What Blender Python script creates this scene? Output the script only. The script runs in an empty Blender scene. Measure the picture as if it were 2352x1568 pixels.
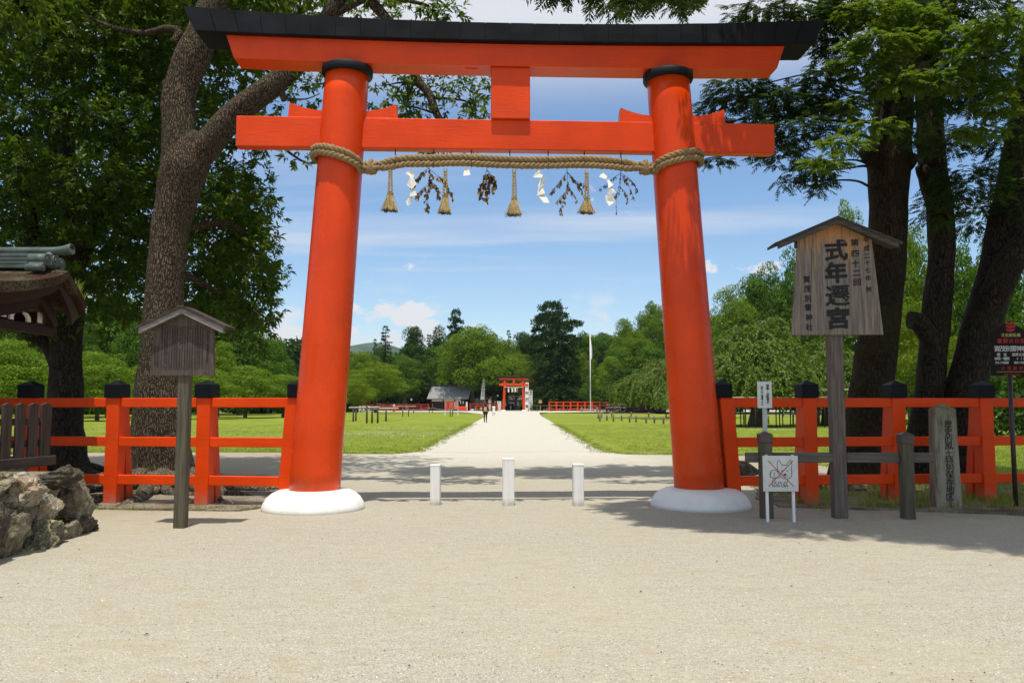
import bpy, math, random
import numpy as np
from mathutils import Vector, Matrix, noise as mnoise

SC = bpy.context.scene
COL = SC.collection
R = math.radians
rnd = random.Random(7)
rng = np.random.default_rng(11)

# ------------------------------------------------------------------ camera, sun, sky, exposure
CAM_H = 1.65
FPX = 1829.0                      # focal length in the 2352 px wide measuring frame
PITCH = math.atan(141 / FPX)
cam = bpy.data.objects.new('camera', bpy.data.cameras.new('camera'))
COL.objects.link(cam)
cam.location = (0, 0, CAM_H)
cam.rotation_euler = (math.pi / 2 + PITCH, 0, 0)
cam.data.sensor_width = 36
cam.data.lens = 36 * FPX / 2352
cam.data.clip_start = 0.1
cam.data.clip_end = 12000
SC.camera = cam

SUN_EL, SUN_AZ = R(76), R(184)    # azimuth clockwise from +Y (the way the camera looks); 180 = straight behind
sd = Vector((math.sin(SUN_AZ) * math.cos(SUN_EL), math.cos(SUN_AZ) * math.cos(SUN_EL), math.sin(SUN_EL)))
sun = bpy.data.objects.new('sun', bpy.data.lights.new('sun', 'SUN'))
COL.objects.link(sun)
sun.data.energy = 5.0
sun.data.angle = R(0.53)
sun.data.color = (1.0, 0.94, 0.82)
sun.rotation_euler = (-sd).to_track_quat('-Z', 'Y').to_euler()
sun.location = (0, -10, 40)

W = bpy.data.worlds.new('World')
SC.world = W
W.use_nodes = True
wn, wl = W.node_tree.nodes, W.node_tree.links
wn.clear()
def WN(t, **k):
    n = wn.new(t)
    for a, b in k.items():
        setattr(n, a, b)
    return n
def wmath(op, a, b=None, clamp=False):
    n = WN('ShaderNodeMath', operation=op, use_clamp=clamp)
    for i, x in enumerate((a, b)):
        if x is None: continue
        if isinstance(x, (int, float)): n.inputs[i].default_value = x
        else: wl.new(x, n.inputs[i])
    return n.outputs[0]
def wramp(x, a, b):
    n = WN('ShaderNodeMapRange', interpolation_type='SMOOTHSTEP')
    wl.new(x, n.inputs[0]); n.inputs[1].default_value = a; n.inputs[2].default_value = b
    return n.outputs[0]
wout = WN('ShaderNodeOutputWorld'); wbg = WN('ShaderNodeBackground')
sky = WN('ShaderNodeTexSky', sky_type='NISHITA', sun_disc=False, sun_elevation=SUN_EL, sun_rotation=SUN_AZ,
         air_density=1.0, dust_density=0.35, ozone_density=2.2, altitude=80)
wbg.inputs[1].default_value = 0.14
tc = WN('ShaderNodeTexCoord')
sep = WN('ShaderNodeSeparateXYZ'); wl.new(tc.outputs['Generated'], sep.inputs[0])
X_, Y_, Z_ = sep.outputs
zc = wmath('MAXIMUM', Z_, 0.03)
comb = WN('ShaderNodeCombineXYZ')
wl.new(wmath('DIVIDE', X_, zc), comb.inputs[0]); wl.new(wmath('DIVIDE', Y_, zc), comb.inputs[1])
def wnoise(vec, scale, detail, rough, loc=(0, 0, 0), sc=(1, 1, 1), dist=0.0):
    m = WN('ShaderNodeMapping'); m.inputs['Location'].default_value = loc; m.inputs['Scale'].default_value = sc
    wl.new(vec, m.inputs[0])
    n = WN('ShaderNodeTexNoise'); n.inputs['Scale'].default_value = scale; n.inputs['Detail'].default_value = detail
    n.inputs['Roughness'].default_value = rough; n.inputs['Distortion'].default_value = dist
    wl.new(m.outputs[0], n.inputs['Vector'])
    return n.outputs['Fac']
# thin high streaks, drawn out sideways, everywhere in the sky; a soft veil higher up
streak = wmath('MULTIPLY', wramp(wnoise(comb.outputs[0], 0.5, 6, 0.55, (3.1, 0.35, 0), (0.34, 1.3, 1), 0.4), 0.52, 0.78), 0.7)
veil = wmath('MULTIPLY', wramp(wnoise(comb.outputs[0], 0.35, 5, 0.5, (0.7, 2.4, 5), (0.7, 1, 1), 0.3), 0.18, 0.5), wramp(Z_, 0.33, 0.45))
veil = wmath('MULTIPLY', veil, 0.88)
# low heaps of cumulus round the horizon
cum_n = wnoise(tc.outputs['Generated'], 7.5, 8, 0.58, (0.33, 0.1, 0.22), (1, 1, 1.9), 0.15)
band = wmath('MULTIPLY', wramp(Z_, 0.015, 0.05), wmath('SUBTRACT', 1.0, wramp(Z_, 0.10, 0.16)))
cum = wmath('MULTIPLY', wmath('MULTIPLY', wramp(cum_n, 0.52, 0.62), band), 0.7)
# the bank of cumulus standing over the mountain, left of the path
cl_n = wnoise(tc.outputs['Generated'], 16, 8, 0.6, (0.2, 0.7, 0.1), (1, 1, 1.5), 0.2)
yc = wmath('MAXIMUM', Y_, 0.02); ax_ = wmath('DIVIDE', X_, yc); ez_ = wmath('DIVIDE', Z_, yc)
heap = None
for a_, e_, ra, re, k_ in ((-.160, .108, .040, .017, 1.0), (-.128, .121, .040, .014, 1.0), (-.195, .085, .060, .018, .95), (-.215, .112, .05, .012, .7), (-.115, .089, .030, .015, .7), (-.285, .085, .030, .02, .9), (-.045, .097, .022, .010, .7), (.27, .172, .06, .010, .5)):
    u_ = wmath('DIVIDE', wmath('SUBTRACT', ax_, a_), ra); v_ = wmath('DIVIDE', wmath('SUBTRACT', ez_, e_), re)
    d_ = wmath('MULTIPLY', wmath('SUBTRACT', 1.0, wmath('ADD', wmath('MULTIPLY', u_, u_), wmath('MULTIPLY', v_, v_))), k_)
    heap = d_ if heap is None else wmath('MAXIMUM', heap, d_)
heap = wmath('ADD', wmath('MULTIPLY', wmath('MAXIMUM', heap, -1.0), .55), wmath('MULTIPLY', wmath('SUBTRACT', cl_n, .5), 3.4))
heap = wmath('MULTIPLY', wmath('MULTIPLY', wramp(heap, .0, .30), wramp(Y_, .02, .1)), 1.0)
cum = wmath('MAXIMUM', cum, heap)
cl = wmath('MAXIMUM', wmath('MAXIMUM', streak, veil), cum, True)
mixc = WN('ShaderNodeMix', data_type='RGBA')
wl.new(cl, mixc.inputs[0])
hs = WN('ShaderNodeHueSaturation'); hs.inputs['Saturation'].default_value = 1.12; hs.inputs['Value'].default_value = 1.12
wl.new(sky.outputs[0], hs.inputs['Color'])
wl.new(hs.outputs[0], mixc.inputs['A'])
mixc.inputs['B'].default_value = (5.9, 6.0, 6.3, 1)
wl.new(mixc.outputs['Result'], wbg.inputs[0])
wl.new(wbg.outputs[0], wout.inputs[0])

SC.view_settings.view_transform = 'Standard'
SC.view_settings.look = 'None'
SC.view_settings.gamma = 1
SC.view_settings.use_curve_mapping = False
SC.view_settings.exposure = 0.0
SC.render.engine = 'CYCLES'
SC.cycles.use_denoising = True
SC.cycles.max_bounces = 6
SC.cycles.diffuse_bounces = 2
SC.cycles.glossy_bounces = 2
SC.cycles.transmission_bounces = 3
SC.cycles.transparent_max_bounces = 6
SC.cycles.volume_bounces = 0
SC.cycles.sample_clamp_indirect = 6

# ------------------------------------------------------------------ measuring helpers (photo pixel -> place in the world)
cp, sp = math.cos(PITCH), math.sin(PITCH)
def ray(px, py):
    v = (784 - py) / FPX
    return Vector(((px - 1176) / FPX, cp - v * sp, sp + v * cp))
def at(px, py, Y):
    d = ray(px, py); t = Y / d.y
    return Vector((d.x * t, Y, CAM_H + d.z * t))
def gnd(px, py, z=0.0):
    d = ray(px, py); t = (z - CAM_H) / d.z
    return Vector((d.x * t, d.y * t, z))

# ------------------------------------------------------------------ object helpers
def tag(o, label=None, cat=None, group=None, kind=None):
    if label: o['label'] = label
    if cat: o['category'] = cat
    if group: o['group'] = group
    if kind: o['kind'] = kind
    return o
def thing(name, label, cat, loc=(0, 0, 0), rz=0.0, group=None, scale=1.0):
    o = bpy.data.objects.new(name, None)
    COL.objects.link(o)
    o.empty_display_size = 0.2
    o.location = loc; o.rotation_euler = (0, 0, rz); o.scale = (scale,) * 3
    return tag(o, label, cat, group)
def link_mesh(name, me, parent=None, loc=None, rot=None):
    o = bpy.data.objects.new(name, me)
    COL.objects.link(o)
    if parent is not None: o.parent = parent
    if loc is not None: o.location = loc
    if rot is not None: o.rotation_euler = rot
    return o
KIDS = {}
def copy_tree(o, parent=None):
    c = o.copy(); COL.objects.link(c)
    if parent is not None: c.parent = parent
    for ch in list(o.children): copy_tree(ch, c)
    return c

class MB:
    """Collects shapes and links them as one mesh object."""
    def __init__(s): s.v = []; s.f = []; s.m = []; s.sm = []
    def add(s, verts, faces, mi=0, smooth=False):
        b = len(s.v); s.v += [tuple(x) for x in verts]
        for f in faces: s.f.append(tuple(i + b for i in f)); s.m.append(mi); s.sm.append(smooth)
        return s
    def box(s, c, size, rot=None, mi=0, taper=(1, 1), bev=0.0):
        x, y, z = (k / 2 for k in size)
        b = min(bev, x * .8, y * .8, z * .8)
        M = rot if rot is not None else Matrix.Identity(3)
        c = Vector(c)
        tx, ty = taper
        if b <= 0:
            vs = []
            for sz in (-1, 1):
                kx, ky = (tx, ty) if sz > 0 else (1, 1)
                for sx, sy in ((-1, -1), (1, -1), (1, 1), (-1, 1)):
                    vs.append(c + M @ Vector((sx * x * kx, sy * y * ky, sz * z)))
            return s.add(vs, [(3, 2, 1, 0), (4, 5, 6, 7), (0, 1, 5, 4), (1, 2, 6, 5), (2, 3, 7, 6), (3, 0, 4, 7)], mi)
        rings = []
        for sz, inset in ((-z, b), (-z + b, 0), (z - b, 0), (z, b)):
            k = (sz + z) / (2 * z); kx = 1 + (tx - 1) * k; ky = 1 + (ty - 1) * k
            X = x * kx - inset; Y = y * ky - inset
            if inset:
                pts = [(-X, -Y), (X, -Y), (X, Y), (-X, Y)]
                pts = [p for q in pts for p in (q, q)]
                pts = [(-X, -Y + 0), (-X, -Y), (X, -Y), (X, -Y), (X, Y), (X, Y), (-X, Y), (-X, Y)]
                pts = [(-X, -Y + b * .3), (-X + b * .3, -Y), (X - b * .3, -Y), (X, -Y + b * .3), (X, Y - b * .3), (X - b * .3, Y), (-X + b * .3, Y), (-X, Y - b * .3)]
            else:
                pts = [(-X, -Y + b), (-X + b, -Y), (X - b, -Y), (X, -Y + b), (X, Y - b), (X - b, Y), (-X + b, Y), (-X, Y - b)]
            rings.append([c + M @ Vector((p[0], p[1], sz)) for p in pts])
        vs = [p for r in rings for p in r]
        fs = [tuple(range(7, -1, -1)), tuple(range(24, 32))]
        for r in range(3):
            for i in range(8):
                j = (i + 1) % 8
                fs.append((r * 8 + i, r * 8 + j, r * 8 + 8 + j, r * 8 + 8 + i))
        return s.add(vs, fs, mi)
    def tube(s, pts, rad, n=8, mi=0, caps=True, smooth=True, jit=0.0, seed=0, flat=1.0):
        pts = [Vector(p) for p in pts]
        if not hasattr(rad, '__len__'): rad = [rad] * len(pts)
        b = len(s.v); up = Vector((0.13, 0.21, 0.97)).normalized()
        t0 = (pts[1] - pts[0]).normalized()
        a = t0.orthogonal().normalized() if abs(t0.dot(up)) > .95 else t0.cross(up).normalized()
        for i, p in enumerate(pts):
            t = (pts[min(i + 1, len(pts) - 1)] - pts[max(i - 1, 0)])
            t = t.normalized() if t.length > 1e-9 else t0
            a = (a - t * a.dot(t)).normalized(); c = t.cross(a)
            for k in range(n):
                th = 2 * math.pi * k / n
                r = rad[i]
                if jit:
                    q = p * 1.7 + Vector((math.cos(th), math.sin(th), seed)) * 1.3
                    r *= 1 + jit * mnoise.noise(q)
                s.v.append(tuple(p + (a * math.cos(th) + c * math.sin(th) * flat) * r))
        for i in range(len(pts) - 1):
            for k in range(n):
                j = (k + 1) % n
                s.f.append((b + i * n + k, b + i * n + j, b + (i + 1) * n + j, b + (i + 1) * n + k)); s.m.append(mi); s.sm.append(smooth)
        if caps:
            s.f.append(tuple(b + k for k in range(n - 1, -1, -1))); s.m.append(mi); s.sm.append(False)
            e = b + (len(pts) - 1) * n
            s.f.append(tuple(e + k for k in range(n))); s.m.append(mi); s.sm.append(False)
        return s
    def lathe(s, prof, n=24, c=(0, 0, 0), mi=0, smooth=True, sx=1.0, sy=1.0):
        b = len(s.v); c = Vector(c)
        for r, z in prof:
            for k in range(n):
                th = 2 * math.pi * k / n
                s.v.append((c.x + r * math.cos(th) * sx, c.y + r * math.sin(th) * sy, c.z + z))
        for i in range(len(prof) - 1):
            for k in range(n):
                j = (k + 1) % n
                s.f.append((b + i * n + k, b + i * n + j, b + (i + 1) * n + j, b + (i + 1) * n + k)); s.m.append(mi); s.sm.append(smooth)
        s.f.append(tuple(b + k for k in range(n - 1, -1, -1))); s.m.append(mi); s.sm.append(False)
        e = b + (len(prof) - 1) * n
        s.f.append(tuple(e + k for k in range(n))); s.m.append(mi); s.sm.append(False)
        return s
    def prism(s, poly, ext, mi=0):
        """poly: 3-D points of one face; ext: the vector to the opposite face."""
        n = len(poly); ext = Vector(ext)
        vs = [Vector(p) for p in poly] + [Vector(p) + ext for p in poly]
        fs = [tuple(range(n)), tuple(range(2 * n - 1, n - 1, -1))]
        for i in range(n):
            j = (i + 1) % n
            fs.append((j, i, n + i, n + j))
        return s.add(vs, fs, mi)
    def sheet(s, rows, mi=0, smooth=True):
        b = len(s.v); n = len(rows[0])
        for r in rows: s.v += [tuple(p) for p in r]
        for i in range(len(rows) - 1):
            for k in range(n - 1):
                s.f.append((b + i * n + k, b + i * n + k + 1, b + (i + 1) * n + k + 1, b + (i + 1) * n + k)); s.m.append(mi); s.sm.append(smooth)
        return s
    def mesh(s, name, mats):
        me = bpy.data.meshes.new(name)
        me.from_pydata(s.v, [], s.f)
        if not isinstance(mats, (list, tuple)): mats = [mats]
        for m in mats: me.materials.append(m)
        if len(mats) > 1: me.polygons.foreach_set('material_index', s.m)
        me.polygons.foreach_set('use_smooth', s.sm)
        me.update()
        return me
    def build(s, name, mats, parent=None, loc=None, rot=None, fix=False):
        me = s.mesh(name, mats)
        if fix:
            import bmesh
            bm = bmesh.new(); bm.from_mesh(me); bmesh.ops.recalc_face_normals(bm, faces=bm.faces); bm.to_mesh(me); bm.free()
        return link_mesh(name, me, parent, loc, rot)

def rz(a): return Matrix.Rotation(a, 3, 'Z')
def rx(a): return Matrix.Rotation(a, 3, 'X')
def ry(a): return Matrix.Rotation(a, 3, 'Y')

def np_mesh(name, V, Q, mat, smooth=False):
    """V (n,3) float, Q (m,4) int -> mesh"""
    me = bpy.data.meshes.new(name)
    V = np.ascontiguousarray(V, np.float32); Q = np.ascontiguousarray(Q, np.int32)
    k = Q.shape[1]
    me.vertices.add(len(V)); me.vertices.foreach_set('co', V.ravel())
    me.loops.add(Q.size); me.loops.foreach_set('vertex_index', Q.ravel())
    me.polygons.add(len(Q))
    me.polygons.foreach_set('loop_start', np.arange(0, Q.size, k, dtype=np.int32))
    me.polygons.foreach_set('loop_total', np.full(len(Q), k, np.int32))
    if smooth: me.polygons.foreach_set('use_smooth', np.ones(len(Q), bool))
    me.materials.append(mat)
    me.update(calc_edges=True)
    return me

# ------------------------------------------------------------------ materials
def lin(c):
    return tuple(((x / 12.92) if x <= .04045 else ((x + .055) / 1.055) ** 2.4) for x in (k / 255 for k in c))
class NT:
    def __init__(s, name):
        s.mat = bpy.data.materials.new(name); s.mat.use_nodes = True
        s.t = s.mat.node_tree; s.n = s.t.nodes; s.l = s.t.links
        s.b = s.n['Principled BSDF']; s.out = s.n['Material Output']
        s.co = s.n.new('ShaderNodeTexCoord')
    def node(s, t, ins=None, **k):
        n = s.n.new(t)
        for a, b in k.items(): setattr(n, a, b)
        for a, b in (ins or {}).items():
            if hasattr(b, 'links'): s.l.new(b, n.inputs[a])
            else: n.inputs[a].default_value = b
        return n
    def mapping(s, sc=(1, 1, 1), loc=(0, 0, 0), rot=(0, 0, 0), src='Object'):
        m = s.node('ShaderNodeMapping', {'Scale': sc, 'Location': loc, 'Rotation': rot})
        s.l.new(s.co.outputs[src], m.inputs[0]); return m.outputs[0]
    def noise(s, scale, detail=4, rough=.55, vec=None, dist=0.0, out='Fac'):
        n = s.node('ShaderNodeTexNoise', {'Scale': scale, 'Detail': detail, 'Roughness': rough, 'Distortion': dist})
        s.l.new(vec if vec is not None else s.co.outputs['Object'], n.inputs['Vector']); return n.outputs[out]
    def voro(s, scale, vec=None, feature='F1', out='Distance', rand=1.0):
        n = s.node('ShaderNodeTexVoronoi', {'Scale': scale, 'Randomness': rand}, feature=feature)
        s.l.new(vec if vec is not None else s.co.outputs['Object'], n.inputs['Vector']); return n.outputs[out]
    def ramp(s, x, stops, interp='LINEAR'):
        n = s.node('ShaderNodeValToRGB'); s.l.new(x, n.inputs[0]); cr = n.color_ramp; cr.interpolation = interp
        while len(cr.elements) < len(stops): cr.elements.new(.5)
        for e, (p, c) in zip(cr.elements, stops):
            e.position = p; e.color = (*(c if hasattr(c, '__len__') else (c,) * 3), 1)
        return n.outputs[0]
    def rng(s, x, a, b, c=0.0, d=1.0):
        n = s.node('ShaderNodeMapRange', {1: a, 2: b, 3: c, 4: d}, interpolation_type='SMOOTHSTEP'); s.l.new(x, n.inputs[0]); return n.outputs[0]
    def mix(s, f, a, b, mode='MIX'):
        n = s.node('ShaderNodeMix', data_type='RGBA', blend_type=mode)
        for i, x in ((0, f), ('A', a), ('B', b)):
            if hasattr(x, 'links'): s.l.new(x, n.inputs[i])
            elif i == 0: n.inputs[0].default_value = x
            else: n.inputs[i].default_value = (*x, 1) if len(x) == 3 else x
        return n.outputs['Result']
    def math(s, op, a, b=0.0, clamp=False):
        n = s.node('ShaderNodeMath', operation=op, use_clamp=clamp)
        for i, x in enumerate((a, b)):
            if hasattr(x, 'links'): s.l.new(x, n.inputs[i])
            else: n.inputs[i].default_value = x
        return n.outputs[0]
    def bump(s, h, strength=.4, dist=.01, prev=None):
        n = s.node('ShaderNodeBump', {'Strength': strength, 'Distance': dist})
        s.l.new(h, n.inputs['Height'])
        if prev is not None: s.l.new(prev, n.inputs['Normal'])
        return n.outputs[0]
    def set(s, color=None, rough=None, normal=None, spec=None, **k):
        def put(key, v):
            if v is None: return
            if hasattr(v, 'links'): s.l.new(v, s.b.inputs[key])
            else: s.b.inputs[key].default_value = (*v, 1) if hasattr(v, '__len__') and len(v) == 3 else v
        put('Base Color', color); put('Roughness', rough); put('Normal', normal); put('Specular IOR Level', spec)
        for a, b in k.items(): put(a, b)
        return s.mat
def simple(name, col, rough=.6, var=.15, scale=6, spec=.4, bump=0.0, bscale=60):
    t = NT(name)
    n = t.noise(scale, 4)
    c = t.mix(t.rng(n, .3, .7), tuple(x * (1 - var) for x in col), tuple(min(1, x * (1 + var)) for x in col))
    nm = t.bump(t.noise(bscale, 3), bump, .01) if bump else None
    return t.set(c, rough, nm, spec)

M = {}
def paint_red(name, col=(.77, .061, .0035), grain=(1.2, 6, 9), rough=.34, dirt=False):
    t = NT(name)
    v = t.mapping(grain)
    n1 = t.noise(1.3, 5, .6); n2 = t.noise(3.5, 6, .65, v)
    c = t.mix(t.rng(n1, .3, .75), tuple(x * .88 for x in col), tuple(min(1, x * 1.1) for x in col))
    c = t.mix(t.rng(t.noise(26, 4, .6, v), .60, .74, 0, .5), c, (.36, .030, .008))
    if dirt:
        z = t.node('ShaderNodeSeparateXYZ'); t.l.new(t.co.outputs['Object'], z.inputs[0])
        d = t.math('MULTIPLY', t.rng(z.outputs[2], .02, .32, 1, 0), t.rng(t.noise(9, 5), .25, .6))
        c = t.mix(t.math('MULTIPLY', d, .6), c, (.30, .20, .14))
    h = t.math('ADD', t.rng(n2, .45, .75), t.math('MULTIPLY', t.noise(70, 3, .5, v), .25))
    chips = t.rng(t.voro(5, t.mapping((1.0, 2.5, 3.2))), .03, .09)
    fade = t.noise(1.1, 5, .6, t.mapping(tuple(g * .35 for g in grain), (3, 8, 1)))
    c = t.mix(t.rng(fade, .5, .72, 0, .55), c, tuple(min(1, x * y + .01) for x, y in zip(col, (.80, .84, .9))))
    if 'pillar' in name:
        z = t.node('ShaderNodeSeparateXYZ'); t.l.new(t.co.outputs['Object'], z.inputs[0])
        gr = t.math('MULTIPLY', t.rng(z.outputs[2], .3, .75, 1, 0), t.rng(t.noise(7, 5), .35, .65))
        c = t.mix(t.math('MULTIPLY', gr, .4), c, (.36, .09, .04))
    nm = t.bump(h, .30, .006); nm = t.bump(chips, .12, .004, nm)
    r = t.rng(n1, .2, .8, rough - .06, rough + .12)
    return t.set(c, r, nm, .24 if 'fence' not in name else .16)
M['red'] = paint_red('vermilion_paint')
M['red_pillar'] = paint_red('vermilion_pillar_paint', grain=(9, 9, .7), rough=.25)
M['red_fence'] = paint_red('vermilion_fence_paint', dirt=True)
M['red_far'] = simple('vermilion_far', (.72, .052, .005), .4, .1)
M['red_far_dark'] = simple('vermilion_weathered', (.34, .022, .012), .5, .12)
def f_black():
    t = NT('black_copper_sheet')
    n = t.noise(2.2, 5)
    c = t.mix(t.rng(n, .3, .7), (.005, .0055, .007), (.012, .0125, .016))
    return t.set(c, t.rng(n, .2, .8, .5, .7), t.bump(t.noise(3.1, 3, .5), .5, .02), .2)
M['black'] = f_black()
M['black_paint'] = simple('black_paint', (.004, .0045, .007), .55, .3, 3, .15, .1)
M['white_stone'] = None
def f_white():
    t = NT('white_plaster')
    n = t.noise(3, 5, .6); s = t.noise(26, 5, .7)
    z = t.node('ShaderNodeSeparateXYZ'); t.l.new(t.co.outputs['Object'], z.inputs[0])
    c = t.mix(t.rng(n, .4, .8), (.80, .79, .77), (.70, .68, .65))
    m = t.math('MULTIPLY', t.rng(s, .6, .72), t.rng(n, .42, .6))
    c = t.mix(t.math('MULTIPLY', m, .7), c, (.22, .20, .18))
    low = t.math('MULTIPLY', t.rng(z.outputs[2], 0, .07, 1, 0), .6)
    c = t.mix(low, c, (.40, .36, .28))
    return t.set(c, .6, t.bump(t.noise(14, 5), .15, .01), .3)
M['white_stone'] = f_white()
def wood(name, c1, c2, c3=None, grain=(14, 14, .8), rough=.8, streak=.5, bump=.3):
    t = NT(name)
    v = t.mapping(grain)
    n = t.noise(2.2, 6, .62, v); f = t.noise(7, 5, .6, t.mapping(tuple(g * 2 for g in grain)))
    c = t.mix(t.rng(n, .32, .68), c1, c2)
    if c3:
        big = t.noise(1.6, 4, .6, t.mapping(tuple(g * .25 for g in grain)))
        c = t.mix(t.math('MULTIPLY', t.rng(big, streak, streak + .13), t.rng(f, .35, .55)), c, c3)
    c = t.mix(t.rng(f, .62, .8, 0, .55), c, tuple(x * .45 for x in c1))
    h = t.math('ADD', n, t.math('MULTIPLY', f, .6))
    return t.set(c, rough, t.bump(h, bump, .006), .25)
M['wood_grey'] = wood('weathered_grey_wood', (.086, .068, .056), (.165, .136, .114))
M['wood_grey_x'] = wood('weathered_grey_beam', (.078, .066, .056), (.150, .132, .112), grain=(.8, 14, 14))
M['wood_dark'] = wood('dark_old_wood', (.035, .026, .020), (.075, .056, .044))
M['wood_dark_x'] = wood('dark_old_beam', (.035, .026, .020), (.075, .056, .044), grain=(.8, 12, 12))
M['wood_roof'] = wood('sign_roof_wood', (.050, .043, .034), (.10, .088, .072), grain=(1.5, 10, 10))
M['wood_roof_l'] = wood('sign_roof_wood_pale', (.15, .13, .112), (.26, .235, .21), grain=(1.5, 12, 12))
M['wood_brown'] = wood('brown_timber', (.016, .0055, .003), (.034, .011, .006), grain=(3, 12, 12), rough=.6)
M['wood_post'] = wood('worn_post_wood', (.065, .056, .036), (.130, .113, .077))
M['wood_new'] = wood('pale_new_wood', (.34, .22, .11), (.45, .31, .17))
def f_bigsign():
    t = NT('weathered_sign_board')
    v = t.mapping((16, 4, 1.0)); v2 = t.mapping((40, 4, 2.2))
    n = t.noise(2.0, 6, .62, v); f = t.noise(3, 6, .65, v2)
    grey = t.mix(t.rng(n, .3, .7), (.130, .104, .084), (.260, .212, .172))
    grey = t.mix(t.rng(f, .56, .74, 0, .8), grey, (.05, .038, .034))
    z = t.node('ShaderNodeSeparateXYZ'); t.l.new(t.co.outputs['Object'], z.inputs[0])
    topm = t.rng(z.outputs[2], 2.7, 4.35)
    patch = t.math('ADD', t.math('MULTIPLY', topm, .455), t.math('MULTIPLY', t.noise(1.5, 5, .65, v), .75))
    patch = t.math('ADD', patch, t.math('MULTIPLY', t.noise(2.0, 5, .7, t.mapping((30, 4, 1.4))), .35))
    m = t.rng(patch, .90, .98)
    c = t.mix(m, grey, t.mix(t.rng(f, .4, .65), (.50, .215, .07), (.36, .21, .105)))
    return t.set(c, .8, t.bump(t.math('ADD', n, f), .3, .005), .25)
M['sign_board'] = f_bigsign()
def f_notice():
    t = NT('weathered_notice_board')
    v = t.mapping((18, 4, 1.1))
    n = t.noise(2, 6, .62, v); f = t.noise(6, 5, .6, t.mapping((36, 4, 1.5)))
    c = t.mix(t.rng(n, .3, .7), (.062, .044, .036), (.120, .092, .077))
    c = t.mix(t.rng(f, .58, .75, 0, .6), c, (.05, .034, .028))
    w = t.voro(30, t.mapping((1, .2, .45)))
    c = t.mix(t.rng(w, .06, .09, .75, 0), c, (.42, .40, .38))
    return t.set(c, .8, t.bump(t.math('ADD', n, f), .25, .005), .25)
M['notice'] = f_notice()
M['ink'] = simple('black_ink', (.010, .009, .009), .7, .2)
M['ink_faded'] = simple('faded_ink', (.034, .024, .021), .8, .3)
M['white_paint'] = simple('white_paint', (.78, .78, .77), .45, .04, 8, .4, .05)
def f_bollard():
    t = NT('scuffed_white_paint')
    z = t.node('ShaderNodeSeparateXYZ'); t.l.new(t.co.outputs['Object'], z.inputs[0])
    n = t.noise(9, 5, .65)
    c = t.mix(t.rng(t.noise(4, 4, .6, t.mapping((9, 9, .8))), .45, .75, 0, .5), (.78, .76, .72), (.62, .59, .53))
    d = t.math('MULTIPLY', t.rng(z.outputs[2], .0, .14, 1, 0), t.rng(n, .25, .6))
    c = t.mix(t.math('MULTIPLY', d, .75), c, (.33, .28, .20))
    c = t.mix(t.rng(t.voro(.9, t.mapping((16, 16, .9)), 'DISTANCE_TO_EDGE'), 0, .012, .55, 0), c, (.30, .26, .22))
    return t.set(c, .5, t.bump(n, .15, .005), .3)
M['bollard'] = f_bollard()
M['white_board'] = simple('white_sign_board', (.62, .62, .58), .5, .07, 10, .4)
M['cross_red'] = simple('cross_red', (.42, .015, .035), .5, .08)
M['brown_metal'] = simple('brown_metal', (.040, .027, .024), .45, .15)
M['cap_metal'] = simple('brown_cap_metal', (.075, .050, .045), .45, .15)
M['sign_brown'] = simple('brown_enamel', (.014, .008, .007), .7, .1, 6, .15)
M['letter_yellow'] = simple('yellow_letter', (.50, .40, .12), .6, .1)
M['letter_red'] = simple('red_letter', (.36, .012, .010), .6, .1)
M['letter_white'] = simple('white_letter', (.55, .53, .50), .6, .1)
M['wire'] = simple('black_wire', (.012, .012, .014), .5, .1)
M['paper'] = simple('white_paper', (.80, .77, .68), .7, .04)
M['gray_metal'] = simple('grey_metal', (.45, .46, .48), .4, .05)
M['cloth_white'] = simple('white_cloth', (.78, .77, .74), .8, .04)
M['cloth_black'] = simple('black_cloth', (.014, .014, .017), .8, .2)
M['cloth_grey'] = simple('grey_cloth', (.32, .32, .33), .8, .1)
M['cloth_blue'] = simple('blue_grey_cloth', (.16, .19, .26), .8, .1)
M['cloth_red'] = simple('scarlet_cloth', (.55, .02, .02), .8, .1)
M['cloth_cream'] = simple('cream_cloth', (.55, .46, .34), .8, .1)
M['cloth_tan'] = simple('tan_canvas', (.50, .30, .14), .7, .15)
M['skin'] = simple('skin', (.48, .29, .20), .5, .05)
M['hair'] = simple('dark_hair', (.012, .010, .010), .45, .2)
M['rope_thin'] = simple('pale_rope', (.45, .42, .36), .85, .12)
M['bamboo'] = simple('bamboo_pole', (.38, .34, .25), .55, .2, 9)
M['lamp_glass'] = simple('white_lamp_glass', (.80, .80, .78), .3, .02)
M['green_cloth'] = simple('green_paint', (.02, .22, .10), .5, .1)
M['plaster'] = simple('cream_plaster', (.55, .52, .40), .8, .06)
M['red_sign'] = simple('red_sign_board', (.58, .035, .025), .5, .05)
M['blackout'] = simple('dark_interior_wood', (.022, .010, .008), .8, .2)
def f_rope():
    t = NT('straw_rope')
    n = t.noise(60, 4, .6, t.mapping((1, 1, 1))); n2 = t.noise(9, 4)
    c = t.mix(t.rng(n, .3, .7), (.17, .105, .042), (.40, .275, .125))
    c = t.mix(t.rng(n2, .35, .7, 0, .5), c, (.22, .15, .075))
    return t.set(c, .75, t.bump(n, .8, .006), .3)
M['rope'] = f_rope()
M['straw'] = simple('dry_straw', (.44, .32, .14), .75, .35, 40, .3)
M['straw_dark'] = simple('straw_tips', (.05, .04, .025), .8, .3, 40, .2)
M['dry_leaf'] = simple('dry_leaf', (.165, .105, .040), .5, .5, 9, .5)
M['dry_twig'] = simple('dry_twig', (.050, .034, .022), .8, .2, 9)
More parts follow.
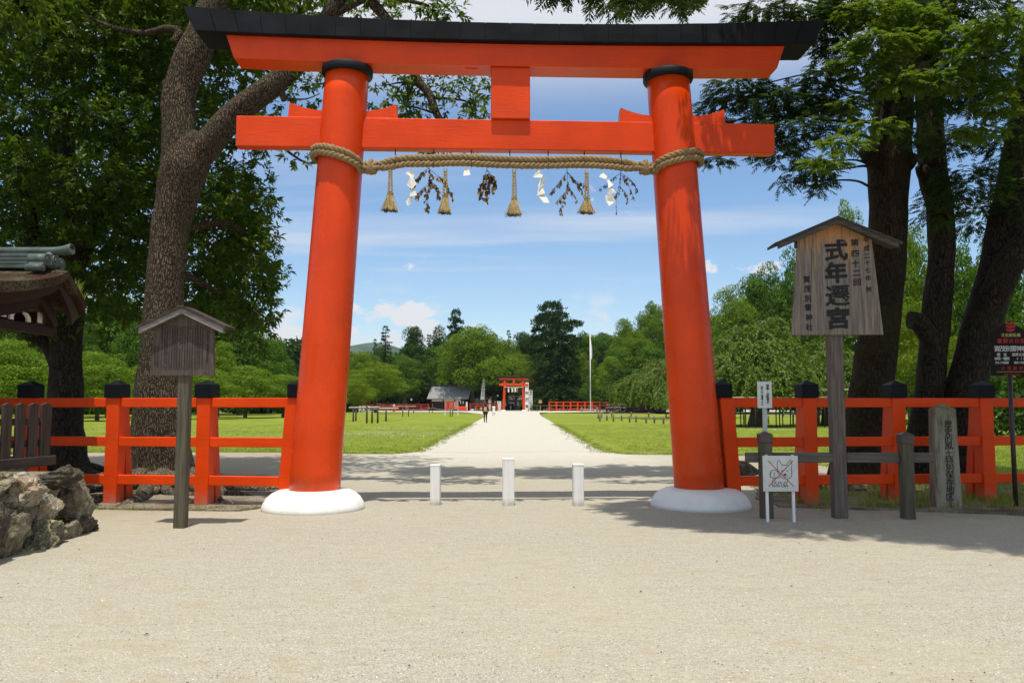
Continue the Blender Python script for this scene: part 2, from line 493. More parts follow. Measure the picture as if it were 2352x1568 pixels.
def bark(name, light, dark, sc=(7, 7, 2.2), moss=None, bumpd=.03, mossamt=.6, edge=.16):
    t = NT(name)
    wob = t.noise(3, 3, .5, None, out='Color')
    vv = t.node('ShaderNodeVectorMath', operation='ADD'); t.l.new(t.mapping(sc), vv.inputs[0])
    ws = t.node('ShaderNodeVectorMath', operation='SCALE'); t.l.new(wob, ws.inputs[0]); ws.inputs['Scale'].default_value = 1.6
    t.l.new(ws.outputs[0], vv.inputs[1])
    e = t.voro(2.2, vv.outputs[0], 'DISTANCE_TO_EDGE')
    f = t.noise(22, 5, .65, t.mapping((1, 1, .45)))
    plate = t.rng(e, .02, edge)
    big = t.noise(1.1, 4, .6)
    lc = t.mix(t.rng(f, .3, .7), tuple(x * .62 for x in light), light)
    lc = t.mix(t.rng(big, .35, .65), tuple(x * .6 for x in light), lc)
    c = t.mix(t.math('MULTIPLY', plate, t.rng(f, .25, .55, .55, 1)), dark, lc)
    if moss:
        m = t.math('MULTIPLY', t.rng(t.noise(1.7, 5, .65), .44, .62), mossamt)
        c = t.mix(m, c, moss)
    h = t.math('ADD', plate, t.math('MULTIPLY', f, .5))
    return t.set(c, .9, t.bump(h, .9, bumpd), .15)
M['bark_plate'] = bark('plated_bark', (.215, .158, .105), (.030, .019, .012), (14, 14, 3.6), (.06, .075, .03), .02, .3, .22)
M['bark_dark'] = bark('dark_bark', (.066, .048, .036), (.014, .010, .007), (9, 9, 2), (.034, .034, .010), mossamt=.35)
M['bark_moss'] = bark('mossy_bark', (.058, .043, .025), (.019, .014, .007), (9, 9, 2.4), (.044, .040, .009), mossamt=.55)
M['bark_far'] = simple('distant_bark', (.085, .070, .055), .9, .3, 3)
M['root'] = bark('root_bark', (.26, .215, .16), (.05, .040, .028), (9, 9, 9), (.06, .07, .03), .02, .3)

def leaf(name, c_dark, c_mid, c_light, trans=.35, rough=.42, light_share=.75, clump=.8, spec=.45, dead=None):
    t = NT(name)
    ge = t.node('ShaderNodeNewGeometry')
    r = ge.outputs['Random Per Island']
    col = t.ramp(r, [(0, c_dark), (light_share * .6, c_mid), (1, c_light)])
    n = t.noise(clump, 3, .5)
    col = t.mix(t.rng(n, .35, .65, 0, .6), col, t.mix(.5, col, c_light))
    if dead: col = t.mix(t.rng(r, .965, .97), col, dead)
    t.set(col, rough, None, spec)
    tr = t.node('ShaderNodeBsdfTranslucent')
    tcol = t.mix(.55, col, tuple(min(1, x * y) for x, y in zip(c_light, (1.5, 1.6, .8))))
    t.l.new(tcol, tr.inputs['Color'])
    mx = t.node('ShaderNodeMixShader', {0: trans})
    t.l.new(t.b.outputs[0], mx.inputs[1]); t.l.new(tr.outputs[0], mx.inputs[2])
    t.l.new(mx.outputs[0], t.out.inputs[0])
    return t.mat
M['leaf_ever'] = leaf('evergreen_leaf', (.014, .036, .004), (.036, .080, .006), (.120, .185, .012), .36, .45, spec=.22, light_share=.9)
M['leaf_fir'] = leaf('fir_needle', (.012, .030, .006), (.024, .056, .009), (.060, .105, .014), .2, .6, spec=.15)
M['leaf_fir_new'] = leaf('young_fir_needle', (.050, .095, .008), (.092, .158, .012), (.17, .25, .022), .38, .6, spec=.2)
M['leaf_camphor'] = leaf('camphor_leaf', (.046, .100, .006), (.092, .170, .009), (.160, .245, .014), .25, .65, clump=.25, spec=.1)
M['leaf_dark'] = leaf('dark_forest_leaf', (.013, .034, .005), (.025, .060, .007), (.048, .098, .010), .2, .65, clump=.2, spec=.1)
M['leaf_conifer'] = leaf('conifer_leaf', (.009, .026, .006), (.020, .050, .009), (.044, .088, .013), .15, .65, clump=.2, spec=.1)
M['leaf_mid'] = leaf('forest_leaf', (.026, .068, .006), (.052, .120, .008), (.098, .185, .012), .25, .65, clump=.25, spec=.1)
M['leaf_bright'] = leaf('fresh_leaf', (.062, .125, .006), (.110, .195, .010), (.175, .26, .018), .35, .6, clump=.3, spec=.12)
M['leaf_maple'] = leaf('maple_leaf', (.062, .125, .007), (.115, .195, .010), (.195, .26, .018), .35, .6, clump=.3, spec=.12, dead=(.22, .09, .02))
M['leaf_weep'] = leaf('weeping_cherry_leaf', (.056, .105, .014), (.100, .165, .022), (.165, .235, .040), .3, .6, clump=.4, spec=.12)
def f_grass_blade():
    return leaf('grass_blade', (.12, .17, .024), (.19, .25, .032), (.28, .32, .055), .5, .5, clump=.5, dead=(.34, .30, .13))
M['blade'] = f_grass_blade()
def f_lawn():
    t = NT('lawn_turf')
    n = t.noise(.18, 5, .6); n2 = t.noise(2.2, 6, .65); n3 = t.noise(30, 4, .7)
    c = t.mix(t.rng(n, .3, .7), (.145, .200, .018), (.205, .255, .026))
    c = t.mix(t.rng(n2, .40, .75, 0, .7), c, (.27, .27, .045))
    c = t.mix(t.rng(n3, .5, .75, 0, .5), c, (.085, .135, .012))
    c = t.mix(t.rng(t.noise(.05, 3), .55, .75, 0, .5), c, (.24, .22, .05))
    c = t.mix(t.math('MULTIPLY', t.rng(t.noise(.55, 5, .65, t.mapping((1, .6, 1), (9, 2, 0))), .58, .68), .7), c, (.30, .28, .10))
    c = t.mix(t.math('MULTIPLY', t.rng(t.noise(.4, 5, .65, t.mapping((1, .5, 1), (1, 7, 0))), .56, .7), .6), c, (.10, .165, .016))
    return t.set(c, .9, t.bump(t.math('ADD', n3, n2), .8, .06), .1)
M['lawn'] = f_lawn()
def gravel_nodes(name, base, white=False):
    t = NT(name)
    pos = t.co.outputs['Object']
    v1 = t.voro(82, pos, 'F1', 'Color'); d1 = t.voro(82, pos, 'F1', 'Distance')
    s1 = t.node('ShaderNodeSeparateColor'); t.l.new(v1, s1.inputs[0])
    v2 = t.voro(190, pos, 'F1', 'Color'); s2 = t.node('ShaderNodeSeparateColor'); t.l.new(v2, s2.inputs[0])
    big = t.noise(.55, 5, .6); mid = t.noise(2.6, 5, .62)
    col = t.ramp(s1.outputs[0], [(0, tuple(x * .36 for x in base)), (.12, tuple(x * .84 for x in base)), (.6, base), (1, tuple(min(.85, x * 1.28) for x in base))])
    col = t.mix(.35, col, t.ramp(s2.outputs[1], [(0, tuple(x * .45 for x in base)), (.25, tuple(x * .9 for x in base)), (1, tuple(min(.85, x * 1.3) for x in base))]))
    gap = t.rng(d1, .35, .62)
    col = t.mix(t.math('MULTIPLY', gap, .45), col, tuple(x * .40 for x in base))
    strk = t.noise(1.5, 5, .62, t.mapping((1.0, 2.6, 1), (5, 1, 0), (0, 0, .35)))
    worn = t.math('MAXIMUM', t.math('MULTIPLY', t.rng(mid, .54, .66), t.rng(big, .42, .58)), t.math('MULTIPLY', t.rng(strk, .55, .70), .8))
    col = t.mix(t.math('MULTIPLY', worn, .0 if white else .75), col, tuple(a * b for a, b in zip(base, (.78, .71, .58))))
    foot = t.noise(5.5, 4, .6, t.mapping((1, 1.5, 1), (2, 9, 4)))
    col = t.mix(t.rng(foot, .55, .68, 0, .0 if white else .35), col, tuple(a * b for a, b in zip(base, (.72, .67, .58))))
    col = t.mix(t.rng(t.noise(.22, 4, .6), .4, .65, 0, .0 if white else .4), col, tuple(a * b for a, b in zip(base, (.90, .88, .78))))
    col = t.mix(t.rng(big, .35, .7, 0, .25), col, tuple(a * b for a, b in zip(base, (.86, .83, .76))))
    if not white:
        z = t.node('ShaderNodeSeparateXYZ'); t.l.new(pos, z.inputs[0])
        ax = t.math('ABSOLUTE', z.outputs[0])
        wy = t.rng(t.math('ADD', z.outputs[1], t.math('MULTIPLY', t.math('SUBTRACT', mid, .5), 9.0)), 17, 26)
        wx = t.rng(t.math('ADD', ax, t.math('MULTIPLY', t.math('SUBTRACT', big, .5), 5.0)), 2.4, 6.5, 1, 0)
        col = t.mix(t.math('MULTIPLY', t.math('MULTIPLY', wy, wx), .9), col, t.mix(.5, col, (.60, .575, .51)))
        soil = t.math('MULTIPLY', t.rng(ax, 3.6, 6.5), t.rng(t.math('ADD', z.outputs[1], t.math('MULTIPLY', t.math('SUBTRACT', mid, .5), 4.0)), 10.6, 13.0))
        col = t.mix(t.math('MULTIPLY', soil, .55), col, tuple(a * b for a, b in zip(base, (.62, .55, .45))))
    nm = t.bump(t.noise(3.2, 6, .6, t.mapping((1, 1.6, 1))), .85, .07)
    nm = t.bump(t.math('SUBTRACT', 1.0, d1), .7, .006, nm)
    t.set(col, .9, nm, .2)
    return t
t = gravel_nodes('court_gravel', (.437, .408, .335)); M['gravel'] = t.mat
t = gravel_nodes('path_gravel', (.55, .525, .455), True); M['path'] = t.mat
def f_soil():
    t = NT('dark_soil')
    n = t.noise(1.2, 6, .65); f = t.noise(22, 5, .7)
    c = t.mix(t.rng(n, .35, .65), (.085, .066, .045), (.17, .135, .095))
    c = t.mix(t.rng(t.noise(3, 5, .6), .55, .7, 0, .8), c, (.06, .075, .02))
    c = t.mix(t.rng(f, .55, .75, 0, .6), c, (.05, .04, .028))
    g_ = t.noise(.9, 6, .7, t.mapping((1, 1, 1), (7, 3, 1)))
    c = t.mix(t.rng(g_, .42, .62, .75, 0), c, t.mix(t.rng(f, .35, .6), (.20, .175, .13), (.36, .32, .25)))
    return t.set(c, .95, t.bump(t.math('ADD', n, f), .9, .03), .1)
M['soil'] = f_soil()
M['forest_soil'] = simple('forest_soil', (.060, .052, .034), .95, .3, 1.5)
def rock_mat(name, a, b, c3=None, amt=.5, lich=None):
    t = NT(name)
    n = t.noise(3.0, 7, .68); n2 = t.noise(9, 7, .7); f = t.noise(38, 5, .7)
    c = t.mix(t.rng(n2, .35, .66), a, b)
    if c3: c = t.mix(t.math('MULTIPLY', t.rng(n, .5, .62), amt), c, c3)
    c = t.mix(t.rng(f, .55, .68, 0, .75), c, tuple(x * .25 for x in a))
    if lich: c = t.mix(t.rng(t.noise(5.5, 6, .6, t.mapping((1, 1, 1), (4, 2, 9))), .52, .58), c, lich)
    w = t.voro(7, t.mapping((1, 1, 1.4)), 'DISTANCE_TO_EDGE')
    h = t.math('ADD', t.math('MULTIPLY', n2, 1.2), t.math('ADD', f, t.rng(w, .0, .12, -.5, 0)))
    return t.set(c, .85, t.bump(h, 1.0, .05), .25)
M['rock_pale'] = rock_mat('pale_rock', (.32, .27, .19), (.66, .60, .46), (.46, .28, .15), .6)
M['rock_dark'] = rock_mat('dark_rock', (.06, .05, .036), (.20, .17, .12), (.10, .09, .045), .5)
M['rock_lichen'] = rock_mat('lichen_rock', (.12, .11, .075), (.32, .29, .20), None, .5, (.55, .55, .24))
M['rock_grey'] = rock_mat('grey_rock', (.15, .13, .09), (.50, .44, .31), (.22, .185, .08), .6)
def f_pillar_stone():
    t = NT('granite_marker')
    n = t.noise(2, 5, .6); f = t.noise(150, 3, .7); v = t.noise(3, 5, .6, t.mapping((7, 7, .8)))
    c = t.mix(t.rng(f, .3, .7), (.22, .195, .145), (.38, .345, .265))
    c = t.mix(t.rng(v, .42, .7, 0, .75), c, (.085, .072, .032))
    z = t.node('ShaderNodeSeparateXYZ'); t.l.new(t.co.outputs['Object'], z.inputs[0])
    top = t.math('MULTIPLY', t.rng(z.outputs[2], 1.05, 1.6), t.rng(n, .3, .6))
    c = t.mix(t.math('MULTIPLY', top, .7), c, (.09, .085, .025))
    return t.set(c, .85, t.bump(f, .3, .003), .2)
M['granite'] = f_pillar_stone()
def f_bark_roof():
    t = NT('cypress_bark_roofing')
    v = t.mapping((5, 14, 14))
    n = t.noise(4, 6, .7, v); m = t.noise(1.4, 5, .6)
    c = t.mix(t.rng(n, .35, .65), (.022, .011, .007), (.125, .075, .046))
    c = t.mix(t.math('MULTIPLY', t.rng(m, .45, .62), t.rng(n, .4, .6)), c, (.20, .19, .115))
    return t.set(c, .95, t.bump(n, 1.0, .06), .1)
M['bark_roof'] = f_bark_roof()
M['verdigris'] = simple('green_copper', (.062, .085, .072), .55, .4, 4, .5, .2, 12)
M['slate'] = wood('grey_roof_tile', (.17, .18, .185), (.26, .27, .275), grain=(14, .6, 1), rough=.45, bump=.5)
M['dark_roof'] = simple('dark_roof', (.035, .036, .040), .6, .2)
M['brown_roof'] = simple('brown_thatch', (.075, .050, .040), .9, .2)
M['timber_wall'] = simple('tan_board', (.36, .26, .16), .7, .12)
def f_mountain():
    t = NT('wooded_mountain')
    n = t.noise(.012, 6, .65)
    return t.set(t.mix(t.rng(n, .3, .7), (.025, .055, .030), (.055, .095, .045)), .95, t.bump(n, 1, 20), .05)
M['mountain'] = f_mountain()
# ------------------------------------------------------------------ ground
def grid_sheet(name, x0, x1, y0, y1, nx, ny, z, mat, amp=0.0, f=.8):
    xs = np.linspace(x0, x1, nx); ys = np.linspace(y0, y1, ny)
    V = np.zeros((ny, nx, 3)); V[..., 0] = xs[None]; V[..., 1] = ys[:, None]; V[..., 2] = z
    if amp:
        for j in range(ny):
            for i in range(nx):
                am = amp * max(0, min(1, (22 - ys[j]) / 6))
                V[j, i, 2] += am * mnoise.noise((xs[i] * f, ys[j] * f, 3.3)) + am * .5 * mnoise.noise((xs[i] * f * 3.1, ys[j] * f * 3.1, 9.3))
    idx = np.arange(nx * ny).reshape(ny, nx)
    Q = np.stack([idx[:-1, :-1], idx[:-1, 1:], idx[1:, 1:], idx[1:, :-1]], -1).reshape(-1, 4)
    return link_mesh(name, np_mesh(name, V.reshape(-1, 3), Q, mat, True))
g = grid_sheet('ground', -4000, 4000, -60, 6000, 9, 9, -.06, M['forest_soil']); tag(g, kind='structure')
g = grid_sheet('gravel_court', -16, 16, -6, 34, 150, 180, 0.0, M['gravel'], .012, .9); tag(g, kind='structure')

def ragged_poly(pts, step, amp, seed):
    out = []
    rr = random.Random(seed)
    for i, p in enumerate(pts):
        q = pts[(i + 1) % len(pts)]
        d = (Vector(q) - Vector(p)); L = d.length
        n = max(1, min(140, int(L / step)))
        nrm = Vector((-d.y, d.x)).normalized()
        for k in range(n):
            a = Vector(p) + d * (k / n)
            o = (mnoise.noise((a.x * .9, a.y * .9, seed)) + .6 * mnoise.noise((a.x * 3.2, a.y * 3.2, seed))) * amp if (i or k) else 0
            out.append(a + nrm * o)
    return out
def poly_sheet(name, pts, z, mat, step=.35, amp=.12, seed=1):
    import bmesh
    P = ragged_poly(pts, step, amp, seed)
    bm = bmesh.new()
    vs = [bm.verts.new((p.x, p.y, z)) for p in P]
    f = bm.faces.new(vs)
    if f.normal.z < 0: f.normal_flip()
    bmesh.ops.triangulate(bm, faces=[f])
    bmesh.ops.recalc_face_normals(bm, faces=bm.faces)
    if bm.faces[:][0].normal.z < 0: bmesh.ops.reverse_faces(bm, faces=bm.faces[:])
    be = [e for e in bm.edges if len(e.link_faces) == 1]
    r_ = bmesh.ops.extrude_edge_only(bm, edges=be)
    for v in r_['geom']:
        if isinstance(v, bmesh.types.BMVert): v.co.z -= .07
    me = bpy.data.meshes.new(name); bm.to_mesh(me); bm.free()
    me.materials.append(mat)
    o = link_mesh(name, me); tag(o, kind='structure'); return o
LN = 26.6
poly_sheet('path', [(-3.5, 27.2), (-1, 26.6), (1.2, 27.4), (3.5, 27), (3.5, 60), (3.7, 100), (4.6, 135), (16, 146), (60, 152), (60, 196), (-30, 196), (-30, 150), (-9, 146), (-4.3, 118), (-3.6, 60)], .005, M['path'], 2.0, .05, 3)
LAWN_L = [(-3.15, LN + .6), (-3.15, 60), (-3.3, 98), (-4.5, 116), (-9.5, 131), (-20, 138), (-60, 140), (-150, 130), (-150, 40), (-34, LN + 1.2), (-14, LN + .2), (-8.2, LN + .3), (-5.4, LN - .5), (-3.9, LN - .6)]
LAWN_R = [(3.05, LN + .5), (3.7, LN - .6), (5.2, LN - .9), (6.4, LN - .4), (7.4, LN - 1.4), (8.5, 19.5), (9.5, 16.4), (16, 15.2), (40, 14.8), (150, 30), (150, 112), (40, 112), (22, 118), (10.5, 128), (6.0, 130), (4.0, 116), (3.35, 60)]
poly_sheet('lawn', LAWN_L, .018, M['lawn'], .3, .20, 5)
poly_sheet('lawn', LAWN_R, .018, M['lawn'], .3, .20, 8)
poly_sheet('tree_bed', [(-12.5, 12.5), (-9, 12.35), (-6.2, 12.55), (-4.2, 12.35), (-3.7, 13.2), (-4.4, 15.5), (-5.5, 18.2), (-9, 19.4), (-13, 19)], .026, M['soil'], .3, .16, 12)
poly_sheet('tree_bed', [(4.2, 12.75), (6.3, 12.3), (8, 11.75), (11, 11.6), (15.8, 11.5), (15.8, 16), (9, 17), (6.5, 19.5), (5.3, 17.5), (4.4, 14.6)], .026, M['soil'], .3, .16, 14)

# ------------------------------------------------------------------ the great torii
TC = Vector((-.048, 12.8, 0)); TA = R(2.52)
TU = Vector((math.cos(TA), math.sin(TA), 0)); TW = Vector((-math.sin(TA), math.cos(TA), 0))
def tl(px, py, w):
    """photo pixel -> (u, w, z) in the torii's own frame, on its plane w"""
    d = ray(px, py); o = Vector((0, 0, CAM_H))
    t = (w - (o - TC).dot(TW)) / d.dot(TW)
    p = o + d * t - TC
    return Vector((p.dot(TU), w, p.z))
def beam_profile(L, zf, wf, n=28, hole=None):
    pass
def kasagi_z(u, base, rise): return base + rise * (abs(u) / 5.1) ** 2.2
def make_torii(detail, mats):
    red, redp, blk, wht = mats
    root = thing('torii_gate', '', 'torii gate')
    for s in (-1, 1):
        b = MB(); N = 14
        pts = [Vector((s * (3.07 + (2.65 - 3.07) * k / N), 0, .10 + (7.10 - .10) * k / N)) for k in range(N + 1)]
        b.tube(pts, [.397 - .047 * k / N for k in range(N + 1)], 40 if detail else 14)
        pl = b.build('pillar', redp, root)
        c = MB(); c.lathe([(.352, 6.97), (.40, 6.975), (.412, 7.0), (.412, 7.085), (.40, 7.105), (.352, 7.108)], 40 if detail else 14, (s * 2.652, 0, 0))
        c.build('collar', blk, root)
        f = MB()
        f.lathe([(.80, -.06), (.795, .03), (.77, .10), (.72, .18), (.64, .245), (.55, .285), (.46, .298), (.40, .30)], 48 if detail else 16, (s * 3.07, 0, 0))
        f.build('base_stone', wht, root)
    # lower crown beam (red), ends cut on the slant and a little deeper than the middle
    b = MB(); rows = []
    n = 24
    for k in range(n + 1):
        u = -1 + 2 * k / n
        zb = 7.117 - .0 + .05 * abs(u) ** 3; zt = 7.476 + .075 * abs(u) ** 2.2
        ub, ut = 4.43 * u, 4.56 * u
        w = .21
        rows.append([(ub, -w, zb), (ut, -w - .015, zt), (ut, w + .015, zt), (ub, w, zb), (ub, -w, zb)])
    b.sheet(rows, smooth=False)
    b.add(rows[0][:4], [(0, 1, 2, 3)]); b.add(rows[-1][:4], [(3, 2, 1, 0)])
    b.build('crown_beam', red, root, fix=True)
    # black copper-clad ridge beam: core plus one sheet panel after another along both flanks
    def sec(u):
        k = u / 5.2
        zb = 7.476 + .012 + .06 * abs(k) ** 2.2; zt = 7.755 + .17 * abs(k) ** 2.1
        ub = u - math.copysign(.18, u) * abs(u / 5.2) ** 5
        return [(ub, -.33, zb), (u, -.36, zt), (u, 0, zt + .10), (u, .36, zt), (ub, .33, zb)]
    b = MB(); n = 40
    rows = []
    for k in range(n + 1):
        p = sec(-5.195 + 10.39 * k / n); p = p + [p[0]]
        rows.append(p)
    b.sheet(rows, smooth=False)
    b.add(rows[0][:5], [(0, 1, 2, 3, 4)]); b.add(rows[-1][:5], [(4, 3, 2, 1, 0)])
    b.build('ridge_beam', blk, root, fix=True)
    if detail:
        NP = 26
        for k in range(NP):
            u0, u1 = -5.2 + 10.4 * k / NP + .005, -5.2 + 10.4 * (k + 1) / NP - .005
            p = MB(); bul = rnd.uniform(-.003, .004); rr = []
            for q in range(4):
                u = u0 + (u1 - u0) * q / 3; s_ = sec(u)
                o = .012 + (bul if q in (1, 2) else 0)
                rr.append([(s_[0][0], s_[0][1] - .004, s_[0][2] + .004), (s_[0][0], s_[0][1] - o, s_[0][2] + .006), ((s_[0][0] + s_[1][0]) / 2, (s_[0][1] + s_[1][1]) / 2 - o - bul, (s_[0][2] + s_[1][2]) / 2), (s_[1][0], s_[1][1] - o, s_[1][2] + .008), (s_[1][0], s_[1][1] + .03, s_[1][2] + .022)])
            p.sheet(rr, smooth=False)
            for e in (0, 3): p.add([rr[e][0], rr[e][1], rr[e][3], rr[e][4]], [(0, 1, 2, 3)])
            p.build('copper_panel', blk, root, fix=True)
    # tie beam, wedges, centre strut
    b = MB(); b.box((0, 0, 6.01), (8.8, .205, .50), bev=.012); b.build('tie_beam', red, root)
    b = MB(); b.box((.02, 0, 6.687), (.635, .34, .855), bev=.01); b.build('centre_strut', red, root)
    for s in (-1, 1):
        for d in (-1, 1):
            uc = s * 2.70
            x0 = uc + d * .30; x1 = uc + d * .86
            poly = []
            for k in range(7):
                q = k / 6
                poly.append((x0 + (x1 - x0) * q, -.09, 6.262 + .11 + .125 * q ** 2))
            poly += [(x1 + d * .02, -.09, 6.262), (x0, -.09, 6.262)]
            if d < 0: poly = poly[::-1]
            w = MB(); w.prism(poly, (0, .18, 0)); w.build('wedge', red, root, fix=True)
    return root
torii = make_torii(True, (M['red'], M['red_pillar'], M['black'], M['white_stone']))
torii.location = TC; torii.rotation_euler = (0, 0, TA)
tag(torii, 'big vermilion gate with black ridge and white base stones spanning the foreground')
for u, w in ((-1.02, -.0), (3.55, -.05)):
    pass
kb = MB(); kb.box((-.62, -.06, 7.112), (.20, .05, .012)); kb.build('iron_plate', M['red'], torii)

def to_world(p): return TC + TU * p[0] + TW * p[1] + Vector((0, 0, p[2]))

# iron hooks under the tie beam
HOOKX = (908, 996, 1083, 1171, 1259, 1342, 1426)
for hx in HOOKX:
    p = tl(hx, 350, -.03)
    b = MB(); b.tube([(p.x, p.y, 5.77), (p.x, p.y, 5.70), (p.x + .004, p.y - .01, 5.668), (p.x + .012, p.y - .02, 5.66)], [.009, .009, .008, .005], 6)
    b.build('hook', M['wire'], torii)

# ------------------------------------------------------------------ straw rope (two plaits of three strands)
rope = thing('straw_rope', 'thick plaited straw rope tied between the two red pillars', 'straw rope', TC, TA)
def spline(pts, n):
    pts = [Vector(p) for p in pts]; out = []
    for i in range(len(pts) - 1):
        p0, p1, p2, p3 = pts[max(i - 1, 0)], pts[i], pts[i + 1], pts[min(i + 2, len(pts) - 1)]
        for k in range(n):
            t = k / n
            out.append(.5 * ((2 * p1) + (p2 - p0) * t + (2 * p0 - 5 * p1 + 4 * p2 - p3) * t * t + (3 * p1 - p0 - 3 * p2 + p3) * t ** 3))
    out.append(pts[-1]); return out
def resample(pts, step):
    L = [0]
    for a, b in zip(pts, pts[1:]): L.append(L[-1] + (b - a).length)
    n = max(2, int(L[-1] / step)); out = []; j = 0
    for k in range(n + 1):
        s_ = L[-1] * k / n
        while j < len(L) - 2 and L[j + 1] < s_: j += 1
        t = (s_ - L[j]) / max(1e-9, L[j + 1] - L[j]); out.append(pts[j].lerp(pts[j + 1], t))
    return out
def strands(center, R0, r, pitch, hand, name, n=3, step=.02, phase=0.0):
    C_ = resample(center, step)
    for q in range(n):
        pts = []
        for i, p in enumerate(C_):
            t = (C_[min(i + 1, len(C_) - 1)] - C_[max(0, i - 1)]).normalized()
            a = t.cross(Vector((0, 0, 1))).normalized(); c = t.cross(a)
            th = hand * 2 * math.pi * (i * step / pitch) + 2 * math.pi * q / n + phase
            pts.append(p + (a * math.cos(th) + c * math.sin(th)) * R0)
        b = MB(); b.tube(pts, [r * (1 + .09 * math.sin(i * .9 + q)) for i in range(len(pts))], 7, jit=.12, seed=q)
        b.build(name, M['rope'], rope)
KL, KR = tl(853, 383, -.30), tl(1481, 384, -.30)
def wrap(s, knot, dz):
    pu = s * 2.745; out = []
    z0 = knot.z; z1 = 5.66
    for k in range(15):
        q = k / 14
        ang = R(-25) - R(205) * q          # from the inner front round the outer side to the back
        ang = ang if s < 0 else math.pi - ang
        out.append(Vector((pu + .425 * math.cos(ang), .425 * math.sin(ang), z0 + (z1 - z0) * min(1, q * 1.9) ** .7 + dz)))
    return out
mid = []
for px, py in ((880, 380), (930, 370.5), (990, 369.5), (1060, 367.5), (1130, 371), (1200, 373.5), (1270, 373.5), (1340, 372), (1400, 375), (1450, 381)):
    mid.append(tl(px, py, -.26))
full = wrap(-1, KL, 0)[::-1] + [KL] + mid + [KR] + wrap(1, KR, 0)
path_ = spline(full, 5)
up_, lo_ = [], []
for p in path_:
    k = min(1, max(0, (min((p - KL).length, (p - KR).length) - .05) / .25)); k = k * k * (3 - 2 * k)
    up_.append(p + Vector((0, 0, .016 + .034 * k))); lo_.append(p - Vector((0, 0, .016 + .034 * k)))
strands(up_, .026, .031, .24, 1, 'strand')
strands(lo_, .026, .031, .24, -1, 'strand', phase=.5)
for K, s in ((KL, -1), (KR, 1)):
    b = MB()
    for q in range(5):
        an = R(20 + q * 34); ax = Vector((math.cos(an), .2 * math.sin(q * 2.1), math.sin(an)))
        pr = ax.cross(Vector((0, 1, 0))).normalized()
        pts = [K + Vector((0, -.03, -.01)) + (ax * math.cos(t_ * math.pi / 5) * .10 + Vector((0, -1, 0)) * math.sin(t_ * math.pi / 5) * .085 + pr * (q - 2) * .028) for t_ in range(-1, 7)]
        b.tube(pts, .034, 8, jit=.15, seed=q)
    b.build('knot', M['rope'], rope)
# loose fibres standing off the rope
b = MB()
for k in range(420):
    p = rnd.choice(path_) + Vector((rnd.uniform(-.05, .05), -.05, rnd.uniform(-.07, .085)))
    d = Vector((rnd.uniform(-1, 1), rnd.uniform(-.6, .1), rnd.uniform(-.6, 1))).normalized() * rnd.uniform(.03, .09)
    s_ = d.cross(Vector((0, 1, 0))).normalized() * .0012
    b.add([p - s_, p + s_, p + d + Vector((0, 0, -.01))], [(0, 1, 2)])
tag(b.build('loose_fibre', M['straw'], rope), kind='stuff')
for hx in HOOKX[::1]:
    p = tl(hx, 372, -.26)
    b = MB(); b.tube([(p.x, -.045, 5.665), (p.x, -.2, p.z + .105), (p.x, -.318, p.z + .06), (p.x, -.325, p.z - .06), (p.x, -.26, p.z - .10)], .0035, 4)
    b.build('tie_wire', M['wire'], rope)

# ------------------------------------------------------------------ hanging tassels, paper streamers, dried branches
def tassel(px, ytop, ymid, ybot, half, label, double=True):
    a = tl(px, ytop, -.27); m_ = tl(px, ymid, -.27); e = tl(px, ybot, -.27)
    base = to_world(a)
    o = thing('straw_tassel', label, 'tassel', base, TA, 'straw tassels hanging from the rope')
    zl = m_.z - a.z; ze = e.z - a.z; hw = half * 12.6 / FPX
    b = MB()
    for s in (-1, 1):
        n = 9
        for k in range(n):
            z0 = zl * k / n; z1 = zl * (k + 1.5) / n
            off = .006 + .014 * (k / n)
            b.tube([(s * (off + .018), -.006, z0), (s * (off + .012), -.016, (z0 + z1) / 2), (s * off * .4, -.004, z1)], [.008, .0135, .007], 6)
    b.build('plait', M['straw'], o)
    rr = random.Random(px); n = 260
    for kind_, mat, zs, ze_, nm in ((0, M['straw'], 0, 1, 'brush'), (1, M['straw_dark'], .93, 1.03, 'brush_tip')):
        b = MB(); rr = random.Random(px)
        for k in range(n):
            s = rr.choice((-1, 1)) if double else 0
            x0 = s * .022 + rr.gauss(0, .008); sp_ = rr.gauss(0, .42) ; x1 = s * hw * .40 + sp_ * hw * .62; y1 = rr.gauss(0, .035)
            L = (ze - zl) * rr.uniform(.88, 1.03)
            f = lambda q: Vector((x0 + (x1 - x0) * q ** 1.2, y1 * q, zl + .03 + L * q))
            q0, q1 = (0, .96) if kind_ == 0 else (.93, 1.0)
            w = .0034
            ps = [f(q0 + (q1 - q0) * j / 3) for j in range(4)]
            b.add([v for p in ps for v in (p - Vector((w, 0, 0)), p + Vector((w, .002, 0)))], [(2 * j, 2 * j + 1, 2 * j + 3, 2 * j + 2) for j in range(3)])
        tag(b.build(nm, mat, o), kind='stuff')
tassel(897, 388, 444, 491, 21, 'leftmost straw tassel with long split plait, hanging near the left red pillar')
tassel(1023, 388, 449, 496, 16, 'narrow straw tassel hanging in front of the first dried branch from the left')
tassel(1181, 390, 456, 501, 19, 'straw tassel hanging alone at the middle of the rope, lowest of the tassels')
tassel(1347, 392, 457, 496, 22, 'straw tassel hanging over the third dried branch, nearest the right pillar')

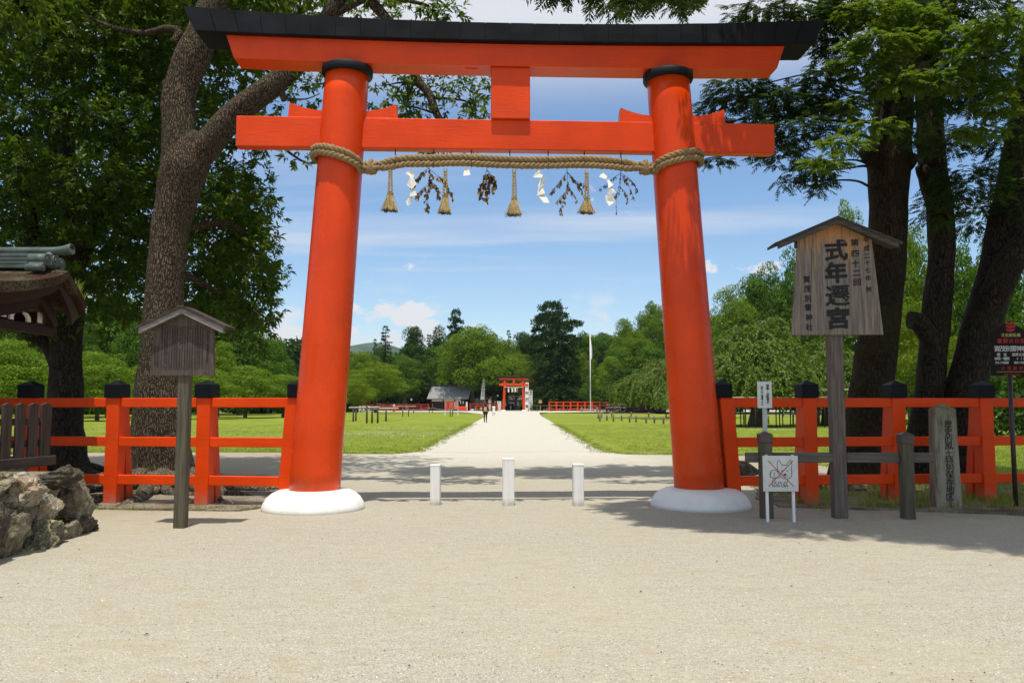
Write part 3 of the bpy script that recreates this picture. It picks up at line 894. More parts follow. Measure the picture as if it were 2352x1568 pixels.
def streamer(pts, label):
    a = tl(pts[0][0], pts[0][1], -.27); o = thing('paper_streamer', label, 'paper streamer', to_world(a), TA, 'white paper streamers on the rope')
    i = 0
    for seg in pts[1:]:
        q = [tl(x, y, -.27 - dw) - a for x, y, dw in seg]
        b = MB(); m_ = len(q)
        b.prism(q, (0, .004, 0)); b.build('paper_fold', M['paper'], o, fix=True)
streamer([(947, 388), [(949, 387, 0), (931, 397, .02), (941, 405, .06), (948, 413, .02), (951, 403, 0)], [(941, 405, .06), (950, 412, .0), (957, 422, .02), (945, 434, .07), (934, 424, .03)],
          [(945, 433, .05), (950, 425, .0), (954, 440, .02), (957, 449, .03), (940, 451, .08)], [(940, 450, .05), (949, 453, .01), (945, 464, .02), (937, 473, .05), (932, 462, .02)]], 'leftmost white zigzag paper streamer beside the first straw tassel')
streamer([(1070, 380), [(1071, 381, 0), (1078, 391, .02), (1081, 402, .04), (1064, 404, .03), (1066, 390, .0)]], 'short single fold white paper streamer, the smallest on the rope')
streamer([(1237, 390), [(1232, 391, .0), (1241, 392, .03), (1247, 402, .02), (1244, 408, .05), (1223, 407, .0)], [(1244, 405, .04), (1254, 414, .01), (1250, 422, .0), (1238, 436, .05), (1236, 424, .03)],
          [(1236, 433, .03), (1246, 430, 0), (1252, 444, .03), (1234, 450, .05)], [(1234, 448, .04), (1248, 447, 0), (1258, 456, .02), (1262, 466, .04), (1249, 465, .06), (1238, 456, .03)]], 'white zigzag paper streamer hanging right of the middle straw tassel')
streamer([(1384, 393), [(1386, 393, 0), (1376, 406, .02), (1392, 412, .05), (1395, 405, .0)], [(1390, 409, .04), (1397, 411, .0), (1409, 424, .02), (1398, 433, .06), (1396, 422, .02)],
          [(1398, 431, .05), (1404, 428, 0), (1415, 443, .02), (1395, 448, .05)], [(1390, 449, .02), (1404, 447, .05), (1412, 458, .0), (1412, 464, .03), (1399, 473, .06), (1392, 462, .03)]], 'rightmost white paper streamer with a crumpled end beside the last dried branch')

def dried_branch(x0, y0, twigs, leafsize, label, seed, curl=False):
    rr = random.Random(seed)
    a = tl(x0, y0, -.24); o = thing('dried_branch', label, 'dried branch', to_world(a), TA, 'dried branches hanging from the rope')
    tw = MB(); lf = MB()
    for tpts, dens in twigs:
        P = spline([tl(x, y, -.24 + rr.uniform(-.06, .06)) - a for x, y in tpts], 5)
        tw.tube(P, [.0045 - .003 * i / len(P) for i in range(len(P))], 5)
        for i in range(int(len(P) * dens * .5)):
            p = P[int(len(P) * (.22 + .78 * rr.random())) - 1]
            d = Vector((rr.uniform(-1, 1) * .6, rr.uniform(-.6, .6), -1)).normalized()
            L = leafsize * rr.uniform(.7, 1.25); wd = L * (.36 if curl else .24)
            s = d.cross(Vector((rr.uniform(-1, 1), 1, rr.uniform(-1, 1)))).normalized(); nn = d.cross(s)
            st = p + d * .008
            vs = [st, st + d * L * .45 + s * wd + nn * wd * .7, st + d * L + nn * L * rr.uniform(-.2, .3), st + d * L * .45 - s * wd + nn * wd * .7, st + d * L * .5]
            lf.add(vs, [(0, 1, 4), (1, 2, 4), (2, 3, 4), (3, 0, 4)])
    tw.build('twig', M['dry_twig'], o)
    tag(lf.build('leaves', M['dry_leaf'], o), kind='stuff')
dried_branch(985, 378, [([(985, 378), (986, 410), (984, 440), (983, 478)], 2.6), ([(985, 387), (970, 396), (958, 410), (945, 425)], 3.0), ([(985, 387), (1003, 402), (1018, 412), (1034, 440), (1042, 458)], 2.2),
    ([(986, 415), (1000, 425), (1008, 440), (1012, 463)], 3.0), ([(985, 425), (972, 432), (960, 446), (953, 452)], 3.2), ([(984, 440), (978, 455), (982, 486)], 2.2), ([(986, 395), (996, 405), (1010, 407)], 2.4)], .075, 'dried brown branch behind the second tassel, widest on the left half', 3, True)
dried_branch(1119, 386, [([(1119, 386), (1112, 410), (1104, 432), (1106, 455)], 3.6), ([(1119, 390), (1124, 415), (1118, 440), (1116, 465)], 3.4), ([(1120, 392), (1132, 408), (1136, 425), (1132, 440)], 3.6)], .095, 'compact curled brown branch hanging alone left of the middle tassel', 5, True)
dried_branch(1302, 388, [([(1302, 388), (1304, 415), (1300, 445), (1292, 470), (1288, 490)], 2.4), ([(1303, 395), (1290, 412), (1275, 430), (1264, 442)], 3.2), ([(1303, 395), (1318, 412), (1332, 430), (1342, 450)], 3.0),
    ([(1302, 425), (1314, 440), (1326, 462)], 3.0), ([(1300, 440), (1286, 455), (1278, 464)], 3.0), ([(1304, 398), (1322, 415), (1345, 425), (1352, 440)], 2.4)], .072, 'dried brown branch behind the tassel nearest the right pillar', 8)
dried_branch(1426, 390, [([(1426, 390), (1424, 420), (1416, 455), (1416, 490)], 2.6), ([(1425, 398), (1405, 412), (1390, 425), (1377, 432)], 2.4), ([(1426, 398), (1445, 410), (1458, 425), (1464, 440)], 3.2),
    ([(1424, 430), (1438, 445), (1442, 465)], 3.2), ([(1426, 402), (1440, 418), (1452, 445), (1456, 455)], 3.0), ([(1420, 440), (1410, 455), (1408, 465)], 2.6)], .058, 'thin needle-leaved dried branch hanging closest to the right pillar', 9)

# ------------------------------------------------------------------ bollards
for px, yb, yt, wpx, ang, lab in ((999, 1163, 1067, 22, -3, 'left white square bollard in the gateway, slimmer than the middle one'),
                                  (1167.5, 1163, 1053, 27, 2, 'tallest white bollard in the middle of the gateway with a cracked edge'),
                                  (1329, 1164, 1066, 24, 3, 'right white square bollard nearest the right pillar')):
    p = gnd(px, yb - 2); h = at(px, yt, p.y).z; w = wpx * p.y / FPX
    o = thing('bollard', lab, 'bollard', (p.x, p.y + w / 2, 0), R(ang), 'white bollards in the gateway')
    b = MB(); b.box((0, 0, h / 2 - .06), (w, w, h + .12 - .03), bev=.008); b.build('post', M['bollard'], o)
    b = MB(); b.box((0, 0, h - .012), (w + .006, w + .006, .03), bev=.006); b.build('cap', M['bollard'], o)

# ------------------------------------------------------------------ red fences
def fence(name, label, group, A, B, us, zr, lean_at=None, lean=0.0, brace=True, extra=0.4):
    A = Vector(A); B = Vector(B); d = B - A; L = d.length; ang = math.atan2(d.y, d.x)
    o = thing(name, label, 'fence', (A.x, A.y, 0), ang, group)
    prev = None
    for i, u in enumerate(us):
        lx = lean if (lean_at == i) else 0.0
        b = MB(); ps, hh = .225, 1.735
        b.v += []
        sh = Matrix(((1, 0, lx), (0, 1, 0), (0, 0, 1)))
        b.box((0, 0, hh / 2 - .05), (ps, ps, hh + .1), rot=sh, bev=.008)
        po = b.build('post', M['red_fence'], o, (u, 0, 0))
        c = MB(); x = lx * 1.86
        c.box((lx * 1.86, 0, 1.735 + .105), (.285, .285, .21), bev=.006)
        top = 1.735 + .21
        q = .1425
        c.add([(x - q, -q, top), (x + q, -q, top), (x + q, q, top), (x - q, q, top), (x, 0, top + .085)], [(0, 1, 4), (1, 2, 4), (2, 3, 4), (3, 0, 4)])
        c.build('cap', M['black_paint'], po)
        if brace and lx == 0:
            vs = [(-.06, .25, 1.58), (.06, .25, 1.58), (.06, .11, 1.58), (-.06, .11, 1.58), (-.06, .46, -.02), (.06, .46, -.02), (.06, .28, -.02), (-.06, .28, -.02)]
            r_ = MB(); r_.add(vs, [(0, 1, 2, 3), (7, 6, 5, 4), (0, 4, 5, 1), (1, 5, 6, 2), (2, 6, 7, 3), (3, 7, 4, 0)])
            r_.build('brace', M['red_fence'], po, fix=True)
        if prev is not None:
            for z in zr:
                l0 = lean * z if lean_at == i - 1 else 0; l1 = lean * z if lean_at == i else 0
                x0 = prev + .10 + l0; x1 = u - .10 + l1
                m_ = MB(); m_.box(((x0 + x1) / 2, -.03, z), (x1 - x0, .10, .152), bev=.008); m_.build('rail', M['red_fence'], o)
        prev = u
    return o
ZR = (1.655, 1.02, .405)
pA = gnd(677, 1166); pB = gnd(259, 1160)
FL0 = Vector((-3.44, 12.82, 0)); FL1 = Vector((-8.2, 13.42, 0))
def fu(px, A, B):
    """distance along the fence line A-B where the sight line of column px (near the ground) crosses it"""
    d = ray(px, 1100); dx = Vector((d.x, d.y)); e = Vector((B.x - A.x, B.y - A.y)).normalized()
    # A + e*u = dx*t
    det = e.x * -dx.y + dx.x * e.y
    return (-A.x * -dx.y + -dx.x * A.y) / det if abs(det) > 1e-9 else 0
def fux(px, A, B):
    d = ray(px, 1100); k = d.x / d.y
    e = (B - A).normalized()
    return (k * A.y - A.x) / (e.x - k * e.y)
us = [fux(p, FL1, FL0) for p in (666, 470, 262, 62)] ; us.append(us[-1] - 1.45); us.append(us[-1] - 1.45)
us2 = sorted(us)
fence('red_fence', 'red three-rail fence with black post caps left of the gate', 'red fences beside the gate', FL1, FL0, us2, ZR, len(us2) - 1, .065)
FR0 = Vector((3.42, 12.92, 0)); FR1 = Vector((8.4, 13.48, 0))
us = [fux(p, FR0, FR1) for p in (1676, 1858, 2062, 2264)]; us.append(us[-1] + 1.42); us.append(us[-1] + 1.42)
fence('red_fence', 'red three-rail fence with black post caps right of the gate, in tree shade', 'red fences beside the gate', FR0, FR1, us, ZR, 0, -.065)
# ------------------------------------------------------------------ lettering
DG = None
def glyph(ch, size, bold=0.0, thick=.0015, sx=1.0, shear=0.0):
    cu = bpy.data.curves.new('glyph', 'FONT')
    cu.body = ch; cu.size = size; cu.align_x = 'CENTER'; cu.align_y = 'CENTER'
    cu.resolution_u = 2; cu.offset = bold * size; cu.extrude = thick; cu.shear = shear; cu.space_character = sx
    o = bpy.data.objects.new('glyph', cu); COL.objects.link(o)
    bpy.context.view_layer.update()
    me = bpy.data.meshes.new_from_object(o.evaluated_get(bpy.context.evaluated_depsgraph_get()))
    bpy.data.objects.remove(o); bpy.data.curves.remove(cu)
    return me
def lettering(items, mat, parent, name='lettering', rotz=0.0, origin=(0, 0, 0)):
    """items: (text, x, z, size, bold, stretch_x, tilt) on the plane y = 0 facing -y; joined into one flat print."""
    b = MB()
    for it in items:
        ch, x, z, size, bold = it[:5]; stx = it[5] if len(it) > 5 else 1.0; tilt = it[6] if len(it) > 6 else 0.0
        me = glyph(ch, size, bold)
        n = len(me.vertices)
        if not n: continue
        co = np.empty(n * 3, np.float32); me.vertices.foreach_get('co', co); co = co.reshape(-1, 3)
        if len(ch) == 1 and ch not in '・':
            cx = (co[:, 0].min() + co[:, 0].max()) / 2; cy = (co[:, 1].min() + co[:, 1].max()) / 2
            co[:, 0] -= cx; co[:, 1] -= cy
        V = [(x + c[0] * stx, -c[2], z + c[1] + c[0] * tilt) for c in co]
        b.add(V, [tuple(p.vertices) for p in me.polygons])
        bpy.data.meshes.remove(me)
    o = b.build(name, mat, parent, origin, (0, 0, rotz))
    return o

# ------------------------------------------------------------------ left notice board
def gable_roof(half, z_e, z_r, y0, y1, th, mat_top, mat_front, parent, lap=.02):
    """two plank slopes meeting at a ridge + front bargeboards"""
    for s in (-1, 1):
        b = MB()
        poly = [(0, y0, z_r), (s * half, y0, z_e), (s * half, y0, z_e + th * .55), (0, y0, z_r + th * .55)]
        if s < 0: poly = poly[::-1]
        b.prism(poly, (0, y1 - y0, 0)); b.build('roof_slope', mat_top, parent, fix=True)
        b = MB(); k = .94
        poly = [(s * .0015, y0 + .012, z_r - th), (s * half * k, y0 + .012, z_r + (z_e - z_r) * k - th), (s * half * k, y0 + .012, z_r + (z_e - z_r) * k - .002), (s * .0015, y0 + .012, z_r - .002)]
        if s < 0: poly = poly[::-1]
        b.prism(poly, (0, .05, 0)); b.build('bargeboard', mat_front, parent, fix=True)
Y0 = gnd(409, 1213).y; pb = gnd(409, 1213)
def zz(py, Y): return at(1176, py, Y).z
def xx(px, py, Y): return at(px, py, Y).x
NB = thing('notice_board', 'small roofed wooden notice board with faded columns of text on a single post', 'notice board', (pb.x, pb.y + .08, 0), R(-1.5))
k = Y0 / FPX
b = MB(); b.box((0, 0, 1.15), (.148, .148, 2.36), bev=.012); b.build('post', M['wood_post'], NB)
zb, zt = zz(862, Y0), zz(745, Y0)
b = MB(); poly = [(-.435, -.10, zb), (.425, -.10, zb), (.405, -.10, zt + .03), (0, -.10, zt + .21), (-.405, -.10, zt + .03)]
b.prism(poly, (0, .045, 0)); b.build('board', M['notice'], NB, fix=True)
gable_roof(.605, zz(757, Y0), zz(709, Y0), -.20, .16, .075, M['wood_dark_x'], M['wood_roof_l'], NB)
b = MB(); b.box((0, -.02, zz(712, Y0) + .035), (.09, .40, .03)); b.build('ridge_cap', M['wood_dark_x'], NB)
rr = random.Random(4)
def faint_columns(cols, mat, parent, ch, y):
    b = MB()
    for x, z0, z1, w in cols:
        z = z0
        while z - ch > z1:
            if rr.random() < .93:
                for q in range(3):
                    ww = w * rr.uniform(.5, 1); h = ch * .14
                    zc = z - ch * (.14 + .27 * q); xc = x + rr.uniform(-.1, .1) * w
                    b.add([(xc - ww / 2, y, zc - h), (xc + ww / 2, y, zc - h), (xc + ww / 2, y, zc + h), (xc - ww / 2, y, zc + h)], [(0, 1, 2, 3)])
                xc = x + rr.uniform(-.25, .25) * w
                b.add([(xc - w * .09, y - .0005, z - ch * .85), (xc + w * .09, y - .0005, z - ch * .85), (xc + w * .09, y - .0005, z), (xc - w * .09, y - .0005, z)], [(0, 1, 2, 3)])
            z -= ch
    return b.build('lettering', mat, parent)
cols = []
for i in range(17):
    x = -.285 + i * .0345
    cols.append((x, zt - .015 - rr.uniform(0, .02), zb + .07 + (.0 if 0 < i < 16 else .0), .019))
faint_columns(cols, M['ink_faded'], NB, .021, -.1045)
faint_columns([(.335, zt - .08, zt - .26, .022), (.335, zt - .27, zb + .13, .034)], M['ink_faded'], NB, .042, -.1045)
faint_columns([(-.375, zt - .30, zb + .10, .022), (-.34, zt - .29, zb + .09, .022)], M['ink_faded'], NB, .036, -.1045)

# ------------------------------------------------------------------ tall wooden sign on the right, with its rail
YS = gnd(1936, 1191).y
ps = gnd(1936, 1191)
BS = thing('shrine_sign', 'large roofed wooden sign with big black brushed characters on a tall post', 'wooden sign', (ps.x, ps.y + .11, 0), R(-2.5))
b = MB(); b.box((0, 0, 1.5), (.19, .19, 3.1), bev=.014); b.build('post', M['wood_grey'], BS)
s_ = YS / FPX
zb, zt, zp = zz(769, YS), zz(553, YS), zz(512, YS)
wb, wt = .655, .535
# five upright planks, butted with fine joints, make the board
NPL = 5
for i in range(NPL):
    f0, f1 = i / NPL, (i + 1) / NPL
    def ex(f, z):
        q = (z - zb) / (zt - zb); w = wb + (wt - wb) * q
        return -w + 2 * w * f
    def topz(x): return zt + (zp - zt) * (1 - min(1, abs(x) / wt))
    g_ = .0022
    x0, x1 = ex(f0, zb) + g_, ex(f1, zb) - g_
    y = -.145 + rr.uniform(-.002, .002)
    xa, xb_ = ex(f1, zt) - g_, ex(f0, zt) + g_
    poly = [(x0, y, zb), (x1, y, zb), (xa, y, topz(xa))]
    if xb_ < 0 < xa: poly.append((0, y, topz(0)))
    poly.append((xb_, y, topz(xb_)))
    b = MB(); b.prism(poly, (0, .05, 0)); b.build('plank', M['sign_board'], BS, fix=True)
gable_roof(.91, zz(568, YS) + .0, zz(508, YS), -.30, .10, .07, M['wood_dark_x'], M['wood_roof'], BS)
for z in (zt - .05,):
    b = MB(); b.box((-wt - .02, -.12, z), (.03, .06, .12)); b.build('batten_end', M['wood_dark'], BS)
b = MB(); b.box((0, -.07, zb + .5), (.9, .045, .09)); b.build('batten', M['wood_grey_x'], BS)
b = MB(); b.box((0, -.07, zt - .1), (.9, .045, .09)); b.build('batten', M['wood_grey_x'], BS)
def col_items(px_list, text, sizes, bold, st=1.0, tilt=0.06):
    out = []
    for (px, py), ch, sz in zip(px_list, text, sizes):
        p = at(px, py, YS - .05)
        out.append((ch, (p.x - ps.x) , p.z, sz, bold, st, tilt))
    return out
def c2s(cx, cy): return ((2200 + cx * 500 / 2063) * .784, (620 + cy * 500 / 2063) * .784)
LY = -.1505
E = 500 / 2063 * .784 * YS / FPX
def big(ch, x0, x1, y0, y1):
    return (c2s((x0 + x1) / 2, (y0 + y1) / 2), ch, (y1 - y0) * E, (x1 - x0) * E)
items = []
for ch, x0, x1, y0, y1 in (('式', 890, 1160, 345, 600), ('年', 890, 1150, 610, 865), ('遷', 895, 1185, 890, 1150), ('宮', 905, 1190, 1160, 1415)):
    (px, py), ch, h, w = big(ch, x0, x1, y0, y1)
    p = at(px, py, YS); items.append((ch, p.x - ps.x, p.z, h * 1.04, .018 if ch == '遷' else .036, w / h, .05))
for it_ in items: lettering([it_], M['ink'], BS, 'painted_character', 0, (0, LY, 0))
items = []
for ch, x0, x1, y0, y1 in (('第', 1190, 1290, 325, 440), ('四', 1190, 1305, 475, 550), ('十', 1200, 1305, 585, 680), ('二', 1205, 1320, 715, 785), ('回', 1220, 1325, 820, 900)):
    (px, py), ch, h, w = big(ch, x0, x1, y0, y1)
    p = at(px, py, YS); items.append((ch, p.x - ps.x, p.z, .108, .018, 1.15, .05))
lettering(items, M['ink'], BS, 'lettering', 0, (0, LY, 0)); items = []
for ch, cx, cy in (('平', 1375, 355), ('成', 1382, 452), ('二', 1385, 545), ('十', 1390, 625), ('七', 1395, 715), ('年', 1402, 810), ('秋', 1410, 943)):
    px, py = c2s(cx, cy); p = at(px, py, YS); items.append((ch, p.x - ps.x, p.z, .088, .014, 1.0, .05))
lettering(items, M['ink'], BS, 'lettering', 0, (0, LY, 0)); items = []
for ch, cx, cy in (('賀', 672, 820), ('茂', 680, 935), ('別', 685, 1050), ('雷', 690, 1160), ('神', 697, 1280), ('社', 703, 1395)):
    px, py = c2s(cx, cy); p = at(px, py, YS); items.append((ch, p.x - ps.x, p.z, .105, .014, 1.0, .05))
lettering(items, M['ink'], BS, 'lettering', 0, (0, LY, 0))

# low guard rail that holds the sign post
RL = thing('guard_rail', 'low weathered timber rail with two metal-capped posts at the foot of the large sign', 'guard rail', (ps.x, ps.y + .02, 0), R(-1.0))
for px, py, top in ((1774, 1196, 994), (2093, 1193, 994)):
    p = gnd(px, py); z = at(px, top, p.y + .07).z
    x = p.x - ps.x; w = .165
    b = MB(); b.box((x, 0, (z - .14) / 2 - .04), (w, w, z - .14 + .08), bev=.012); b.build('post', M['wood_post'], RL)
    c = MB(); c.box((x, 0, z - .085), (w + .016, w + .016, .125), bev=.004)
    q = (w + .016) / 2; zt_ = z - .0225
    c.add([(x - q, -q, zt_), (x + q, -q, zt_), (x + q, q, zt_), (x - q, q, zt_), (x, 0, zt_ + .045)], [(0, 1, 4), (1, 2, 4), (2, 3, 4), (3, 0, 4)])
    c.build('post_cap', M['cap_metal'], RL)
zr_ = zz(1051, YS)
x0, x1 = xx(1716, 1051, YS) - ps.x, xx(2146, 1051, YS) - ps.x
xp = [gnd(1774, 1196).x - ps.x, gnd(2093, 1193).x - ps.x]
for a, c in ((x0, xp[0] - .083), (xp[0] + .083, -.097), (.097, xp[1] - .083), (xp[1] + .083, x1)):
    b = MB(); b.box(((a + c) / 2, .045, zr_), (c - a, .075, .142), bev=.008); b.build('rail', M['wood_grey_x'], RL)

# ------------------------------------------------------------------ small white sign behind the rail
pv = gnd(1757, 1180); Yv = pv.y
VS = thing('white_sign', 'narrow white sign with two vertical columns of black characters on a thin pole', 'sign', (xx(1756, 905, Yv), Yv, 0), R(2))
zb, zt = zz(937, Yv), zz(876, Yv)
b = MB(); b.box((0, 0, (zb + zt) / 2), (.218, .022, zt - zb), bev=.004); b.build('board', M['white_board'], VS)
b = MB(); b.box((.005, .03, zb / 2 + .1), (.062, .034, zb + .3)); b.build('pole', M['gray_metal'], VS)
H = zt - zb
it = []
for i, ch in enumerate('単車・自転車の'):
    it.append((ch, .045, zt - .062 - i * (H - .12) / 6.2 * .93, .050, .012))
for i, ch in enumerate('進入はご遠慮下さい'):
    it.append((ch, -.042, zt - .088 - i * (H - .13) / 8 * .96, .038, .006))
lettering(it, M['ink'], VS, 'lettering', 0, (0, -.0135, 0))

# ------------------------------------------------------------------ no-dogs sign
pd = gnd(1790, 1199); Yd = pd.y
DS = thing('dog_sign', 'square white sign with a crossed-out dog drawing on two white legs', 'sign', (xx(1792.5, 1087, Yd), Yd, 0), R(1))
zb, zt = zz(1128, Yd), zz(1046, Yd); wd = xx(1833, 1087, Yd) - xx(1752, 1087, Yd)
b = MB(); b.box((0, 0, (zb + zt) / 2), (wd, .018, zt - zb), bev=.003); b.build('panel', M['white_board'], DS)
for x in (-.38 * wd, .37 * wd):
    b = MB(); b.box((x, .026, zt / 2 - .05), (.036, .03, zt + .12)); b.build('leg', M['white_paint'], DS)
def dxy(x, y): return Vector(((x - 465) / 351 * wd, -.0105, zb + (1220 - y) / 352 * (zt - zb)))
def ribbon(b, pts, w, close=False, smooth=True):
    P = [dxy(*p) for p in pts]
    if smooth: P = spline(P, 5)
    for i in range(len(P) - 1):
        a, c = P[i], P[i + 1]; d = (c - a)
        if d.length < 1e-6: continue
        d.normalize(); n = Vector((-d.z, 0, d.x)) * w / 2; e = d * w * .35
        b.add([a - e - n, c + e - n, c + e + n, a - e + n], [(0, 1, 2, 3)])
def disc(b, x, y, rx_, ry_, dy=0.0):
    c = dxy(x, y); n = 14; s = wd / 351
    b.add([(c.x + rx_ * s * math.cos(2 * math.pi * i / n), c.y - dy, c.z + ry_ * s * math.sin(2 * math.pi * i / n)) for i in range(n)], [tuple(range(n))])
b = MB(); lw = .0075
ribbon(b, [(438, 1022), (432, 965), (436, 930), (450, 913), (466, 938), (484, 963)], lw)
ribbon(b, [(484, 963), (505, 960), (526, 963)], lw)
ribbon(b, [(526, 963), (540, 935), (564, 912), (579, 940), (579, 975), (571, 1002), (577, 1035), (572, 1068), (557, 1085), (536, 1094)], lw)
ribbon(b, [(440, 1020), (436, 1032), (455, 1056), (470, 1078), (490, 1091), (502, 1097)], lw)
ribbon(b, [(441, 1032), (425, 1014), (395, 1009), (370, 1019), (361, 1032)], lw); ribbon(b, [(361, 1032), (373, 1034)], lw, smooth=False); ribbon(b, [(373, 1034), (358, 1044), (352, 1052)], lw)
ribbon(b, [(352, 1052), (365, 1055), (359, 1068), (362, 1082), (376, 1077), (384, 1090), (405, 1091), (425, 1082), (458, 1086)], lw)
ribbon(b, [(412, 1035), (400, 1048), (398, 1065), (408, 1080)], lw * .8)
ribbon(b, [(402, 1091), (386, 1110), (380, 1140), (375, 1170)], lw); ribbon(b, [(375, 1170), (409, 1171), (405, 1161), (393, 1157)], lw, smooth=False); ribbon(b, [(393, 1157), (400, 1138), (416, 1124)], lw)
ribbon(b, [(414, 1126), (413, 1142), (428, 1155), (420, 1170), (452, 1171), (448, 1160), (436, 1156)], lw, smooth=False); ribbon(b, [(436, 1156), (440, 1140), (444, 1128), (470, 1140)], lw)
ribbon(b, [(466, 1126), (470, 1150), (473, 1172), (502, 1173), (500, 1162), (490, 1158)], lw, smooth=False); ribbon(b, [(490, 1158), (497, 1135), (518, 1124)], lw)
ribbon(b, [(505, 1140), (503, 1168), (534, 1170), (531, 1160), (521, 1156), (528, 1130), (534, 1098)], lw, smooth=False)
ribbon(b, [(492, 1072), (508, 1080), (526, 1072), (530, 1062)], lw * .7)
disc(b, 507, 1055, 15, 12); disc(b, 481, 1018, 6, 7); disc(b, 531, 1018, 6, 7)
b.build('dog_drawing', M['ink'], DS)
b = MB(); disc(b, 502, 1051, 4, 3, .0012); b.build('nose_highlight', M['white_board'], DS)
b = MB()
for p, q, dy in (((341, 916), (592, 1170), .0006), ((592, 916), (341, 1170), .0011)):
    a, c = dxy(*p), dxy(*q); d = (c - a).normalized(); n = Vector((-d.z, 0, d.x)) * .0055
    o_ = Vector((0, -dy, 0)); b.add([a - n + o_, c - n + o_, c + n + o_, a + n + o_], [(0, 1, 2, 3)])
b.build('red_cross', M['cross_red'], DS)

# ------------------------------------------------------------------ stone marker
pm = gnd(2186, 1170)
MS = thing('stone_marker', 'mossy square stone pillar carved with a column of dark characters', 'stone marker', (pm.x + .03, pm.y + .22, 0), R(-12))
hm = at(2180, 938, pm.y).z; w = .345
b = MB(); b.box((0, 0, hm / 2 - .05), (w + .03, w + .03, hm + .1), taper=((w - .03) / (w + .03), (w - .03) / (w + .03)), bev=.012)
q = w / 2 - .022
b.add([(-q, -q, hm - .004), (q, -q, hm - .004), (q, q, hm - .004), (-q, q, hm - .004), (0, 0, hm + .085)], [(0, 1, 4), (1, 2, 4), (2, 3, 4), (3, 0, 4)])
b.build('shaft', M['granite'], MS)
it = []
for i, ch in enumerate('歴史的風土特別保存地区'):
    z = hm - .245 - i * .1125
    it.append((ch, .012 + (.022 - i * .002), 0, .125, .006, 1.0, .04, z))
b2 = [(c, x, z, s, bo, st, ti) for c, x, _, s, bo, st, ti, z in it]
o = lettering(b2, M['ink'], MS, 'lettering', 0, (0, -(w + .03) / 2 - .004, 0))
o.rotation_euler = (-math.atan2(.03, hm), 0, 0)
o.location = (0, -(w + .03) / 2 - .003, 0)

# ------------------------------------------------------------------ brown enamel sign at the right edge
pe = gnd(2324, 1160); Ye = pe.y - .3
ES = thing('brown_sign', 'dark brown sign with yellow, red and white characters at the right edge', 'sign', (xx(2319, 860, Ye), Ye, 0), R(-3))
b = MB(); b.tube([(0, 0, -.1), (0, 0, zz(862, Ye))], .036, 12); b.build('pole', M['brown_metal'], ES)
zb, zt, zp = zz(863, Ye), zz(764, Ye), zz(738, Ye)
wl_ = -xx(2276, 800, Ye) + xx(2319, 800, Ye)
b = MB(); b.prism([(-wl_, -.045, zb), (wl_, -.045, zb), (wl_, -.045, zt), (0, -.045, zp), (-wl_, -.045, zt)], (0, .02, 0)); b.build('panel', M['sign_brown'], ES, fix=True)
def c4(cx, cy):    # crop pixel of the 2600..3000 x 850..1250 close-up -> local x, z
    p = at((2600 + cx * 400 / 1568) * .784, (850 + cy * 400 / 1568) * .784, Ye)
    return p.x - ES.location.x, p.z
kx = 400 / 1568 * .784 * Ye / FPX
def line(txt, cx0, cx1, cy, h, bold=.01):
    n = len(txt); out = []
    for i, ch in enumerate(txt):
        if ch == ' ': continue
        x, z = c4(cx0 + (cx1 - cx0) * (i + .5) / n, cy); out.append((ch, x, z, h * kx * 1.08, bold, 1.0, 0.0))
    return out
LY = -.0465
lettering(line('文化財愛護', 1288, 1505, 517, 40), M['letter_yellow'], ES, 'lettering', 0, (0, LY, 0))
lettering(line('重要文化財', 1240, 1562, 583, 52, .018) + line('火気厳禁', 1280, 1545, 895, 44) + line('HITACHI', 1325, 1510, 972, 32, .02), M['letter_red'], ES, 'lettering', 0, (0, LY, 0))
lettering(line('賀茂別雷神社', 1215, 1585, 672, 66, .008) + line('国宝', 1225, 1370, 740, 36) + line('重要文化財', 1410, 1590, 740, 36) + line('本殿・権殿', 1215, 1382, 786, 36)
          + line('41棟', 1450, 1575, 786, 34) + line('文久3年造替', 1225, 1372, 832, 30, .006) + line('寛永5年造替', 1435, 1585, 832, 30, .006), M['letter_white'], ES, 'lettering', 0, (0, LY, 0))
b = MB(); x0, z0 = c4(1240, 937); x1, _ = c4(1560, 937); b.add([(x0, LY, z0 - .0025), (x1, LY, z0 - .0025), (x1, LY, z0 + .0025), (x0, LY, z0 + .0025)], [(0, 1, 2, 3)]); b.build('yellow_line', M['letter_yellow'], ES)
b = MB()
for i, (y0, y1) in enumerate(((365, 400), (402, 437), (440, 478))):
    k_ = .0 if i < 2 else .12
    P = [c4(1342 + k_ * 40, y0), c4(1376, y0 + 10), c4(1393, y0 + 6), c4(1410, y0 + 10), c4(1445 - k_ * 40, y0), c4(1445 - k_ * 80, y1 - 8), c4(1412, y1 - 2), c4(1393, y1 + 2), c4(1374, y1 - 2), c4(1342 + k_ * 80, y1 - 8)]
    b.add([(x, LY, z) for x, z in P], [tuple(range(9, -1, -1))])
b.build('emblem', M['letter_red'], ES)

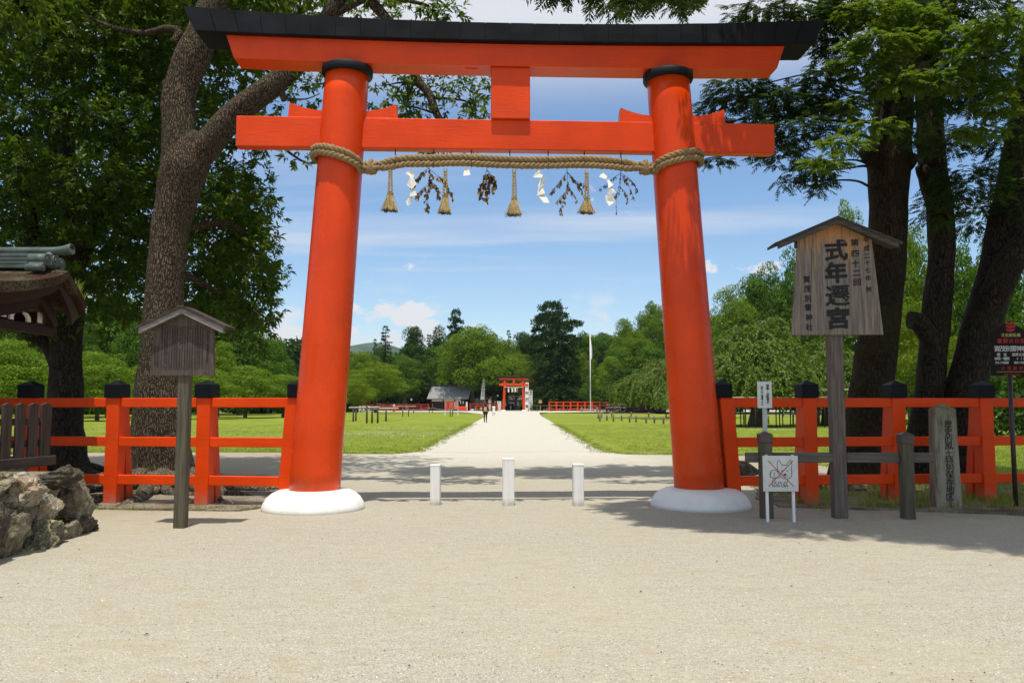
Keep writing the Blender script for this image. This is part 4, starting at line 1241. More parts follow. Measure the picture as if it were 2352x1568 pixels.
# ------------------------------------------------------------------ stone wall of boulders at the left
def boulder(name, c, r, mat, parent, seed, rough=.22, sub=3, tilt=0.0, flat=None):
    import bmesh
    bm = bmesh.new(); bmesh.ops.create_icosphere(bm, subdivisions=sub, radius=1)
    off = Vector((seed * 3.17, seed * 1.7, seed * 7.3))
    rr_ = random.Random(seed)
    planes = [(Vector((rr_.gauss(0, 1), rr_.gauss(0, 1), rr_.gauss(0, 1))).normalized(), rr_.uniform(.60, .88)) for _ in range(12)]
    Mx = Matrix.Rotation(tilt, 3, 'Y')
    for v in bm.verts:
        p = v.co.copy()
        for n, d in planes:
            e = p.dot(n) - d
            if e > 0: p -= n * e * .92
        k = 1 + rough * mnoise.noise(p * 1.6 + off) + rough * .7 * mnoise.noise(p * 3.9 + off) + rough * .5 * mnoise.noise(p * 8.5 + off) + rough * .25 * mnoise.noise(p * 17 + off)
        p = Vector((p.x * r[0], p.y * r[1], p.z * r[2])) * k * 1.12
        v.co = Mx @ p
    me = bpy.data.meshes.new(name); bm.to_mesh(me); bm.free(); me.materials.append(mat)
    me.polygons.foreach_set('use_smooth', [True] * len(me.polygons))
    try: me.set_sharp_from_angle(angle=R(34))
    except Exception: pass
    o = link_mesh(name, me, parent, c); return o
SW = thing('stone_wall', 'rough wall of stacked lichened boulders under the slatted fence at the left', 'stone wall', (-5.75, 9.6, 0))
def wall_pt(sx, sy, depth=0.0):
    px, py = sx * .784, sy * .784; d = ray(px, py); Xw = -5.36 - depth
    t_ = Xw / d.x; return Vector((Xw, d.y * t_, CAM_H + d.z * t_))
STONES = [(64, 1440, 72, 50, 'rock_pale', 0, .1), (165, 1402, 58, 36, 'rock_dark', .12, .0), (228, 1462, 29, 74, 'rock_grey', .05, -.18), (184, 1486, 38, 48, 'rock_dark', .05, 0),
          (131, 1492, 36, 46, 'rock_pale', .0, -.25), (24, 1560, 48, 98, 'rock_grey', -.02, .1), (121, 1578, 60, 54, 'rock_lichen', -.08, 0), (203, 1562, 30, 34, 'rock_grey', -.05, 0),
          (236, 1545, 34, 38, 'rock_dark', .0, 0), (58, 1515, 34, 44, 'rock_grey', .05, 0), (-60, 1560, 60, 110, 'rock_dark', -.1, 0), (-30, 1420, 60, 50, 'rock_grey', .1, 0), (90, 1620, 30, 20, 'rock_dark', 0.02, 0)]
for i, (sx, sy, rx_, ry_, m_, dep, tl_) in enumerate(STONES):
    p = wall_pt(sx, sy, .14 + dep); k = p.y / FPX * .784
    boulder('boulder', p - SW.location, (rx_ * k * .88, .20 + rx_ * k * .45, ry_ * k * .93), M[m_], SW, i + 3, .27, 4, tl_)
# earth core behind the stones and the low step of the bank
b = MB(); b.box((-1.55, .55, .34), (2.6, 2.1, .74), bev=.12); b.build('earth_core', M['soil'], SW)
# dark slatted fence standing on the wall
SF = thing('slat_fence', 'dark weathered slatted fence standing on the boulder wall at the left edge', 'fence', (-6.80, 11.66, 0), math.atan2(-.7, -.16))
zsill = .745
L_ = 3.6
b = MB(); b.box((L_ / 2 - .16, 0, zsill + .07), (L_, .15, .14), bev=.01); b.build('sill', M['wood_dark_x'], SF)
for i in range(16):
    x = .02 + i * .225
    h = .735
    b = MB(); b.box((x, .02, zsill + .14 + h / 2), (.15 if i else .18, .05, h), bev=.006)
    q = .075 if i else .09; zt_ = zsill + .14 + h
    b.add([(x - q, -.005, zt_), (x + q, -.005, zt_), (x + q, .045, zt_), (x - q, .045, zt_), (x, -.005, zt_ + .03), (x, .045, zt_ + .03)], [(0, 1, 4), (1, 2, 5, 4), (2, 3, 5), (3, 0, 4, 5)])
    b.build('slat', M['wood_dark'], SF)
for z in (zsill + .33, zsill + .64):
    b = MB(); b.box((L_ / 2 - .12, -.03, z), (L_ - .1, .045, .10)); b.build('cross_rail', M['wood_dark_x'], SF)

# ------------------------------------------------------------------ roofed gate at the left edge (only its roof is in view)
GL = thing('roofed_gate', 'old gatehouse with curved bark roof and green copper ridge at the left edge', 'gatehouse', (-8.3, 11.9, 0))
def roof_prof(v):         # v: -1 front eave .. 0 ridge .. 1 back eave -> (y, z) of the top surface, concave sweep
    a = abs(v); y = v * 1.48
    z = 3.68 - .44 * (a ** .72) + .10 * a ** 3
    return y, z
NV = 22
def verge_x(v): return 1.60 - .50 * abs(v) ** 1.5
rows_t, rows_b = [], []
b = MB()
for i in range(NV + 1):
    v = -1 + 2 * i / NV; y, z = roof_prof(v); xv = verge_x(v)
    th = .12 + .05 * abs(v)
    rows_t.append([(-3.2, y, z), (-1.2, y, z), (.4, y, z), (xv - .22, y, z - .01), (xv, y, z - .05)])
    rows_b.append([(-3.2, y * .97, z - th), (-1.2, y * .97, z - th), (.4, y * .97, z - th), (xv - .22, y * .97, z - th - .02), (xv, y * .97, z - th - .05)])
b.sheet(rows_t); b.sheet([r[::-1] for r in rows_b])
b.sheet([[t_[-1], bb[-1]] for t_, bb in zip(rows_t, rows_b)], smooth=True)
b.sheet([rows_t[0], rows_b[0]][::-1]); b.sheet([rows_t[-1], rows_b[-1]])
b.sheet([[t_[0], bb[0]] for t_, bb in zip(rows_t, rows_b)][::-1])
b.build('roof', M['bark_roof'], GL, fix=True)
for s in (-1, 1):                    # bargeboards under the verge
    b = MB(); n = 12; outer, inner = [], []
    for i in range(n + 1):
        v = s * i / n * .98; y, z = roof_prof(v); th = .14 + .05 * abs(v)
        outer.append((verge_x(v) - .10, y * .97, z - th - .04)); inner.append((verge_x(v) - .12 - .05 * abs(v), y * .93, z - th - .17 - .04 * abs(v)))
    front = [list(p) for p in zip(outer, inner)]; back = [[(x - .07, y, z) for x, y, z in r] for r in front]
    b.sheet(front); b.sheet([r[::-1] for r in back]); b.sheet([[f[0], k_[0]] for f, k_ in zip(front, back)][::-1]); b.sheet([[f[1], k_[1]] for f, k_ in zip(front, back)])
    b.add(front[-1] + back[-1][::-1], [(0, 1, 2, 3)])
    b.build('bargeboard', M['wood_brown'], GL, fix=True)
    # second board deeper in
    b = MB(); outer, inner = [], []
    for i in range(n + 1):
        v = s * i / n * .86; y, z = roof_prof(v); th = .32
        outer.append((verge_x(v) - .38, y * .9, z - th - .02)); inner.append((verge_x(v) - .38, y * .86, z - th - .22))
    front = [list(p) for p in zip(outer, inner)]; back = [[(x - .08, y, z) for x, y, z in r] for r in front]
    b.sheet(front); b.sheet([r[::-1] for r in back]); b.sheet([[f[0], k_[0]] for f, k_ in zip(front, back)][::-1]); b.sheet([[f[1], k_[1]] for f, k_ in zip(front, back)])
    b.add(front[-1] + back[-1][::-1], [(0, 1, 2, 3)])
    b.build('bargeboard', M['wood_brown'], GL, fix=True)
# gable wall, beams with white-painted ends, posts (the posts stand just outside the frame)
b = MB(); b.prism([(.70, -.8, 2.86), (.70, .8, 2.86), (.70, .45, 3.02), (.70, 0, 3.2), (.70, -.45, 3.02)], (-.06, 0, 0)); b.build('gable_wall', M['blackout'], GL, fix=True)
for y in (-.46, .42):
    b = MB(); b.box((-.9, y, 2.97), (3.7, .12, .17), bev=.01); bm_ = b.build('beam', M['wood_brown'], GL)
    b = MB(); b.box((.957, y, 2.97), (.012, .11, .16)); b.build('beam_end', M['cloth_white'], bm_)
b = MB(); b.box((.85, 0, 2.80), (.16, 1.9, .14), bev=.01); b.build('cross_beam', M['wood_brown'], GL)
pts = [(0.99, -.55 + .05 * math.cos(q), 2.47 + .03 * q) for q in range(5)]
for s in (-1, 1):
    b = MB(); b.prism([(.92, s * .16, 2.88), (.92, s * .26, 2.88), (.92, s * .25, 2.95), (.92, s * .18, 3.01), (.92, s * .08, 3.02), (.92, s * .08, 2.995), (.92, s * .14, 2.97), (.92, s * .17, 2.93)], (-.03, 0, 0)); b.build('white_strut', M['cloth_white'], GL, fix=True)
for x in (-.45, -2.3):
    for y in (-.95, .95):
        b = MB(); b.lathe([(.14, .0), (.13, 2.9)], 14, (x, y, 0)); b.build('post', M['wood_brown'], GL)
b = MB(); b.box((-1.4, 0, .39), (3.4, 3.0, .76), bev=.03); b.build('plinth', M['rock_grey'], GL)
# copper ridge: stacked strips, round top roll with a flared end, scrolled end piece
for z, w in ((3.68, .27), (3.74, .24), (3.80, .22), (3.86, .20)):
    b = MB(); b.box((-.85, 0, z), (4.3, w, .048), bev=.006); b.build('ridge_strip', M['verdigris'], GL)
b = MB(); b.tube([(-3.0, 0, 3.935), (1.35, 0, 3.935), (1.50, 0, 3.945), (1.63, 0, 3.965), (1.65, 0, 3.968)], [.060, .060, .066, .086, .082], 16); b.build('ridge_roll', M['verdigris'], GL)
b = MB(); b.tube([(1.651, 0, 3.968), (1.64, 0, 3.968)], .062, 16); b.build('ridge_roll_mouth', M['wood_brown'], GL)
b = MB(); b.box((1.34, 0, 3.79), (.12, .24, .24), bev=.04)
for s in (-1, 1):
    for (yy, z, r_) in ((.19, 3.77, .088), (.29, 3.635, .052)):
        b.tube([(1.14, s * yy, z), (1.40, s * yy, z)], r_, 16)
        b.tube([(1.395, s * yy, z), (1.412, s * yy, z)], r_ * .55, 12)
    b.box((1.27, s * .24, 3.70), (.24, .07, .14), rot=rx(s * .5), bev=.02)
b.tube([(1.38, 0, 3.79), (1.42, 0, 3.79)], .085, 16); b.tube([(1.415, 0, 3.79), (1.435, 0, 3.79)], .045, 12)
b.build('ridge_end_ornament', M['verdigris'], GL)
b = MB(); rr = random.Random(12)
for k_ in range(150):
    v = rr.uniform(.42, .86); y, z = roof_prof(v); x = verge_x(v) - rr.uniform(.02, .4)
    p = Vector((x, y, z - .03)); d = Vector((rr.gauss(.12, .2), rr.gauss(.1, .25), 1)).normalized() * rr.uniform(.08, .27) * (1.2 - abs(v - .55))
    s = Vector((rr.gauss(0, 1), rr.gauss(0, 1), 0)).normalized() * .007; tip = p + d + Vector((d.x, d.y, -.03)) * .5
    b.add([p - s, p + s, p + d * .6 + s * .8, tip, p + d * .6 - s * .8], [(0, 1, 2, 4), (4, 2, 3)])
tag(b.build('roof_grass', M['blade'], GL), kind='stuff')
# ------------------------------------------------------------------ foliage tools
def unit(a): return a / np.maximum(np.linalg.norm(a, axis=-1, keepdims=True), 1e-9)
def leaf_quads(pos, ax, nrm, L, Wd, fold=.25):
    """kite-shaped leaves: (V, Q). pos, ax, nrm (n,3); L, Wd (n,)"""
    ax = unit(ax); side = unit(np.cross(ax, nrm)); nn = np.cross(side, ax)
    L = L[:, None]; Wd = Wd[:, None]
    mid = pos + ax * L * .42
    up = nn * Wd * fold
    V = np.stack([pos, mid + side * Wd * .5 + up, pos + ax * L - nn * L * .08, mid - side * Wd * .5 + up], 1)
    n = len(pos)
    return V.reshape(-1, 3), np.arange(4 * n).reshape(n, 4)
def rand_dirs(n, rg): return unit(rg.normal(size=(n, 3)))
def blob_points(n, c, r, rg, shell=.45, upper=.25):
    d = rand_dirs(n, rg)
    d[:, 2] = np.where(rg.random(n) < upper, np.abs(d[:, 2]), d[:, 2])
    rad = shell + (1 - shell) * rg.random(n) ** .6
    # lumpy outline
    lump = 1 + .22 * np.sin(d[:, 0] * 5 + c[0] * 3) * np.sin(d[:, 1] * 6 + c[1] * 2) + .16 * np.sin(d[:, 2] * 8 + c[2] * 5 + d[:, 0] * 4)
    return np.asarray(c) + d * np.asarray(r) * (rad * lump)[:, None], d
def broad_shoots(pts, out, rg, nl=9, L=.13, Wd=.048, droop=.45, spread=.8):
    """a twig end with leaves radiating round it and drooping"""
    n = len(pts)
    ax = unit(out * .7 + rg.normal(size=(n, 3)) * .45 + np.array([0, 0, .30]))
    ref = unit(np.cross(ax, rand_dirs(n, rg))); ref2 = np.cross(ax, ref)
    P, A, Nn = [], [], []
    for k in range(nl):
        th = 2.4 * k + rg.random(n) * .8
        rad = ref * np.cos(th)[:, None] + ref2 * np.sin(th)[:, None]
        q = k / nl
        a = unit(ax * (.25 + .75 * q) + rad * spread * (1.1 - .6 * q) + np.array([0, 0, -droop]) * (.6 + .8 * rg.random((n, 1))))
        P.append(pts + ax * L * (.25 + 1.1 * q)[..., None] if np.ndim(q) else pts + ax * L * (.2 + 1.1 * q)); A.append(a)
        Nn.append(unit(ax * .8 + np.array([0, 0, .6]) + rg.normal(size=(n, 3)) * .35))
    P, A, Nn = (np.concatenate(x) for x in (P, A, Nn))
    s = .5 + .8 * rg.random(len(P))
    return leaf_quads(P, A, Nn, L * s, Wd * s * (.8 + .4 * rg.random(len(P))))
def fir_sprays(pts, out, rg, size=.42, pairs=7, w=.030, droop=.22):
    """flat, slightly drooping fans of narrow twiglets"""
    n = len(pts)
    h = unit(out * np.array([1, 1, .12]) + rg.normal(size=(n, 3)) * np.array([.35, .35, .12]) + np.array([0, 0, -droop]) * rg.random((n, 1)) * 2)
    up = unit(np.array([0, 0, 1.]) + rg.normal(size=(n, 3)) * .22); side = unit(np.cross(h, up)); up = np.cross(side, h)
    sz = size * (.6 + .7 * rg.random(n))
    P, A, Nn, L, Wd = [], [], [], [], []
    P.append(pts); A.append(h); Nn.append(up); L.append(sz * 1.05); Wd.append(np.full(n, w * 1.0))
    for k in range(pairs):
        q = (k + .4) / pairs
        for s in (-1, 1):
            o = pts + h * (sz * q)[:, None] + np.array([0, 0, -1.]) * (sz * .16 * q * q)[:, None]
            a = unit(h * .75 + side * s * .8 + np.array([0, 0, -.28]) + rg.normal(size=(n, 3)) * .10)
            P.append(o); A.append(a); Nn.append(unit(up + rg.normal(size=(n, 3)) * .3)); L.append(sz * (.50 - .36 * abs(q - .25)) * (.8 + .4 * rg.random(n))); Wd.append(w * (.8 + .5 * rg.random(n)))
    P, A, Nn, L, Wd = (np.concatenate(x) for x in (P, A, Nn, L, Wd))
    return leaf_quads(P, A, Nn, L, Wd, .15)
def join_vq(parts):
    V, Q, b = [], [], 0
    for v, q in parts:
        V.append(v); Q.append(q + b); b += len(v)
    return np.concatenate(V), np.concatenate(Q)
def crown_obj(name, parts, mat, parent, origin=(0, 0, 0)):
    V, Q = join_vq(parts)
    o = link_mesh(name, np_mesh(name, V - np.asarray(origin), Q, mat), parent); return o
def limb(b, pts, r0, r1, n=10, jit=.14, seed=0, sub=4, pw=1.0):
    P = spline(pts, sub)
    b.tube(P, [r0 + (r1 - r0) * (i / (len(P) - 1)) ** pw for i in range(len(P))], n, jit=jit, seed=seed)
def limb_r(b, pts, rad, n=14, jit=.12, seed=0, sub=4):
    P = spline(pts, sub); m = len(rad) - 1
    rr_ = []
    for i in range(len(P)):
        x = i / (len(P) - 1) * m; k = min(int(x), m - 1); rr_.append(rad[k] + (rad[k + 1] - rad[k]) * (x - k))
    b.tube(P, rr_, n, jit=jit, seed=seed)

# ------------------------------------------------------------------ big evergreen with the plated trunk, left of the gate
YT = 15.6
tb = at(366, 1092, YT); tb.z = 0
T1 = thing('evergreen_tree', 'tall evergreen with thick pale plated forked trunk behind the notice board', 'tree', tb)
def L1(px, py, Y=YT): return at(px, py, Y) - tb
K = YT / FPX
b = MB()
trunk_pts = [(366, 1100), (366, 1060), (366, 990), (366, 900), (371, 780), (379, 660), (391, 540), (407, 450), (425, 380)]
trunk_w = [196, 160, 138, 120, 104, 94, 94, 108, 118]
pts = [L1(*p) for p in trunk_pts]; pts[0].z = -.15
limb_r(b, pts + [L1(436, 330), L1(440, 300)], [w * .88 / 2 * K for w in trunk_w] + [.30, .12], 26, .10, 3)
limb_r(b, [L1(408, 470), L1(412, 390), L1(410, 300), L1(412, 215), L1(442, 130), L1(470, 60), L1(500, -30), L1(530, -140)], [.28, .36, .33, .31, .34, .28, .24, .18], 20, .16, 5)
limb_r(b, [L1(404, 460), L1(432, 388), L1(482, 328), L1(540, 262), L1(600, 215), L1(650, 178), L1(715, 110), L1(755, 40, 15.3), L1(800, -50, 15.1), L1(840, -150, 15)], [.26, .31, .275, .255, .245, .225, .2, .17, .14, .10], 20, .14, 6)
limb(b, [L1(402, 215), L1(388, 200), L1(378, 192)], .16, .11, 10, .2, 8)
limb(b, [L1(400, 100), L1(410, 75), L1(380, 66), L1(330, 76, 16), L1(250, 60, 16.5), L1(160, 20, 17)], .10, .03, 8, .1, 9)
limb(b, [L1(640, 185), L1(648, 215), L1(652, 232)], .10, .05, 8, .3, 10)
limb(b, [L1(800, -50, 15.1), L1(900, 60, 15.1), L1(955, 178, 15.1), L1(985, 215, 15.1), L1(1003, 262, 15), L1(1022, 290, 15)], .11, .06, 10, .1, 11)
limb(b, [L1(985, 215, 15.1), L1(940, 190, 15.1), L1(890, 195, 15.2)], .03, .012, 6); limb(b, [L1(990, 225, 15.1), L1(1060, 230, 15.2), L1(1100, 245, 15)], .03, .01, 6)
limb(b, [L1(1003, 262, 15), L1(940, 245, 15), L1(880, 262, 15)], .025, .01, 6)
limb(b, [L1(755, 40, 15.3), L1(860, -8, 15), L1(930, 0, 15), L1(985, 14, 15)], .07, .03, 8); limb(b, [L1(930, 0, 15), L1(990, -10, 15), L1(1040, 30, 15)], .04, .012, 6)
limb(b, [L1(650, 225), L1(700, 228), L1(735, 215)], .02, .008, 6); limb(b, [L1(540, 262), L1(600, 300, 16), L1(690, 368, 16), L1(735, 375, 16)], .05, .01, 6)
limb(b, [L1(391, 540), L1(450, 520, 16.5), L1(540, 520, 17), L1(600, 600, 17.3)], .12, .03, 8, .1, 14); limb(b, [L1(385, 620), L1(440, 640, 16.8), L1(520, 680, 17.5), L1(590, 720, 17.5)], .09, .02, 8, .1, 15)
b.build('trunk', M['bark_plate'], T1)
rr = random.Random(21)
for i, (a0, Ln, r0) in enumerate(((-100, 2.5, .17), (-70, 2.6, .15), (-40, 2.2, .16), (-5, 2.6, .14), (-130, 2.2, .16), (-160, 2.6, .15), (-85, 1.6, .12), (-55, 1.7, .11), (-20, 1.6, .12), (-115, 2.9, .10))):
    a = R(a0); pts = []
    for k in range(7):
        q = k / 6; aa = a + .5 * mnoise.noise((i * 3.3, q * 2.2, .5))
        d = .55 + Ln * q; pts.append((math.cos(aa) * d, math.sin(aa) * d, .20 * (1 - q) ** 1.4 + .05 * mnoise.noise((i, q * 4, 2)) - .06 * q + .035))
    rb = MB(); limb_r(rb, pts, [r0 * 1.35, r0, r0 * .85, r0 * .7, r0 * .5, r0 * .3], 9, .3, i, 3)
    rb.build('root', M['root'], T1)
def crown_blobs(blobs, rg, per, fn):
    """blobs: (px, py, Y, rx px, ry px, share) -> list of (V, Q)"""
    out = []
    for bl in blobs:
        px, py, Y, rx_, ry_ = bl[:5]; dn = bl[5] if len(bl) > 5 else 1.0
        c = at(px, py, Y); k = Y / FPX; r = (rx_ * k, (rx_ + ry_) * .5 * k, ry_ * k)
        area = (rx_ * ry_) * k * k
        n = max(6, int(per * area * dn))
        p, d = blob_points(n, c, r, rg)
        out.append(fn(p, d, rg))
    return out
ever = lambda p, d, rg: broad_shoots(p, d, rg, 9, .14, .056)
back = lambda p, d, rg: broad_shoots(p, d, rg, 7, .22, .10)
B1 = [(480, 60, 17, 95, 80), (390, 30, 17.6, 100, 80), (560, 130, 17.4, 75, 70), (590, 30, 16.8, 80, 55), (530, -40, 17, 100, 70), (650, 60, 16.5, 45, 35, .6), (640, -10, 16, 80, 40), (330, 120, 17.8, 90, 90),
      (520, 470, 17.6, 90, 80), (575, 500, 17.4, 62, 60), (480, 580, 17.8, 90, 80), (560, 620, 17.4, 76, 70), (600, 570, 17.2, 40, 60), (590, 700, 17.5, 55, 55), (520, 730, 17.7, 80, 45), (455, 690, 18.2, 50, 60), (600, 760, 17.5, 30, 35, .7), (600, 420, 17.4, 24, 40, .7), (470, 430, 18.2, 60, 70),
      (540, 330, 17.5, 60, 70), (500, 250, 17.8, 55, 70, .8), (590, 290, 17, 40, 50, .7),
      (700, 215, 15.8, 45, 38, .55), (735, 190, 15.6, 30, 40, .5), (690, 370, 15.9, 42, 18, .5), (640, 240, 16.2, 26, 40, .6), (720, 262, 15.8, 24, 22, .5),
      (890, 195, 15.1, 50, 28, .7), (950, 205, 15.2, 50, 35, .6), (1040, 215, 15.2, 60, 35, .6), (900, 245, 15.1, 50, 22, .8), (960, 255, 15.1, 45, 22, .7), (1055, 250, 15, 40, 20, .6), (1100, 262, 14.9, 28, 10, .7), (1095, 200, 15.3, 30, 30, .4), (1110, 300, 14.9, 60, 8, .4), (1060, 352, 15, 46, 9, .5), (1000, 352, 15, 30, 7, .4), (1090, 230, 15.2, 30, 30, .45),
      (1022, 32, 15, 44, 26, 1.0), (985, 20, 15, 22, 18, .7), (900, -6, 15, 60, 22, .7), (860, 20, 15.2, 30, 18, .4), (870, 55, 15.6, 30, 16, .5), (700, -10, 15.4, 60, 30, .8), (760, -40, 15.2, 80, 30, .8), (690, 40, 16, 60, 22, .5)]
BK1 = [(500, 500, 20, 110, 110), (560, 640, 20, 75, 110), (480, 680, 20.5, 90, 80), (430, 60, 20, 150, 120), (540, 60, 20, 90, 110), (400, 250, 20, 90, 100, .8), (500, 290, 20, 80, 70, .7)]
crown_obj('crown', crown_blobs(B1, np.random.default_rng(5), 300, ever) + crown_blobs(BK1, np.random.default_rng(51), 210, back), M['leaf_ever'], T1, tb)

# second, darker evergreen further left
YB = 18.2
tb2 = at(150, 1072, YB); tb2.z = 0
T2 = thing('evergreen_tree', 'dark trunked evergreen with dense glossy crown filling the upper left corner', 'tree', tb2)
def L2(px, py, Y=YB): return at(px, py, Y) - tb2
K = YB / FPX
b = MB(); pts = [L2(*p) for p in ((156, 1085), (152, 1050), (151, 960), (150, 860), (149, 780), (150, 700), (158, 600), (168, 480))]; pts[0].z = -.1
limb_r(b, pts, [.58, .44, .38, .34, .35, .42, .34, .26], 16, .14, 2)
limb(b, [L2(140, 835), L2(112, 790), L2(70, 770, 18), L2(10, 740, 17.8)], .24, .08, 10, .15, 3)
limb(b, [L2(150, 720), L2(90, 600, 17.6), L2(60, 450, 17), L2(40, 300, 17)], .24, .08, 10, .12, 4)
limb(b, [L2(158, 640), L2(220, 520, 17.6), L2(260, 400, 17.5), L2(280, 260, 17.5)], .22, .06, 10, .12, 5)
limb(b, [L2(165, 500), L2(150, 300), L2(130, 100), L2(140, -80)], .22, .06, 10, .12, 6)
b.build('trunk', M['bark_dark'], T2)
for i, (a0, Ln) in enumerate(((-30, 1.5), (-60, 1.3), (-110, 1.4), (-10, 1.8), (-150, 1.2))):
    a = R(a0); pts = [(math.cos(a) * (.3 + Ln * q / 4), math.sin(a) * (.3 + Ln * q / 4), .22 * (1 - q / 4) ** 1.5) for q in range(5)]
    rb = MB(); limb(rb, pts, .16, .05, 8, .3, i); rb.build('root', M['bark_dark'], T2)
B2 = [(60, 50, 17.2, 120, 80), (210, 60, 17.6, 130, 90), (300, 20, 18, 90, 70), (80, 170, 16.9, 120, 75), (230, 170, 17.4, 120, 80), (320, 230, 17.6, 70, 80), (40, 290, 16.4, 90, 60), (150, 270, 17, 80, 60), (250, 300, 16.9, 105, 60), (330, 350, 17.6, 55, 70),
      (60, 385, 16.0, 100, 45), (180, 400, 16.1, 90, 42), (290, 420, 16.9, 80, 50), (40, 460, 16.6, 90, 50), (150, 490, 16.8, 100, 55), (260, 500, 17.2, 90, 60), (330, 470, 18, 50, 60), (60, 560, 17, 100, 50), (190, 580, 17.2, 110, 55), (300, 590, 17.8, 75, 55),
      (240, 670, 18, 80, 50), (320, 660, 18.6, 50, 50), (150, 660, 18.4, 80, 45), (210, 725, 17.6, 90, 26, .8), (290, 720, 18.2, 50, 22, .7), (60, 650, 18, 90, 50), (40, 740, 17.4, 60, 28, .8), (100, 760, 17.8, 50, 24, .7), (-60, 100, 17, 100, 120), (-70, 320, 16.6, 90, 110), (-60, 520, 17, 90, 110), (-40, 690, 18, 80, 70)]
BK2 = [(60, 80, 20.5, 150, 130), (230, 80, 21, 150, 130), (330, 250, 21, 90, 160), (90, 270, 20.5, 150, 130), (220, 380, 21, 140, 120), (60, 480, 20.5, 140, 120), (220, 560, 21, 150, 110), (320, 520, 21, 70, 120), (80, 640, 21, 120, 90), (250, 680, 21, 120, 50)]
crown_obj('crown', crown_blobs(B2, np.random.default_rng(6), 240, ever) + crown_blobs(BK2, np.random.default_rng(61), 190, back), M['leaf_ever'], T2, tb2)

# ------------------------------------------------------------------ three firs on the right
def trunk_tree(name, label, YT_, base, pts, widths, mat, seed):
    tb_ = at(*base, YT_); tb_.z = 0
    o = thing(name, label, 'tree', tb_, 0, 'old firs right of the gate')
    b = MB(); P = [at(px, py, YT_) - tb_ for px, py in pts]; P[0].z = -.15
    limb_r(b, P, [w / 2 * YT_ / FPX for w in widths], 20, .09, seed)
    return o, tb_, b
FA, fa, bA = trunk_tree('fir_tree', 'thickest mossy fir trunk with two swollen knots beside the large wooden sign', 16.8, (1985, 1075), [(1978, 1095), (1984, 1050), (1992, 1000), (2000, 900), (2017, 780), (2033, 640), (2040, 500), (2042, 410), (2043, 370), (2045, 320), (2054, 220), (2064, 60), (2068, -120), (2070, -400)], [170, 132, 108, 96, 88, 84, 82, 92, 106, 92, 84, 80, 70, 52], M['bark_moss'], 3)
limb(bA, [at(2000, 360, 16.6) - fa, at(1992, 352, 16.5) - fa, at(1988, 352, 16.45) - fa], .22, .12, 10, .3, 4); limb(bA, [at(2085, 372, 16.6) - fa, at(2094, 364, 16.5) - fa, at(2098, 362, 16.5) - fa], .22, .10, 10, .3, 5)
FB, fb, bB = trunk_tree('fir_tree', 'slender fir trunk with a sawn side stub standing between two thicker trunks', 17.2, (2128, 1000), [(2120, 1075), (2124, 1020), (2130, 940), (2142, 820), (2152, 700), (2162, 600), (2158, 480), (2143, 400), (2138, 330), (2132, 200), (2120, 60), (2112, -150), (2108, -400)], [110, 84, 64, 62, 62, 58, 58, 62, 60, 56, 50, 40, 30], M['bark_dark'], 6)
limb(bB, [at(2142, 790, 17.1) - fb, at(2122, 755, 17.0) - fb, at(2106, 738, 17) - fb, at(2090, 735, 17) - fb], .20, .20, 12, .08, 7)
limb(bB, [at(2140, 420, 17.1) - fb, at(2120, 395, 17.0) - fb, at(2112, 380, 17) - fb], .22, .10, 10, .3, 8)
FC, fc, bC = trunk_tree('fir_tree', 'leaning forked fir trunk nearest the right edge of the photo', 17.0, (2205, 1000), [(2196, 1075), (2200, 1020), (2212, 930), (2236, 820), (2262, 720), (2285, 640), (2300, 560), (2325, 440), (2350, 300), (2375, 150), (2400, -50), (2420, -300)], [130, 104, 86, 82, 82, 78, 76, 74, 70, 66, 60, 44], M['bark_dark'], 9)
limb_r(bC, [at(2262, 730, 16.9) - fc, at(2300, 640, 16.6) - fc, at(2345, 570, 16.3) - fc, at(2410, 500, 16) - fc], [.26, .30, .27, .22], 14, .12, 10)
def branch_to(b, o, fr, blobs, seed):
    rr_ = random.Random(seed)
    for i, bl in enumerate(blobs):
        if i % 3 == 1: continue
        e = at(bl[0], bl[1], bl[2]) - o; Y0_, f = fr
        s = min(f, key=lambda p: (Vector(p) - e).length + .25 * abs(p.z - e.z)) if False else None
        # leave the trunk a little above the clump's height and droop
        z = e.z + .35 * math.hypot(e.x, e.y) * .35
        best = min(f, key=lambda p: abs(p.z - z))
        m_ = best.lerp(e, .5) + Vector((0, 0, .18 * (e - best).length * .3)); m_.z += rr_.uniform(-.1, .2)
        m_ += Vector((rr_.uniform(-.3, .3), rr_.uniform(-.3, .3), 0)); limb(b, [best, best.lerp(m_, .5) + Vector((0, 0, rr_.uniform(-.15, .15))), m_, e], .05, .010, 7, .2, i, 4, .7)
def axis_pts(obj_b, n=40): return None
def trunk_axis(YT_, tb_, pts): 
    P = spline([at(px, py, YT_) - tb_ for px, py in pts], 6); return P
AXA = trunk_axis(16.8, fa, [(2000, 900), (2033, 640), (2042, 410), (2054, 220), (2064, 60), (2068, -120), (2070, -400)])
AXB = trunk_axis(17.2, fb, [(2142, 820), (2162, 600), (2143, 400), (2132, 200), (2120, 60), (2112, -150), (2108, -400)])
AXC = trunk_axis(17.0, fc, [(2236, 820), (2285, 640), (2325, 440), (2350, 300), (2375, 150), (2400, -50), (2420, -300)])
